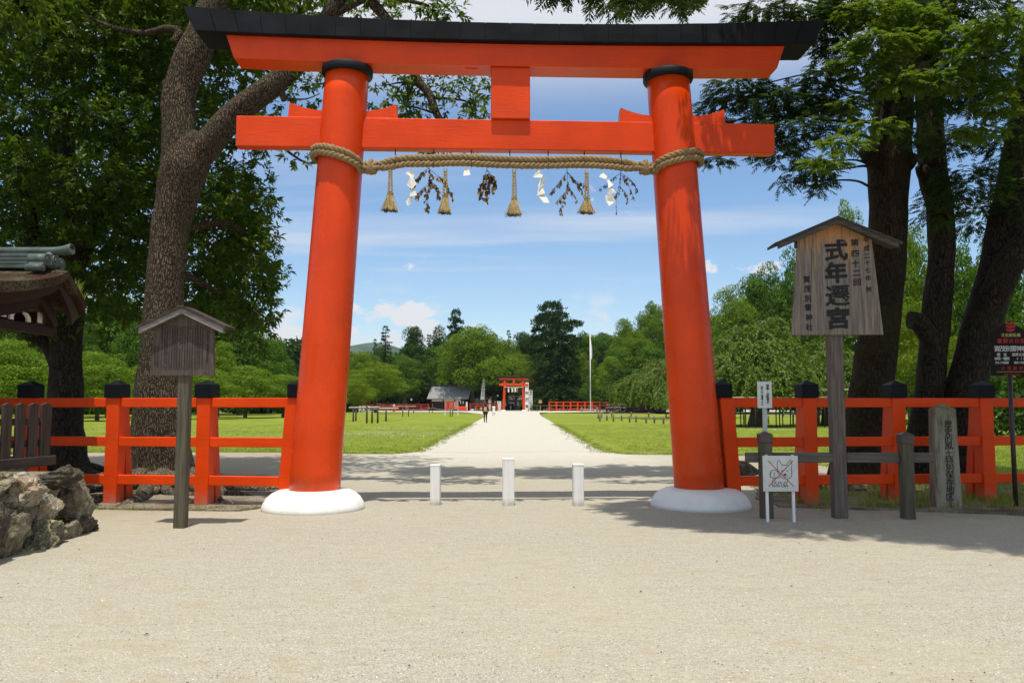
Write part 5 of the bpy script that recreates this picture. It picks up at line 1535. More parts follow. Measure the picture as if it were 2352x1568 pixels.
BA = [(1705, 205, 15.6, 90, 26), (1790, 235, 15.5, 100, 30), (1660, 235, 15.8, 60, 20, .8), (1720, 285, 15.6, 80, 24), (1830, 300, 15.2, 90, 30), (1870, 395, 15, 50, 34), (1790, 360, 15.4, 60, 24, .8), (1650, 372, 15.8, 36, 14, .8), (1620, 285, 15.9, 40, 34, .7), (1800, 420, 15.3, 40, 12, .5), (1885, 430, 15, 24, 18, .6),
      (1760, 35, 15.4, 90, 30), (1860, 55, 15.4, 80, 44), (1925, 115, 15.5, 60, 34), (1890, 190, 15.3, 60, 34), (1940, 20, 15.4, 80, 40), (1690, 60, 15.6, 30, 20, .6), (1440, 4, 14.6, 62, 24, .5), (1560, 0, 14.6, 60, 30, .5), (1405, 28, 14.6, 22, 10, .4), (1920, 250, 15.2, 46, 26), (1750, 330, 15.4, 50, 18, .7), (1850, 240, 15.3, 50, 26)]
BA2 = [(1985, 150, 14.8, 80, 22), (2055, 190, 14.6, 80, 22), (2000, 292, 14.6, 70, 17), (1935, 330, 14.4, 60, 18), (1890, 372, 14.2, 50, 14), (1960, 240, 14.8, 50, 18), (2030, 100, 14.6, 90, 28), (2010, 30, 14.8, 90, 30), (2110, 60, 15, 70, 40)]
branch_to(bA, fa, (16.8, AXA), BA + BA2, 2)
bA.build('trunk', M['bark_moss'], FA)
firs = lambda p, d, rg: fir_sprays(p, d, rg, .21, 5, .026)
firs2 = lambda p, d, rg: fir_sprays(p, d, rg, .20, 5, .028)
crown_obj('crown', crown_blobs(BA, np.random.default_rng(15), 1500, firs), M['leaf_fir'], FA, fa)
crown_obj('crown', crown_blobs(BA2, np.random.default_rng(16), 1700, firs2), M['leaf_fir_new'], FA, fa)
BBk = [(2180, 330, 15.6, 80, 24), (2230, 420, 15.8, 90, 44), (2160, 480, 16.4, 60, 36, .7), (2130, 20, 15.4, 100, 50), (2200, 120, 15.6, 90, 44), (2250, 210, 16.4, 90, 44), (2180, 230, 15.8, 70, 26), (2120, 250, 15, 60, 18), (2090, 300, 14.8, 50, 16)]
branch_to(bB, fb, (17.2, AXB), BBk, 3)
bB.build('trunk', M['bark_dark'], FB)
crown_obj('crown', crown_blobs(BBk, np.random.default_rng(17), 1250, firs), M['leaf_fir'], FB, fb)
BC = [(2260, 130, 14.2, 80, 26), (2310, 60, 14, 70, 34), (2190, 90, 14.6, 70, 26), (2130, 180, 14.6, 70, 20), (2200, 190, 14.4, 80, 20), (2290, 245, 14.2, 66, 22), (2240, 300, 14.4, 66, 20), (2330, 190, 14.2, 50, 26)]
BC2 = [(2320, 330, 16, 70, 60), (2330, 460, 16.8, 60, 60), (2250, 500, 17.4, 60, 44), (2360, 80, 15, 80, 70), (2240, 20, 15.4, 90, 46), (2330, 560, 17.6, 60, 50, .8)]
branch_to(bC, fc, (17.0, AXC), BC + BC2, 4)
crown_obj('crown', crown_blobs(BC, np.random.default_rng(18), 1500, firs2), M['leaf_fir_new'], FC, fc)
# the boughs that reach forward over the signs, above the frame, and shade them
rgc = np.random.default_rng(19)
OV = []
for (x, y, z, r_) in ((4.2, 10.8, 9.6, 1.5), (6.0, 9.8, 9.4, 1.7), (7.6, 10.6, 9.2, 1.8), (5.2, 8.6, 9.9, 1.4), (8.6, 9.0, 9.6, 1.6), (7.0, 8.3, 9.8, 1.3), (9.6, 11.4, 9.0, 1.8), (3.0, 10.0, 9.9, 1.0), (6.6, 11.2, 9.2, 1.3), (8.4, 11.6, 9.2, 1.4), (2.0, 10.2, 10.0, .7), (10.5, 9.6, 9.4, 1.6), (1.2, 16.4, 11.2, 1.4), (3.2, 16.9, 11.2, 1.5), (-1.6, 16.6, 11.6, 1.2), (9.2, 7.6, 10, 1.3), (11.2, 8.4, 9.8, 1.5), (3.6, 8.9, 9.8, 1.1), (4.4, 9.6, 9.7, 1.2), (6.2, 7.4, 10, 1.1), (7.8, 9.4, 9.5, 1.4), (5.6, 10.4, 9.5, 1.2), (2.4, 9.0, 10, .8), (5.2, 11.4, 9.6, 1.2)):
    p, d = blob_points(int(300 * r_ * r_), (x, y, z), (r_, r_, .42), rgc, .1)
    OV.append(fir_sprays(p, d, rgc, .46, 6, .05))
    o_ = Vector((x, y, z)) - fc
    base_ = AXC[-1]
    if x > 5.5 and y < 12: limb(bC, [Vector((base_.x, base_.y, max(z + 2.2, 12.2))), (Vector((base_.x, base_.y, z + 2)) + o_) / 2 + Vector((0, 0, 1.3)), o_], .10, .02, 7, .1)
bC.build('trunk', M['bark_dark'], FC)
crown_obj('crown', crown_blobs(BC2, np.random.default_rng(20), 800, firs) + OV, M['leaf_fir'], FC, fc)
# left evergreen: crown over the gatehouse, plus unseen canopy added above to darken its leaves
rgc = np.random.default_rng(29); OV = []
for (x, y, z, r_) in ((-8.8, 11.6, 9.9, 1.3), (-10.4, 10.5, 9.8, 1.9), (-9.2, 13.8, 9.0, 1.6), (-11, 13, 9, 1.8), (-9, 16, 12.5, 2.2), (-6, 17, 13, 2.2), (-10, 19, 12.5, 2.4), (-6.5, 20, 13, 2.4), (-3.6, 17.6, 12.6, 1.8), (-4, 20, 12.4, 2.0), (-12, 16, 12, 2.4)):
    p, d = blob_points(int(90 * r_ * r_), (x, y, z), (r_, r_, .8), rgc); OV.append(broad_shoots(p, d, rgc, 9, .15, .062))
b = MB()
for (x, y, z) in ((-8.8, 11.6, 9.9), (-10.4, 10.5, 9.8), (-9, 16, 12.5), (-6, 17, 13)):
    limb(b, [L2(130, 100), (Vector((x, y, z)) + at(130, 100, YB)) / 2 - tb2 + Vector((0, 0, .6)), Vector((x, y, z)) - tb2], .14, .03, 8)
b.build('branch', M['bark_dark'], T2)
crown_obj('crown', OV, M['leaf_ever'], T2, tb2)

# loose rocks at the trees' feet
ROCKS = [(640, 1150, 24, 'rock_grey', 'flat grey rock against the left white base stone'), (515, 1153, 9, 'rock_grey', 'small rounded grey rock just right of the third fence post from the left edge'), (528, 1155, 8, 'rock_pale', 'pale pebble-like rock beside the small rounded grey one under the left fence'), (436, 1150, 12, 'rock_pale', 'brownish rock just right of the notice board post'), (315, 1143, 9, 'rock_grey', 'small grey rock among roots left of the notice board post'), (492, 1145, 17, 'rock_dark', 'dark rock hidden behind the fence post right of the notice board'),
         (1712, 1080, 44, 'rock_dark', 'mossy dark rock behind the fence right beside the right pillar'), (1768, 1098, 38, 'rock_grey', 'big grey mossy rock behind the dog sign'), (1940, 1106, 42, 'rock_grey', 'long grey rock behind the fence next to the large sign post'), (1850, 1112, 30, 'rock_dark', 'dark rock behind the fence between dog sign and large sign post'), (2020, 1112, 26, 'rock_dark', 'dark rock behind the fence at the foot of the thickest trunk')]
for i, (px, py, rp, m_, lab) in enumerate(ROCKS):
    Yr = gnd(px, min(py + rp * .5, 1160)).y; Yr = max(Yr, 13.1) if px > 660 or px < 620 else Yr
    p = at(px, py, Yr); k = Yr / FPX
    o = boulder('rock', (p.x, Yr, max(.02, p.z * .4)), (rp * k * 1.25, rp * k, max(rp * k * .7, p.z * .55)), M[m_], None, 40 + i, .25, 3)
    tag(o, lab, 'rock', 'rocks at the feet of the trees')
# fallen leaves and twigs on the gravel
b = MB(); rr = random.Random(77)
for k in range(60):
    y = 4.6 + 7.5 * rr.random() ** 1.4; x = rr.uniform(-.66, .66) * y
    s = rr.uniform(.008, .022); a = rr.random() * 6.28
    c = Vector((x, y, .012)); u = Vector((math.cos(a), math.sin(a), 0)) * s; v = Vector((-math.sin(a), math.cos(a), 0)) * s * rr.uniform(.25, .5)
    b.add([c - u, c + v + Vector((0, 0, .008)), c + u, c - v + Vector((0, 0, .004))], [(0, 1, 2), (0, 2, 3)])
tag(b.build('fallen_leaves', M['dry_twig']), kind='stuff')
# single stones lying proud of the gravel in the foreground
rgp = np.random.default_rng(91); n = 34000
yy = 4.6 + 9 * rgp.random(n) ** 1.7; xx_ = rgp.uniform(-.68, .68, n) * yy
keep = ~((xx_ < -4.6) & (yy > 7.2)); yy, xx_ = yy[keep], xx_[keep]; n = len(yy)
rad = .0024 + .0046 * rgp.random(n) ** 2.5
d = np.array([(1, 0, 0), (0, 1, 0), (-1, 0, 0), (0, -1, 0), (0, 0, .75), (0, 0, -.75)])
zc = np.array([.012 * mnoise.noise((x * .9, y * .9, 3.3)) + .006 * mnoise.noise((x * 2.79, y * 2.79, 9.3)) for x, y in zip(xx_, yy)])
V = np.stack([xx_, yy, zc + rad * .25], 1)[:, None] + d[None] * rad[:, None, None] * rgp.uniform(.6, 1.4, (n, 6, 1))
a_ = rgp.random(n) * 6.28; ca, sa = np.cos(a_), np.sin(a_)
rel = V - np.stack([xx_, yy, zc], 1)[:, None]; V[..., 0] = xx_[:, None] + rel[..., 0] * ca[:, None] - rel[..., 1] * sa[:, None]; V[..., 1] = yy[:, None] + rel[..., 0] * sa[:, None] + rel[..., 1] * ca[:, None]
F8 = np.array([(0, 1, 4), (1, 2, 4), (2, 3, 4), (3, 0, 4)])
Q = (np.arange(n)[:, None, None] * 6 + F8[None]).reshape(-1, 3)
def f_pebble():
    t = NT('loose_gravel'); ge = t.node('ShaderNodeNewGeometry')
    c = t.ramp(ge.outputs['Random Per Island'], [(0, (.10, .095, .085)), (.18, (.30, .28, .24)), (.6, (.46, .42, .35)), (1, (.66, .64, .58))])
    return t.set(c, .85, None, .25)
tag(link_mesh('loose_gravel', np_mesh('loose_gravel', V.reshape(-1, 3), Q, f_pebble())), kind='stuff')

# ------------------------------------------------------------------ grass: tufts along the lawn edges and short blades over the near lawn
def tufts(name, pts, hmin, hmax, nb, seed, w=.012, spread=.05):
    rg = np.random.default_rng(seed); pts = np.repeat(np.asarray(pts, float), nb, 0); n = len(pts)
    p = pts + rg.normal(size=(n, 3)) * np.array([spread, spread, 0])
    a = unit(rg.normal(size=(n, 3)) * np.array([.45, .45, .1]) + np.array([0, 0, 1.]))
    V, Q = leaf_quads(p, a, rand_dirs(n, rg) * np.array([1, 1, .1]), rg.uniform(hmin, hmax, n), rg.uniform(.7, 1.3, n) * w, .1)
    o = link_mesh(name, np_mesh(name, V, Q, M['blade'])); tag(o, kind='stuff'); return o
rg = np.random.default_rng(31); pts = []
for poly, sd in ((LAWN_L, 5), (LAWN_R, 8)):
    for p in ragged_poly(poly, .16, .20, sd):
        if p.y < 75 and abs(p.x) < 30 and p.y < 62:
            for _ in range(3): pts.append((p.x + rg.normal() * .20, p.y + rg.normal() * .18, .01))
tufts('grass', pts, .03, .09, 8, 1, .016)
pts = []
def inside(x, y):
    if y < LN + .3: return False
    return (x < -3.4) or (x > 3.4 and not (x < 4))
n = 0
while n < 9000:
    y = LN + 34 * rg.random() ** 1.8; x = rg.uniform(-.7, .7) * y
    if inside(x, y): pts.append((x, y, .03)); n += 1
n = 0
while n < 3500:
    y = 16.6 + 10 * rg.random(); x = 9.7 + 8 * rg.random(); pts.append((x, y, .03)); n += 1
tufts('grass', pts, .03, .085, 7, 2, .014, .14)
# rough grass and weeds under the right-hand fence and firs
pts = [(rg.uniform(4.6, 11.5), 12.9 + rg.random() ** 1.3 * 3.2, .02) for _ in range(700)] + [(rg.uniform(4.5, 9.5), rg.normal(12.6, .2), .01) for _ in range(90)]
tufts('grass', pts, .05, .22, 8, 3, .012, .07)
pts = [(rg.uniform(-8.5, -3.6), rg.normal(12.5, .10), .01) for _ in range(120)]
tufts('grass', pts, .02, .07, 7, 4, .010, .05)
# white clover heads
rgw = np.random.default_rng(41)
def clover(cx, cy, sx, sy, n):
    p = np.stack([rgw.normal(cx, sx, n), rgw.normal(cy, sy, n), rgw.uniform(.07, .12, n)], 1); p[:, 1] = np.maximum(p[:, 1], LN + .6)
    return leaf_quads(p, rand_dirs(n, rgw), rand_dirs(n, rgw), np.full(n, .030), np.full(n, .030))
cA = gnd(850, 1000); cB = gnd(905, 992); cC = gnd(1840, 992)
o = crown_obj('clover_flowers', [clover(-6.6, cA.y, 2.2, 1.8, 900), clover(-6.8, cB.y + 4, 2.0, .5, 420), clover(gnd(1800, 990).x, gnd(1800, 990).y, 1.6, .5, 380), clover(-14, 35, 5, 3, 700)], M['white_board'], None)
tag(o, kind='stuff')
# ------------------------------------------------------------------ distant trees: prototypes (crown mesh + trunk mesh, unit height 10 m)
def lobes_crown(name, mat, rg, H=10., Rr=3.6, z0=2.4, nl=46, per=190, size=.34, round_top=.55, layered=0.0, qr=(.52, .52), rk=1.0):
    """broad crown: many leafy lobes set over an uneven dome, with gaps between"""
    parts = []
    cz = z0 + (H - z0) * .5
    for i in range(nl):
        while True:
            d = rand_dirs(1, rg)[0]
            if d[2] > -.55: break
        q = qr[0] + qr[1] * rg.random()
        zz_ = cz + d[2] * (H - z0) * .5 * q
        tp = 1 - (1 - round_top) * max(0, (zz_ - cz) / (H - cz))
        c = np.array([d[0] * Rr * q * tp, d[1] * Rr * q * tp, zz_])
        r_ = (.42 + .95 * rg.random() ** 1.3) * Rr * .27 * rk
        n = int(per * (r_ / (Rr * .27)) ** 2) + 20
        dd = rand_dirs(n, rg); dd[:, 2] = np.where(rg.random(n) < .45, np.abs(dd[:, 2]), dd[:, 2])
        k = np.array([1.15, 1.15, .85 - .45 * layered])
        p = c + dd * k * r_ * (.78 + .3 * rg.random((n, 1)))
        nr = unit(dd + rg.normal(size=(n, 3)) * .34 + np.array([0, 0, .12]))
        ax = unit(np.cross(nr, rand_dirs(n, rg)) + np.array([0, 0, -.25]))
        s = size * (.6 + .7 * rg.random(n))
        parts.append(leaf_quads(p, ax, nr, s, s * .62, .2))
    n = int(nl * per * .25)
    dd = rand_dirs(n, rg); p = np.array([0, 0, cz]) + dd * np.array([Rr, Rr, (H - z0) * .5]) * (.35 + .45 * rg.random((n, 1)))
    s = size * 1.3 * (.7 + .6 * rg.random(n)); parts.append(leaf_quads(p, rand_dirs(n, rg), rand_dirs(n, rg), s, s * .7, .2))
    V, Q = join_vq(parts)
    return np_mesh(name, V, Q, mat)
def conifer_crown(name, mat, rg, H=10., Rr=1.9, z0=1.6, whorls=26, size=.36, per=26, droop=.25, top_pow=.85, gaps=.15, ragged=.3):
    P, A, Nn, S = [], [], [], []
    for w in range(whorls):
        q = w / (whorls - 1); z = z0 + (H - z0) * q
        rad = Rr * (1 - q) ** top_pow * (1 + ragged * rg.normal() * .5) + .12
        nb = int(6 + 9 * (1 - q))
        for k in range(nb):
            if rg.random() < gaps: continue
            th = rg.random() * 6.283; L = rad * (.65 + .45 * rg.random())
            n = int(per * max(.25, L / Rr)) + 3
            t = rg.random(n) ** .7
            hx, hy = np.cos(th), np.sin(th)
            side = rg.normal(size=n) * .20 * L * (1.15 - t)
            p = np.stack([hx * t * L - hy * side, hy * t * L + hx * side, z + .15 * L * t - droop * L * t * t * 1.6 + rg.normal(size=n) * .06], 1)
            a = np.stack([hx + rg.normal(size=n) * .5, hy + rg.normal(size=n) * .5, -droop + rg.normal(size=n) * .25], 1)
            P.append(p); A.append(a); Nn.append(np.array([0, 0, 1.]) + rg.normal(size=(n, 3)) * .45); S.append(size * (.6 + .7 * rg.random(n)))
    P, A, Nn, S = np.concatenate(P), np.concatenate(A), np.concatenate(Nn), np.concatenate(S)
    V, Q = leaf_quads(P, A, unit(Nn), S, S * .42, .15)
    return np_mesh(name, V, Q, mat)
def pad_pine(name, mat, rg, pads, size=.3, per=420):
    parts = []
    for (x, y, z, r_, h) in pads:
        n = int(per * r_ * r_) + 30; p, d = blob_points(n, (x, y, z), (r_, r_, h), rg, .5, .6)
        s = size * (.6 + .7 * rg.random(n)); parts.append(leaf_quads(p, unit(d + rg.normal(size=(n, 3)) * .6 + np.array([0, 0, .5])), rand_dirs(n, rg), s, s * .45, .15))
    V, Q = join_vq(parts); return np_mesh(name, V, Q, mat)
def weeping(name, mat, rg, Rr=5., H=6., n=26, zmin=.9, seed=1, lean=0.0):
    """boughs arch out from the trunk, and curtains of leafy strands fall from each bough"""
    P, A, Nn, S = [], [], [], []; tw = MB(); m0 = H / 6
    for i in range(n):
        th = 6.283 * (i * .381966) + rg.normal() * .2; q = (i + .5) / n
        rr_ = Rr * (.16 + .80 * q ** .6) * (.85 + .3 * rg.random()); zt = H * (.98 - .52 * (rr_ / Rr) ** 1.7) * (.86 + .2 * rg.random())
        ex, ey = math.cos(th), math.sin(th)
        bough = spline([(0, 0, H * .36), (ex * rr_ * .35, ey * rr_ * .35, max(H * .55, zt * .85)), (ex * rr_ * .75, ey * rr_ * .75, zt), (ex * rr_ * 1.05, ey * rr_ * 1.05, zt - .14 * H)], 5)
        tw.tube(bough, [.085 - .07 * k / (len(bough) - 1) for k in range(len(bough))], 5, caps=False)
        for k in range(64):
            b0 = bough[int(len(bough) * (.35 + .65 * rg.random())) - 1]
            s0 = np.array([b0.x, b0.y, b0.z]) + rg.normal(size=3) * np.array([.38, .38, .12]) * m0
            dx, dy = ex * .5 + rg.normal() * .6, ey * .5 + rg.normal() * .6
            L = min(max(.4, s0[2] - zmin), H * (.14 + .34 * rg.random() ** 1.5)); m_ = int(15 * L / m0 ** .6) + 5; t = rg.random(m_)
            o_ = .34 * L * (1 - (1 - t) ** 2)
            P.append(np.stack([s0[0] + dx * o_ + rg.normal(size=m_) * .07, s0[1] + dy * o_ + rg.normal(size=m_) * .07, s0[2] + .16 * L * np.sin(np.minimum(t * 3, 1) * 3.14 * .5) - L * t ** 1.35], 1))
            A.append(rg.normal(size=(m_, 3)) * .5 + np.array([dx * .4, dy * .4, -.9])); Nn.append(np.array([dx, dy, .8]) + rg.normal(size=(m_, 3)) * .7); S.append((.13 + .13 * rg.random(m_)) * m0 ** .5)
            if k % 6 == 0:
                pts = [(s0[0] + dx * .34 * L * (1 - (1 - j) ** 2), s0[1] + dy * .34 * L * (1 - (1 - j) ** 2), s0[2] + .05 + .16 * L * math.sin(min(j * 3, 1) * 1.57) - L * j ** 1.35) for j in (0, .15, .35, .6)]
                tw.tube(pts, [.022, .017, .012, .007], 4, caps=False)
    P, A, Nn, S = np.concatenate(P), np.concatenate(A), np.concatenate(Nn), np.concatenate(S)
    V, Q = leaf_quads(P, A, unit(Nn), S, S * .5, .2)
    return np_mesh(name, V, Q, mat), tw
RG = np.random.default_rng(101)
PC = {}
PC['camphor'] = [lobes_crown('camphor_crown', M['leaf_camphor'], RG, 10, 4.2, 1.2, 105, 250, .20, .5, 0.0, (.66, .40), .85) for _ in range(2)]
PC['dark'] = [lobes_crown('dark_crown', M['leaf_dark'], RG, 10, 3.4, .8, 66, 220, .22, .5) for _ in range(2)]
PC['mid'] = [lobes_crown('mid_crown', M['leaf_mid'], RG, 10, 3.7, 1.0, 70, 230, .22, .55) for _ in range(2)]
PC['bright'] = [lobes_crown('bright_crown', M['leaf_bright'], RG, 10, 3.7, 1.0, 72, 240, .20, .6) for _ in range(2)]
PC['maple'] = [lobes_crown('maple_crown', M['leaf_maple'], RG, 10, 5.2, 1.6, 72, 260, .20, .8, .8) for _ in range(2)]
PC['shrub'] = [lobes_crown('shrub_crown', M['leaf_bright'], RG, 10, 5.4, .2, 80, 230, .26, .75, .5) for _ in range(2)]
PC['wood'] = [lobes_crown('wood_crown', M['leaf_mid'], RG, 10, 3.9, .2, 80, 240, .24, .6) for _ in range(2)]
PC['cedar'] = [conifer_crown('cedar_crown', M['leaf_conifer'], RG, 10, 1.9, 1.2, 24, .34, 22, .15, .75, .15, .45) for _ in range(2)]
PC['big_conifer'] = [conifer_crown('big_conifer_crown', M['leaf_conifer'], RG, 10, 3.3, .75, 40, .24, 80, .30, .58, .06, .22)]
pads = [(0, 0, 9.4, 1.5, .75), (-1.0, .2, 8.6, 1.3, .5), (1.2, -.2, 8.5, 1.3, .55), (.3, .6, 8.0, 1.5, .5), (2.0, 0, 7.4, 1.0, .35), (-1.9, .2, 7.5, 1.2, .35), (-3.2, 0, 7.9, 1.1, .22), (-2.6, -.3, 6.4, 1.2, .4), (1.6, .4, 6.4, 1.5, .5), (0, 0, 6.8, 1.6, .5), (-.8, -.5, 5.6, 1.6, .5), (2.2, 0, 5.4, 1.2, .4)]
PC['pine'] = [pad_pine('pine_crown', M['leaf_conifer'], RG, pads)]
tall = [(0, 0, 9.5, .7, .5), (.5, 0, 8.9, .7, .35), (-.6, .2, 8.6, .8, .35), (.7, -.1, 8.1, .7, .3), (-.9, 0, 7.8, .7, .3), (.2, 0, 7.4, .9, .35), (1.0, 0, 7.2, .6, .25), (-.8, .1, 6.9, .7, .3), (.5, 0, 6.5, .9, .3)]
PC['bare_pine'] = [pad_pine('thin_pine_crown', M['leaf_conifer'], RG, tall, .28, 420)]
def simple_trunk(name, pts, rad, mat, branches=(), n=8):
    b = MB(); limb_r(b, [Vector(p) for p in pts], rad, n, .1, 1, 3)
    for br, r0 in branches: limb(b, [Vector(p) for p in br], r0, r0 * .3, 6, .1, 1, 3)
    return b.mesh(name, mat)
TRK = {
 'broad': simple_trunk('trunk', [(0, 0, -.3), (.05, 0, 1.2), (-.05, .1, 2.8), (0, 0, 5), (.1, 0, 8)], [.36, .26, .22, .15, .05], M['bark_far'], [(((0, 0, 2.4), (.9, .2, 3.8), (1.9, .3, 5.2)), .14), (((0, 0, 2.2), (-.9, -.3, 3.6), (-2.0, -.2, 4.9)), .14), (((0, 0, 3), (.2, -1, 4.6), (.3, -1.9, 6)), .12)]),
 'maple': simple_trunk('trunk', [(0, 0, -.3), (.1, 0, 1.0), (0, .1, 2.0), (.1, 0, 4), (0, 0, 7)], [.38, .30, .26, .16, .05], M['bark_far'], [(((0, 0, 1.7), (1.2, .2, 3.2), (2.8, .3, 4.6)), .18), (((0, 0, 1.5), (-1.2, -.3, 3.0), (-3.0, -.2, 4.4)), .18), (((0, 0, 2), (.2, -1.2, 3.6), (.3, -2.4, 5)), .14)]),
 'straight': simple_trunk('trunk', [(0, 0, -.3), (0, 0, 2), (0, 0, 5), (0, 0, 9.6)], [.24, .19, .14, .03], M['bark_far']),
 'pine': simple_trunk('trunk', [(0, 0, -.3), (.1, 0, 3), (-.15, .1, 6), (.1, 0, 9.2)], [.26, .2, .15, .05], M['bark_far'], [(((0, 0, 6.2), (-1.4, 0, 7.0), (-3.2, 0, 7.8)), .08), (((0, 0, 6.4), (1, 0, 7), (2, 0, 7.3)), .07), (((0, 0, 5.2), (-1, 0, 5.8), (-2.4, -.2, 6.2)), .07), (((0, 0, 5), (1, .2, 5.8), (2.0, .3, 6.2)), .07)]),
}
KIND = {'shrub': 'maple', 'wood': 'broad', 'camphor': 'broad', 'dark': 'broad', 'mid': 'broad', 'bright': 'broad', 'maple': 'maple', 'cedar': 'straight', 'big_conifer': 'straight', 'pine': 'pine', 'bare_pine': 'pine'}
HALFW = {'shrub': 5.6, 'wood': 4.1, 'camphor': 4.9, 'dark': 3.7, 'mid': 4.0, 'bright': 4.0, 'maple': 5.6, 'cedar': 1.9, 'big_conifer': 3.2, 'pine': 3.4, 'bare_pine': 1.5}
NAMES = {'shrub': 'shrub', 'wood': 'broadleaf_tree', 'camphor': 'camphor_tree', 'dark': 'broadleaf_tree', 'mid': 'broadleaf_tree', 'bright': 'broadleaf_tree', 'maple': 'maple_tree', 'cedar': 'cedar_tree', 'big_conifer': 'conifer_tree', 'pine': 'pine_tree', 'bare_pine': 'pine_tree'}
cnt = {}
def far_tree(kind, px, top, Y, wpx, label, group='trees beyond the lawns', yaw=None):
    c = at(px, 925, Y); H = at(px, top, Y).z; wm = wpx * Y / FPX / 2
    o = thing(NAMES[kind], label, 'tree', (c.x, Y, 0), 0, group)
    cnt[kind] = cnt.get(kind, 0) + 1; i = cnt[kind]
    a = (i * 2.399) if yaw is None else yaw
    sx = wm / HALFW[kind]; sz = H / 10.0
    for nm, me in (('trunk', TRK[KIND[kind]]), ('crown', PC[kind][i % len(PC[kind])])):
        q = link_mesh(nm, me, o, (0, 0, 0), (0, 0, a))
        q.scale = (sx, sx, sz) if nm == 'crown' or KIND[kind] != 'straight' else (sz, sz, sz)
    return o
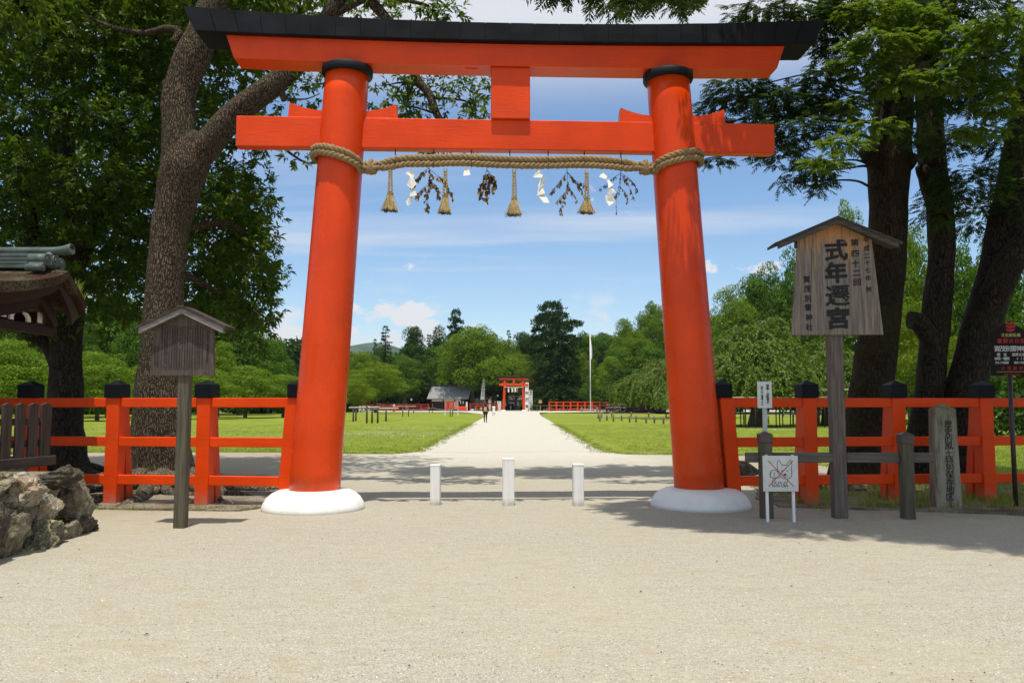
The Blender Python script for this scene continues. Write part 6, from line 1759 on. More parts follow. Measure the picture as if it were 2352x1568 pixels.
FT = [
 # behind the left fence
 ('shrub', 20, 790, 62, 230, 'bright spreading shrub above the fence at the far left edge'), ('maple', 105, 835, 70, 150, 'low yellowish maple left of the dark trunk above the red fence'),
 ('wood', 250, 680, 92, 190, 'tall rounded tree between the two left trunks'), ('shrub', 225, 812, 72, 170, 'light green low shrub just behind the fence between the two left trunks'), ('wood', 100, 690, 100, 200, 'dark green tree seen under the gatehouse roof'),
 ('wood', 310, 730, 84, 130, 'mid green tree seen just left of the plated trunk'), ('wood', 470, 680, 104, 160, 'broadleaf tree seen right behind the notice board roof'), ('wood', 550, 722, 108, 170, 'dense green tree in the gap left of the left red pillar'), ('bright', 500, 790, 92, 120, 'fresh green tree right of the notice board'), ('wood', 615, 780, 120, 130, 'dark tree just left of the cedar pair near the left red pillar'),
 ('shrub', 470, 846, 80, 150, 'low leafy shrub just above the fence right of the notice board'), ('shrub', 565, 842, 86, 150, 'low light green shrub above the fence midway to the left pillar'), ('shrub', 650, 864, 90, 120, 'lowest shrub above the fence next to the left pillar'), ('wood', 170, 760, 86, 150, 'mid green tree behind the dark trunk at the left'), ('shrub', 320, 838, 78, 120, 'low shrub showing left of the plated trunk above the fence'), ('wood', 20, 700, 96, 160, 'tree behind the gatehouse at the far left edge'),
 ('cedar', 638, 776, 150, 52, 'taller cedar of the pair left of the left red pillar'), ('cedar', 656, 800, 152, 50, 'shorter cedar of the pair left of the left red pillar'), ('cedar', 683, 838, 156, 40, 'small cedar half hidden by the left red pillar'), ('maple', 668, 868, 130, 50, 'light green tree under the cedar pair left of the pillar'), ('dark', 400, 700, 120, 150, 'dark tree mostly hidden behind the plated trunk'),
 # between the pillars, left half
 ('bright', 822, 808, 150, 84, 'bright tree right beside the left red pillar'), ('maple', 862, 832, 122, 150, 'broad yellow-green maple standing before the far fence on the left'), ('maple', 822, 868, 104, 84, 'small young maple behind the white lawn sign'), ('cedar', 884, 750, 180, 66, 'tall ragged cedar on the left of the far wood'), ('cedar', 860, 780, 186, 40, 'slim cedar beside the mountain at the left pillar'), ('dark', 880, 800, 178, 90, 'dark tree under the tall ragged cedar on the left'),
 ('dark', 952, 756, 192, 100, 'dark pointed tree left of the big camphor'), ('mid', 930, 820, 170, 90, 'mid green tree between the broad maple and the big camphor'), ('dark', 1008, 754, 196, 90, 'dark brown-green tree touching the upper left of the big camphor'), ('cedar', 985, 770, 190, 50, 'pointed cedar before the dark trees left of the big camphor'),
 ('camphor', 1085, 752, 172, 200, 'largest rounded camphor rising behind the grey-roofed office'), ('camphor', 1030, 820, 190, 130, 'lower camphor left of the grey-roofed office'), ('bare_pine', 1046, 712, 205, 46, 'thin bare-stemmed pine poking above the wood'), ('camphor', 1132, 768, 180, 110, 'camphor left of the far torii with pale bare limbs'), ('cedar', 1168, 760, 212, 44, 'dark cedar tip above the far torii'), ('dark', 1200, 768, 200, 90, 'dark tree behind the far torii right side'), ('maple', 1184, 815, 178, 120, 'golden green maple directly behind the far torii'), ('mid', 1150, 830, 185, 90, 'mid green tree above the white banner left of the far torii'), ('dark', 1060, 850, 186, 200, 'deep shaded tree behind the office roof'), ('dark', 960, 850, 176, 120, 'deep shaded tree behind the far left fence'),
 ('wood', 1000, 800, 190, 110, 'tree filling the gap behind the low camphor by the office'), ('wood', 905, 815, 184, 110, 'tree under the pointed cedars left of the office'), ('wood', 838, 812, 172, 90, 'tree behind the broad maple next to the left red pillar'), ('camphor', 1165, 786, 190, 110, 'rounded camphor crown directly above the far torii'), ('wood', 1215, 775, 205, 100, 'tree between the far torii and the giant conifer'), ('wood', 1100, 800, 196, 120, 'tree behind the pale bare limbs right of the big camphor'),
 # right half
 ('wood', 1345, 772, 192, 110, 'wooded crown left of the flagpole top'), ('wood', 1395, 774, 196, 110, 'wooded crown right of the flagpole top'), ('wood', 1430, 800, 166, 120, 'full green tree behind the rope posts'), ('camphor', 1470, 760, 160, 110, 'yellow-green camphor just left of the right red pillar'),
 ('pine', 1268, 698, 182, 130, 'spreading flat-topped pine behind the giant dark conifer'), ('big_conifer', 1277, 722, 174, 172, 'giant dark conifer with sweeping layered boughs right of the path'), ('dark', 1338, 768, 205, 90, 'dark tree on the skyline behind the flagpole'), ('bright', 1338, 815, 178, 80, 'light green tree just left of the flagpole'), ('dark', 1385, 770, 210, 90, 'dark tree on the skyline right of the flagpole'),
 ('camphor', 1442, 738, 172, 110, 'yellow-green camphor left of the tallest tree by the right pillar'), ('camphor', 1500, 698, 176, 120, 'tallest yellow-green camphor beside the right red pillar'), ('bright', 1402, 818, 158, 80, 'bright rounded tree right of the flagpole'), ('dark', 1400, 790, 186, 130, 'dark wood tree behind the bright one at the flagpole'), ('mid', 1480, 790, 160, 150, 'mid green tree above the left weeping cherry'), ('dark', 1450, 850, 150, 150, 'deep shaded tree behind the left weeping cherry'), ('mid', 1362, 870, 165, 60, 'low yellowish tree at the foot of the flagpole'), ('dark', 1300, 800, 185, 100, 'dark tree right of the giant conifer'), ('dark', 1560, 740, 180, 140, 'dark tree behind the right red pillar'),
 # right of the right pillar
 ('bright', 1690, 668, 128, 150, 'sunny green tree just right of the right red pillar'), ('mid', 1760, 622, 132, 160, 'broad green tree between the right pillar and the large sign'), ('mid', 1830, 596, 128, 150, 'highest green tree left of the large sign'), ('mid', 1648, 720, 140, 90, 'darker green tree touching the right red pillar'), ('bright', 1880, 640, 120, 140, 'sunny tree behind the large sign'), ('bright', 1960, 480, 80, 120, 'tall leafy tree top peeking above the large sign roof'), ('dark', 1900, 760, 110, 180, 'dark tree behind the right weeping cherry'), ('dark', 1700, 800, 120, 180, 'dark tree behind the middle weeping cherry'),
 ('bright', 2105, 520, 46, 150, 'bright fresh tree between the thick and slender fir trunks'), ('maple', 2090, 690, 40, 170, 'bright maple low between the thick and slender fir trunks'), ('mid', 2210, 560, 54, 170, 'green tree between the slender and leaning fir trunks'), ('mid', 2310, 560, 48, 170, 'dark leafy tree behind the brown sign'), ('maple', 2230, 760, 44, 150, 'shaded maple behind the stone marker'), ('mid', 2352, 740, 36, 150, 'leafy tree at the right edge behind the brown sign'), ('dark', 2120, 700, 70, 200, 'dark tree in the depth between the fir trunks'), ('dark', 2270, 700, 66, 200, 'dark tree in the depth behind the leaning fir'),
]
for a in FT: far_tree(*a)
# shaded wood behind everything: one mass nobody could count
rgf = np.random.default_rng(55); parts = []
def wood_mass(pts, hmin, hmax, dens, size):
    for (x0, y0), (x1, y1) in zip(pts, pts[1:]):
        L = math.hypot(x1 - x0, y1 - y0); n = int(L * dens)
        t = rgf.random(n); z = rgf.random(n) ** .8
        h = hmin + (hmax - hmin) * (.5 + .5 * np.sin(t * L * .09 + x0)) * (.7 + .3 * np.sin(t * L * .31))
        p = np.stack([x0 + (x1 - x0) * t + rgf.normal(size=n) * 1.2, y0 + (y1 - y0) * t + rgf.normal(size=n) * 2.2, z * h], 1)
        s = size * (.6 + .8 * rgf.random(n)); parts.append(leaf_quads(p, rand_dirs(n, rgf) + np.array([0, 0, -.2]), rand_dirs(n, rgf) + np.array([0, -.5, .5]), s, s * .6, .2))
wood_mass([(-190, 150), (-110, 170), (-40, 214), (0, 222), (60, 216), (120, 180), (200, 120)], 14, 19, 210, 1.3)
wood_mass([(-120, 108), (-75, 112), (-42, 118), (-30, 150)], 6, 11, 260, .85)
wood_mass([(26, 60), (40, 66), (60, 62), (90, 58)], 6, 10, 160, .8)
wood_mass([(20, 36), (27, 38), (40, 37)], 1.4, 3.2, 300, .35)
V, Q = join_vq(parts)
tag(link_mesh('woods', np_mesh('woods', V, Q, M['leaf_dark'])), kind='stuff')

# ------------------------------------------------------------------ weeping cherries on their bamboo frames
def weeping_tree(px, top, Y, wpx, seed, label, n):
    c = at(px, 925, Y); H = at(px, top, Y).z; Rr = wpx / 2 * Y / FPX
    o = thing('weeping_cherry', label, 'tree', (c.x, Y, 0), 0, 'weeping cherries on the right lawn')
    me, tw = weeping('crown', M['leaf_weep'], np.random.default_rng(seed), Rr, H, n, .85, seed)
    link_mesh('crown', me, o)
    tw.build('hanging_twig', simple('grey_twig_%d' % seed, (.22, .195, .155), .9, .2), o)
    b = MB(); limb_r(b, [Vector(p) for p in ((0, 0, -.2), (.1, 0, 1.2), (-.1, .1, 2.4), (0, 0, H * .4), (.1, 0, H * .7))], [.62, .45, .40, .32, .12], 10, .2, seed)
    b.build('trunk', M['bark_far'], o)
    return o, Rr, H
W1 = weeping_tree(1552, 812, 86, 340, 3, 'leftmost weeping cherry spreading behind the right red pillar', 38)
W2 = weeping_tree(1735, 735, 56, 270, 4, 'biggest weeping cherry between the right red pillar and the large sign', 36)
W3 = weeping_tree(1900, 775, 58, 210, 5, 'weeping cherry partly hidden by the post of the large sign', 28)
def trellis(cx, cy, w, d, z, label, nx=7, ny=6):
    o = thing('bamboo_trellis', label, 'trellis', (cx, cy, 0), R(4), 'trellises under the weeping cherries')
    for i in range(nx):
        x = -w / 2 + w * i / (nx - 1)
        for j, y in enumerate((-d / 2, d / 2, 0)):
            if j == 2 and i % 2: continue
            b = MB(); b.tube([(x, y, -.1), (x, y, z)], .04, 6); b.build('pole', M['wood_dark'], o)
    for j in range(ny):
        y = -d / 2 + d * j / (ny - 1)
        b = MB(); b.tube([(-w / 2 - .4, y, z + .05), (w / 2 + .4, y, z + .07)], .045, 6); b.build('bamboo_bar', M['bamboo'], o)
    return o
p1, p2, p3 = W1[0].location, W2[0].location, W3[0].location
trellis(p2.x, p2.y - 1, 8.2, 5.5, zz(915, 54), 'bamboo trellis holding up the biggest weeping cherry')
trellis(p3.x + .6, p3.y - 1.5, 5.5, 5.5, zz(898, 56), 'bamboo trellis under the weeping cherry behind the sign post', 6, 9)

def rope_barrier(pts, label, ph=.62, pr=.075, ropes=1):
    o = thing('rope_barrier', label, 'rope barrier', (pts[0].x, pts[0].y, 0), 0, 'rope barriers round the weeping cherries')
    rr_ = random.Random(len(pts))
    loc = [p - pts[0] for p in pts]
    for q in loc:
        b = MB(); h = ph * rr_.uniform(.93, 1.06); b.lathe([(pr, -.1), (pr * .96, h - .03), (pr * .7, h)], 8, (q.x, q.y, 0)); b.build('post', M['wood_roof_l'], o)
    for a, c in zip(loc, loc[1:]):
        for r_ in range(ropes):
            h = ph * (.84 - .3 * r_)
            b = MB(); b.tube([a.lerp(c, k / 5) + Vector((0, 0, h - .10 * math.sin(math.pi * k / 5))) for k in range(6)], .016, 5); b.build('rope', M['rope_thin'], o)
near = [gnd(x, y) for x, y in ((1378, 968), (1394, 966), (1409, 968.5), (1428, 967), (1446, 970), (1461, 970), (1484, 972), (1503, 972), (1524, 974), (1545, 976), (1570, 978))]
rope_barrier(near, 'front row of short rope posts before the leftmost weeping cherry')
rope_barrier([gnd(x, y) for x, y in ((1374, 962), (1382, 959), (1405, 958), (1450, 957), (1490, 958), (1530, 960))], 'back row of short rope posts under the leftmost weeping cherry')
rope_barrier([gnd(x, y) for x, y in ((1640, 977), (1709, 975), (1765, 974), (1822, 974), (1879, 974), (1940, 972), (2050, 971), (2126, 969))], 'front rope line before the biggest weeping cherry, seen through the fence', .75, .07)
rope_barrier([gnd(x, y) for x, y in ((1668, 957), (1735, 957), (1800, 956), (1905, 956), (1925, 956), (2010, 956), (2090, 955))], 'far rope line behind the weeping cherries, seen through the fence', .75, .07)

# ------------------------------------------------------------------ mountains
def mountain(name, Y, x0, x1, prof, seed):
    xs = np.linspace(x0, x1, 90); rows = []
    for j in range(14):
        q = j / 13; row = []
        for x in xs:
            h = prof(x) * (math.sin(q * math.pi / 2) if q < 1 else 1)
            row.append((x, Y - 600 + 900 * q, h * (1 + .06 * mnoise.noise((x * .01, q * 4, seed))) + 6 * mnoise.noise((x * .03, q * 9, seed)) - 3 * (1 - q)))
        rows.append(row)
    b = MB(); b.sheet(rows); o = b.build(name, M['mountain']); tag(o, kind='structure'); return o
mountain('mountain', 2600, -2600, 400, lambda x: 150 + 42 * math.exp(-((x + 640) / 240) ** 2) + 36 * math.exp(-((x + 440) / 110) ** 2) - 60 * max(0, min(1, (x + 330) / 400)) + 8 * math.sin(x * .021), 1)
mountain('hills', 1500, -200, 2400, lambda x: 78 + 44 * math.exp(-((x - 180) / 130) ** 2) + 20 * math.sin(x * .006), 2)

# ------------------------------------------------------------------ the air between here and the mountains
hzm = bpy.data.materials.new('hazy_air'); hzm.use_nodes = True
hn = hzm.node_tree.nodes; hn.remove(hn['Principled BSDF'])
pv_ = hn.new('ShaderNodeVolumePrincipled'); pv_.inputs['Color'].default_value = (.80, .88, 1.0, 1); pv_.inputs['Density'].default_value = .00007; pv_.inputs['Anisotropy'].default_value = .2
hzm.node_tree.links.new(pv_.outputs[0], hn['Material Output'].inputs['Volume'])
b = MB(); b.box((0, 3000, 139), (8600, 6400, 282)); hz_o = b.build('haze', hzm); tag(hz_o, kind='stuff')

# ------------------------------------------------------------------ the second torii and what stands round it
YF = 158.0
far = make_torii(False, (M['red_far'], M['red_far'], M['black'], M['white_stone']))
pf = at(1180, 925, YF); sc_ = 46 / (878 / 12.8 * 1.0) * YF / 12.8 * 1.0
sc_ = (47 * YF / FPX) / 6.14
far.location = (pf.x, YF, 0); far.scale = (sc_, sc_, sc_ * 1.32); far.rotation_euler = (0, 0, R(3))
tag(far, 'distant small vermilion gate with black ridge at the end of the white path')
fr = thing('straw_rope', 'thin pale straw rope across the distant small gate', 'straw rope', (pf.x, YF - .3, 0), R(3))
hz = 5.45 * sc_ * 1.32
b = MB(); b.tube([(-2.9 * sc_, 0, hz + .05), (-1.4 * sc_, 0, hz - .06), (0, 0, hz - .10), (1.4 * sc_, 0, hz - .06), (2.9 * sc_, 0, hz + .05)], .09, 6); b.build('strand', M['rope_thin'], fr)
for i, u in enumerate((-1.55, -.45, .5)):
    o = thing('paper_streamer', ('left', 'middle', 'right')[i] + ' white paper streamer on the distant small gate', 'paper streamer', (pf.x + u * sc_, YF - .35, hz - .1), R(3), 'paper streamers on the distant gate')
    for k in range(3):
        b = MB(); s = .17 * (-1) ** k; b.prism([(-.14 + s * .3, 0, -.28 * k), (.14 + s * .3, 0, -.28 * k - .05), (.14 - s * .3, 0, -.28 * k - .34), (-.14 - s * .3, 0, -.28 * k - .28)], (0, .02, 0)); b.build('paper_fold', M['paper'], o, fix=True)
for i, u in enumerate((.08, 1.15)):
    o = thing('straw_tassel', ('straw tassel between the paper streamers on the distant small gate', 'straw tassel at the right on the distant small gate')[i], 'tassel', (pf.x + u * sc_, YF - .35, hz - .1), 0, 'straw tassels on the distant gate')
    b = MB(); b.lathe([(.12, -.9), (.05, -.45), (.04, 0)], 8); b.build('brush', M['straw'], o)

def far_fence(px0, px1, py0, py1, h, label, n, mat=None, rails=(.97, .62, .2)):
    A = gnd(px0, py0); B = gnd(px1, py1); d = B - A; L = d.length
    o = thing('red_fence', label, 'fence', A, math.atan2(d.y, d.x), 'distant red fences'); m_ = mat or M['red_far_dark']
    for i in range(n + 1):
        b = MB(); b.box((L * i / n, 0, h / 2 * 1.04), (.26, .26, h * 1.04)); b.build('post', m_, o)
    for r_ in rails:
        b = MB(); b.box((L / 2, -.02, h * r_), (L, .12, .17)); b.build('rail', m_, o)
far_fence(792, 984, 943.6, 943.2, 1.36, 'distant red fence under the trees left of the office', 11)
far_fence(1080, 1142, 943, 943, 1.5, 'short distant red fence left of the far gate', 4, M['red_far'])
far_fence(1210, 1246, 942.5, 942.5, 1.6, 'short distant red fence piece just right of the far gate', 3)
far_fence(1262, 1412, 943.5, 944.2, 1.85, 'long distant red fence behind the flagpole', 9, M['red_far'])
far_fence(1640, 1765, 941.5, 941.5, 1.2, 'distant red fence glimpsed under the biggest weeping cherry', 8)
far_fence(2290, 2420, 947, 946, 1.2, 'distant red fence glimpsed at the right edge behind the brown sign', 8, M['red_far'])

def gable_house(name, label, px0, px1, eave, ridge, base, depth, ov, roofm, wallm, side=1, cat='building'):
    Y = gnd(1176, base).y; x0, x1 = xx(px0, 925, Y), xx(px1, 925, Y); w = x1 - x0
    o = thing(name, label, cat, ((x0 + x1) / 2, Y + depth / 2, 0), R(0)); ze, zr_ = zz(eave, Y), zz(ridge, Y)
    b = MB(); b.box((0, 0, ze / 2), (w - 2 * ov, depth - 1.6, ze)); b.build('wall', wallm, o)
    for s in (-1, 1):
        b = MB(); poly = [(-w / 2, s * depth / 2, ze), (w / 2, s * depth / 2, ze), (w / 2 * .985, 0, zr_), (-w / 2 * .985, 0, zr_)]
        if s > 0: poly = poly[::-1]
        n = Vector((0, -s * (zr_ - ze), -depth / 2)).normalized() * .16
        b.prism(poly, n); b.build('roof_slope', roofm, o, fix=True)
    return o, w, ze, zr_, Y, depth
H1, w_, ze, zr_, Yh, dp = gable_house('shrine_office', 'small dark wooden office with grey gabled roof and white wall panels', 985, 1083, 915, 885.5, 943, 7.5, 1.0, M['slate'], M['blackout'])
H1.rotation_euler = (0, 0, R(-9))
b = MB(); b.box((0, 0, zr_ + .14), (w_ * .97, .42, .34), bev=.04); b.build('ridge', M['dark_roof'], H1)
for s in (-1, 1):
    b = MB(); b.box((s * w_ * .47, 0, zr_ + .36), (.34, .5, .42), bev=.1); b.build('ridge_end_tile', M['dark_roof'], H1)
    b = MB(); b.prism([(s * (w_ / 2 - 1.0), -dp / 2 + .9, ze), (s * (w_ / 2 - 1.0), dp / 2 - .9, ze), (s * (w_ / 2 - 1.0), 0, zr_ - .3)], (s * .05, 0, 0)); b.build('gable', M['wood_brown'], H1, fix=True)
    b = MB(); b.prism([(s * (w_ / 2 - .96), -1.5, ze + .25), (s * (w_ / 2 - .96), 1.5, ze + .25), (s * (w_ / 2 - .96), 1.2, ze + .75), (s * (w_ / 2 - .96), -1.2, ze + .75)], (s * .06, 0, 0)); b.build('gable_panel', M['plaster'], H1, fix=True)
for x0, x1 in ((-w_ * .40, -w_ * .14), (-w_ * .11, w_ * .14), (w_ * .17, w_ * .30)):
    b = MB(); b.box(((x0 + x1) / 2, -dp / 2 + .78, ze - .32), (x1 - x0, .06, .55)); b.build('wall_panel', M['plaster'], H1)
for x in (-w_ * .42, -w_ * .125, w_ * .155, w_ * .39):
    b = MB(); b.box((x, -dp / 2 + .74, ze / 2), (.2, .14, ze)); b.build('pillar', M['wood_brown'], H1)
b = MB(); b.box((w_ * .28, -dp / 2 + .62, .9), (2.0, .3, 1.0)); b.build('counter', M['blackout'], H1)
for x in (w_ * .22, w_ * .30, w_ * .36):
    b = MB(); b.box((x, -dp / 2 + .70, 1.75), (.22, .03, .62)); b.build('paper_notice', M['cloth_white'], H1)
H2, w2, ze2, zr2, Y2, d2 = gable_house('map_pavilion', 'small roofed pavilion with a painted map board beside the office', 1070, 1122, 913, 905, 942.5, 3.5, .6, M['dark_roof'], M['timber_wall'])
b = MB(); b.box((-w2 * .16, -d2 / 2 + .74, 1.75), (w2 * .42, .06, 1.7)); b.build('map_board', simple('map_print', (.40, .47, .36), .6, .5, 1.6), H2)
b = MB(); b.box((w2 * .20, -d2 / 2 + .74, 1.55), (w2 * .26, .06, 2.0)); b.build('board', M['timber_wall'], H2)
for i in range(7):
    b = MB(); b.lathe([(.05, -.1), (.09, 0), (.05, .1)], 8, (-w2 * .45 + w2 * .15 * i, -d2 / 2 - .1, ze2 - .18)); b.build('light_bulb', M['lamp_glass'], H2)
H3, w3, ze3, zr3, Y3, d3 = gable_house('shrine_hall', 'brown-roofed hall seen through the far gate with a white banner over its front', 1164, 1226, 921, 893, 940.5, 9, 1.2, M['brown_roof'], M['blackout'])
b = MB(); b.box((-1.0, -d3 / 2 - .1, zz(913, Y3)), (2.7, .06, .78)); b.build('name_board', M['cloth_white'], H3)
faint = MB()
for i in range(6):
    x = -1.0 - 1.1 + i * .42; z = zz(913, Y3)
    for q in (-.16, 0, .16): faint.box((x + q * .3, -d3 / 2 - .14, z + q), (.26, .01, .06))
    faint.box((x, -d3 / 2 - .145, z), (.06, .01, .45))
faint.build('lettering', M['ink'], H3)
b = MB(); b.box((0, -d3 / 2 - .05, ze3 - .42), (w3 * .96, .1, .38)); b.build('curtain', M['cloth_white'], H3)
b = MB(); b.box((1.4, -d3 / 2 + .3, zz(928, Y3)), (3.0, .06, .75)); b.build('blind', M['timber_wall'], H3)
H4, *_ = gable_house('side_hall', 'dark low hall with pale plaster strips hidden under trees left of the office', 930, 995, 921, 903, 942, 6, .8, M['dark_roof'], M['blackout'])
for x, z, w in ((1.6, 2.3, 3.2), (.7, 2.75, .9), (2.6, 2.7, .7)):
    b = MB(); b.box((x, -2.28, z), (w, .08, .35)); b.build('wall_panel', M['plaster'], H4)

# ------------------------------------------------------------------ signs, banners, poles far off
def far_board(name, label, px0, px1, py0, py1, base, boardm, legm, cat='sign', marks=None, legs=True, tilt=0):
    Y = gnd(1176, base).y; x0, x1 = xx(px0, 925, Y), xx(px1, 925, Y); z1, z0 = zz(py0, Y), zz(py1, Y); w = x1 - x0
    o = thing(name, label, cat, ((x0 + x1) / 2, Y, 0), R(tilt))
    b = MB(); b.box((0, 0, (z0 + z1) / 2), (w, .07, z1 - z0)); b.build('board', boardm, o)
    if legs:
        for s in (-1, 1):
            b = MB(); b.box((s * (w / 2 - .02), .06, z1 / 2 - .05), (.10, .09, z1 + .1)); b.build('leg', legm, o)
    for (mat, rects) in marks or ():
        b = MB()
        for (a, c, d, e) in rects: b.box((-w / 2 + w * (a + c) / 2, -.045, z1 - (z1 - z0) * (d + e) / 2), (w * abs(c - a), .012, (z1 - z0) * abs(e - d)))
        b.build('lettering', mat, o)
    return o
rr = random.Random(9)
def vcol(x, y0, y1, w, n): return [(x - w / 2 * rr.uniform(.6, 1), x + w / 2 * rr.uniform(.6, 1), y0 + (y1 - y0) * i / n + .006, y0 + (y1 - y0) * (i + .75) / n) for i in range(n)]
far_board('red_sign', 'red lawn sign with white and yellow vertical lettering on two pale legs before the office', 1022, 1052, 922, 940.5, 955, M['red_sign'], M['white_paint'], marks=[
    (M['letter_white'], vcol(.08, .06, .9, .05, 9) + vcol(.48, .05, .9, .035, 12) + [(.71, .97, .04, .07), (.71, .97, .90, .93), (.70, .72, .04, .93), (.96, .98, .04, .93)] + vcol(.79, .12, .86, .08, 4) + vcol(.90, .12, .86, .08, 4)), (M['letter_yellow'], vcol(.36, .14, .8, .035, 10) + vcol(.41, .16, .7, .03, 10) + vcol(.58, .1, .7, .04, 9))])
WS = far_board('white_sign', 'white two-line sign on legs at the left edge of the lawn beside the left pillar', 825, 848.5, 932, 942, 963.5, M['white_board'], M['white_paint'])
Yw = WS.location.y
p = [(ch, -.62 + i * .42, zz(934.6, Yw), .30, .02) for i, ch in enumerate('芝生内')] + [(ch, -.66 + i * .42, zz(939.4, Yw), .30, .02) for i, ch in enumerate('立入禁止')]
lettering(p, M['ink'], WS, 'lettering', 0, (0, -.045, 0))
def banner(px, top, base, w_px, label, text, name='banner'):
    Y = gnd(1176, base).y; o = thing(name, label, 'banner', (xx(px, 925, Y), Y, 0), 0); k = Y / FPX
    zt_, z0 = zz(top, Y), zz(917, Y)
    b = MB(); b.tube([(0, 0, -.1), (0, 0, zt_ + .2)], .045, 6); b.build('pole', M['bamboo'], o)
    b = MB(); rows = []
    for i in range(9):
        q = i / 8; z = zt_ - (zt_ - z0) * q; ww = w_px * k * (.42 + .58 * q)
        rows.append([(-.03, -.05, z), (-ww * .5, -.05 + .06 * math.sin(q * 7), z - .03), (-ww, -.05 + .1 * math.sin(q * 6 + 1), z - .06)])
    b.sheet(rows); b.sheet([[(x, y + .012, z) for x, y, z in r][::-1] for r in rows]); b.build('cloth', M['cloth_white'], o)
    n = len(text)
    it = [(ch, -w_px * k * .30 - .02 * 0, zt_ - .9 - i * (zt_ - z0 - 1.2) / n, .40, .02) for i, ch in enumerate(text)]
    lettering(it, M['ink'], o, 'lettering', 0, (0, -.17, 0))
    b = MB()
    for i in range(12): b.box((.07, -.05, zt_ - .2 - i * (zt_ - z0) / 12), (.16, .02, .12))
    tag(b.build('tie_loop', M['cloth_white'], o))
banner(1112.5, 869, 943, 9, 'tall narrow white banner with black writing standing left of the far gate', '式年遷宮奉賛')
def stand_board(px0, px1, top, base, label, text, tilt=0, lean=0.0, size=.9):
    Y = gnd(1176, base).y; x0, x1 = xx(px0, 925, Y), xx(px1, 925, Y); zt_ = zz(top, Y); w = x1 - x0
    o = thing('standing_signboard', label, 'sign board', ((x0 + x1) / 2, Y, 0), R(tilt), 'white sign boards beside the far gate'); o.rotation_euler.y = lean
    b = MB(); b.box((0, 0, zt_ / 2), (w, .12, zt_)); b.build('panel', M['cloth_white'], o)
    if text:
        n = len(text); it = [(ch, 0, zt_ - zt_ * (i + .6) / (n + .3), size * min(w, zt_ / n) , .03) for i, ch in enumerate(text)]
        lettering(it, M['ink'], o, 'lettering', 0, (0, -.065, 0))
    return o
stand_board(1206, 1214.5, 878, 943.4, 'tallest white board with large black characters right of the far gate', '式年遷宮')
stand_board(1215.5, 1223, 896, 943.2, 'shorter white board with black characters beside the tallest one', '第四十二回遷宮', 0, 0, .8)
stand_board(1212, 1215.8, 928, 944, 'slim white plank leaning against the tall white boards by the far gate', '', 0, R(9))
stand_board(1142, 1151.5, 921, 943, 'blank white panel standing left of the far gate', '')
stand_board(1155, 1165, 915.5, 941, 'grey-framed white notice left behind the far gate pillar', '')
Yq = gnd(1176, 943.5).y
SB = thing('wooden_signboard', 'small yellow-brown wooden board on a post right of the far gate', 'sign', (xx(1241, 925, Yq), Yq, 0))
b = MB(); b.box((0, 0, zz(930, Yq) / 2), (.12, .12, zz(930, Yq))); b.build('post', M['wood_new'], SB)
b = MB(); z0, z1 = zz(926, Yq), zz(918, Yq); b.prism([(-.36, -.1, z0), (.36, -.1, z0), (.36, -.1, z1 - .12), (0, -.1, z1 + .05), (-.36, -.1, z1 - .12)], (0, .06, 0)); b.build('board', M['wood_new'], SB, fix=True)
Yp = gnd(1176, 945).y; pp = xx(1356.5, 925, Yp)
FP = thing('flagpole', 'tall white flagpole with a limp white flag on the right lawn', 'flagpole', (pp, Yp, 0))
b = MB(); b.tube([(0, 0, 0), (0, 0, zz(769, Yp))], [.13, .07], 10); b.build('pole', M['white_paint'], FP)
b = MB(); b.lathe([(.02, -.06), (.09, 0), (.02, .08)], 8, (0, 0, zz(768, Yp))); b.build('finial', M['white_paint'], FP)
b = MB(); rows = []
for i in range(10):
    q = i / 9; z = zz(778, Yp) - (zz(778, Yp) - zz(823, Yp)) * q; ww = .10 + .20 * math.sin(q * 2.6)
    rows.append([(.06, -.02, z), (.06 + ww * .4, -.16, z - .06), (.06 + ww * .7, .05, z - .1), (.06 + ww, -.08, z - .2)])
b.sheet(rows); b.sheet([[(x, y + .015, z) for x, y, z in r][::-1] for r in rows]); b.build('flag', M['cloth_white'], FP)
for dx in (-1.9, 1.0):
    o = thing('stone_post', 'short grey post at the ' + ('left' if dx < 0 else 'right') + ' side of the flagpole foot', 'post', (pp + dx, Yp - 2, 0), 0, 'posts at the flagpole foot')
    b = MB(); b.box((0, 0, .42), (.34, .34, .9), bev=.05); b.build('shaft', M['rock_grey'], o)
b = MB(); b.box((0, 0, .25), (2.6, .16, .12)); o = b.build('flagpole_rail', M['gray_metal'], None, (pp - .5, Yp - 2, .2)); tag(o, 'low grey rail joining the posts at the flagpole foot', 'rail')
# wooden plank fence behind the leftmost cherry, with pale rail fence beside it
Yk = gnd(1176, 946).y
PF = thing('plank_fence', 'brown upright plank fence behind the leftmost weeping cherry', 'fence', (xx(1438, 925, Yk), Yk, 0))
n = 44; wk = (xx(1530, 925, Yk) - xx(1438, 925, Yk)) / n
pm_ = MB(); pm_.box((0, 0, .95), (wk * .93, .06, 1.9)); pme = pm_.mesh('plank', M['wood_brown'])
for i in range(n): link_mesh('plank', pme, PF, (wk * (i + .5), rr.uniform(-.02, .02), rr.uniform(-.04, .02)))
RF = thing('rail_fence', 'pale two-rail wooden fence left of the brown plank fence', 'fence', (xx(1393, 925, Yk - 8), Yk - 8, 0)); wr = xx(1437, 925, Yk - 8) - xx(1393, 925, Yk - 8)
for z in (1.35, .85):
    b = MB(); b.tube([(0, 0, z), (wr, 0, z)], .07, 6); b.build('rail', M['bamboo'], RF)
for i in range(4):
    b = MB(); b.tube([(wr * i / 3, .05, 0), (wr * i / 3, .05, 1.4)], .08, 6); b.build('post', M['wood_dark'], RF)
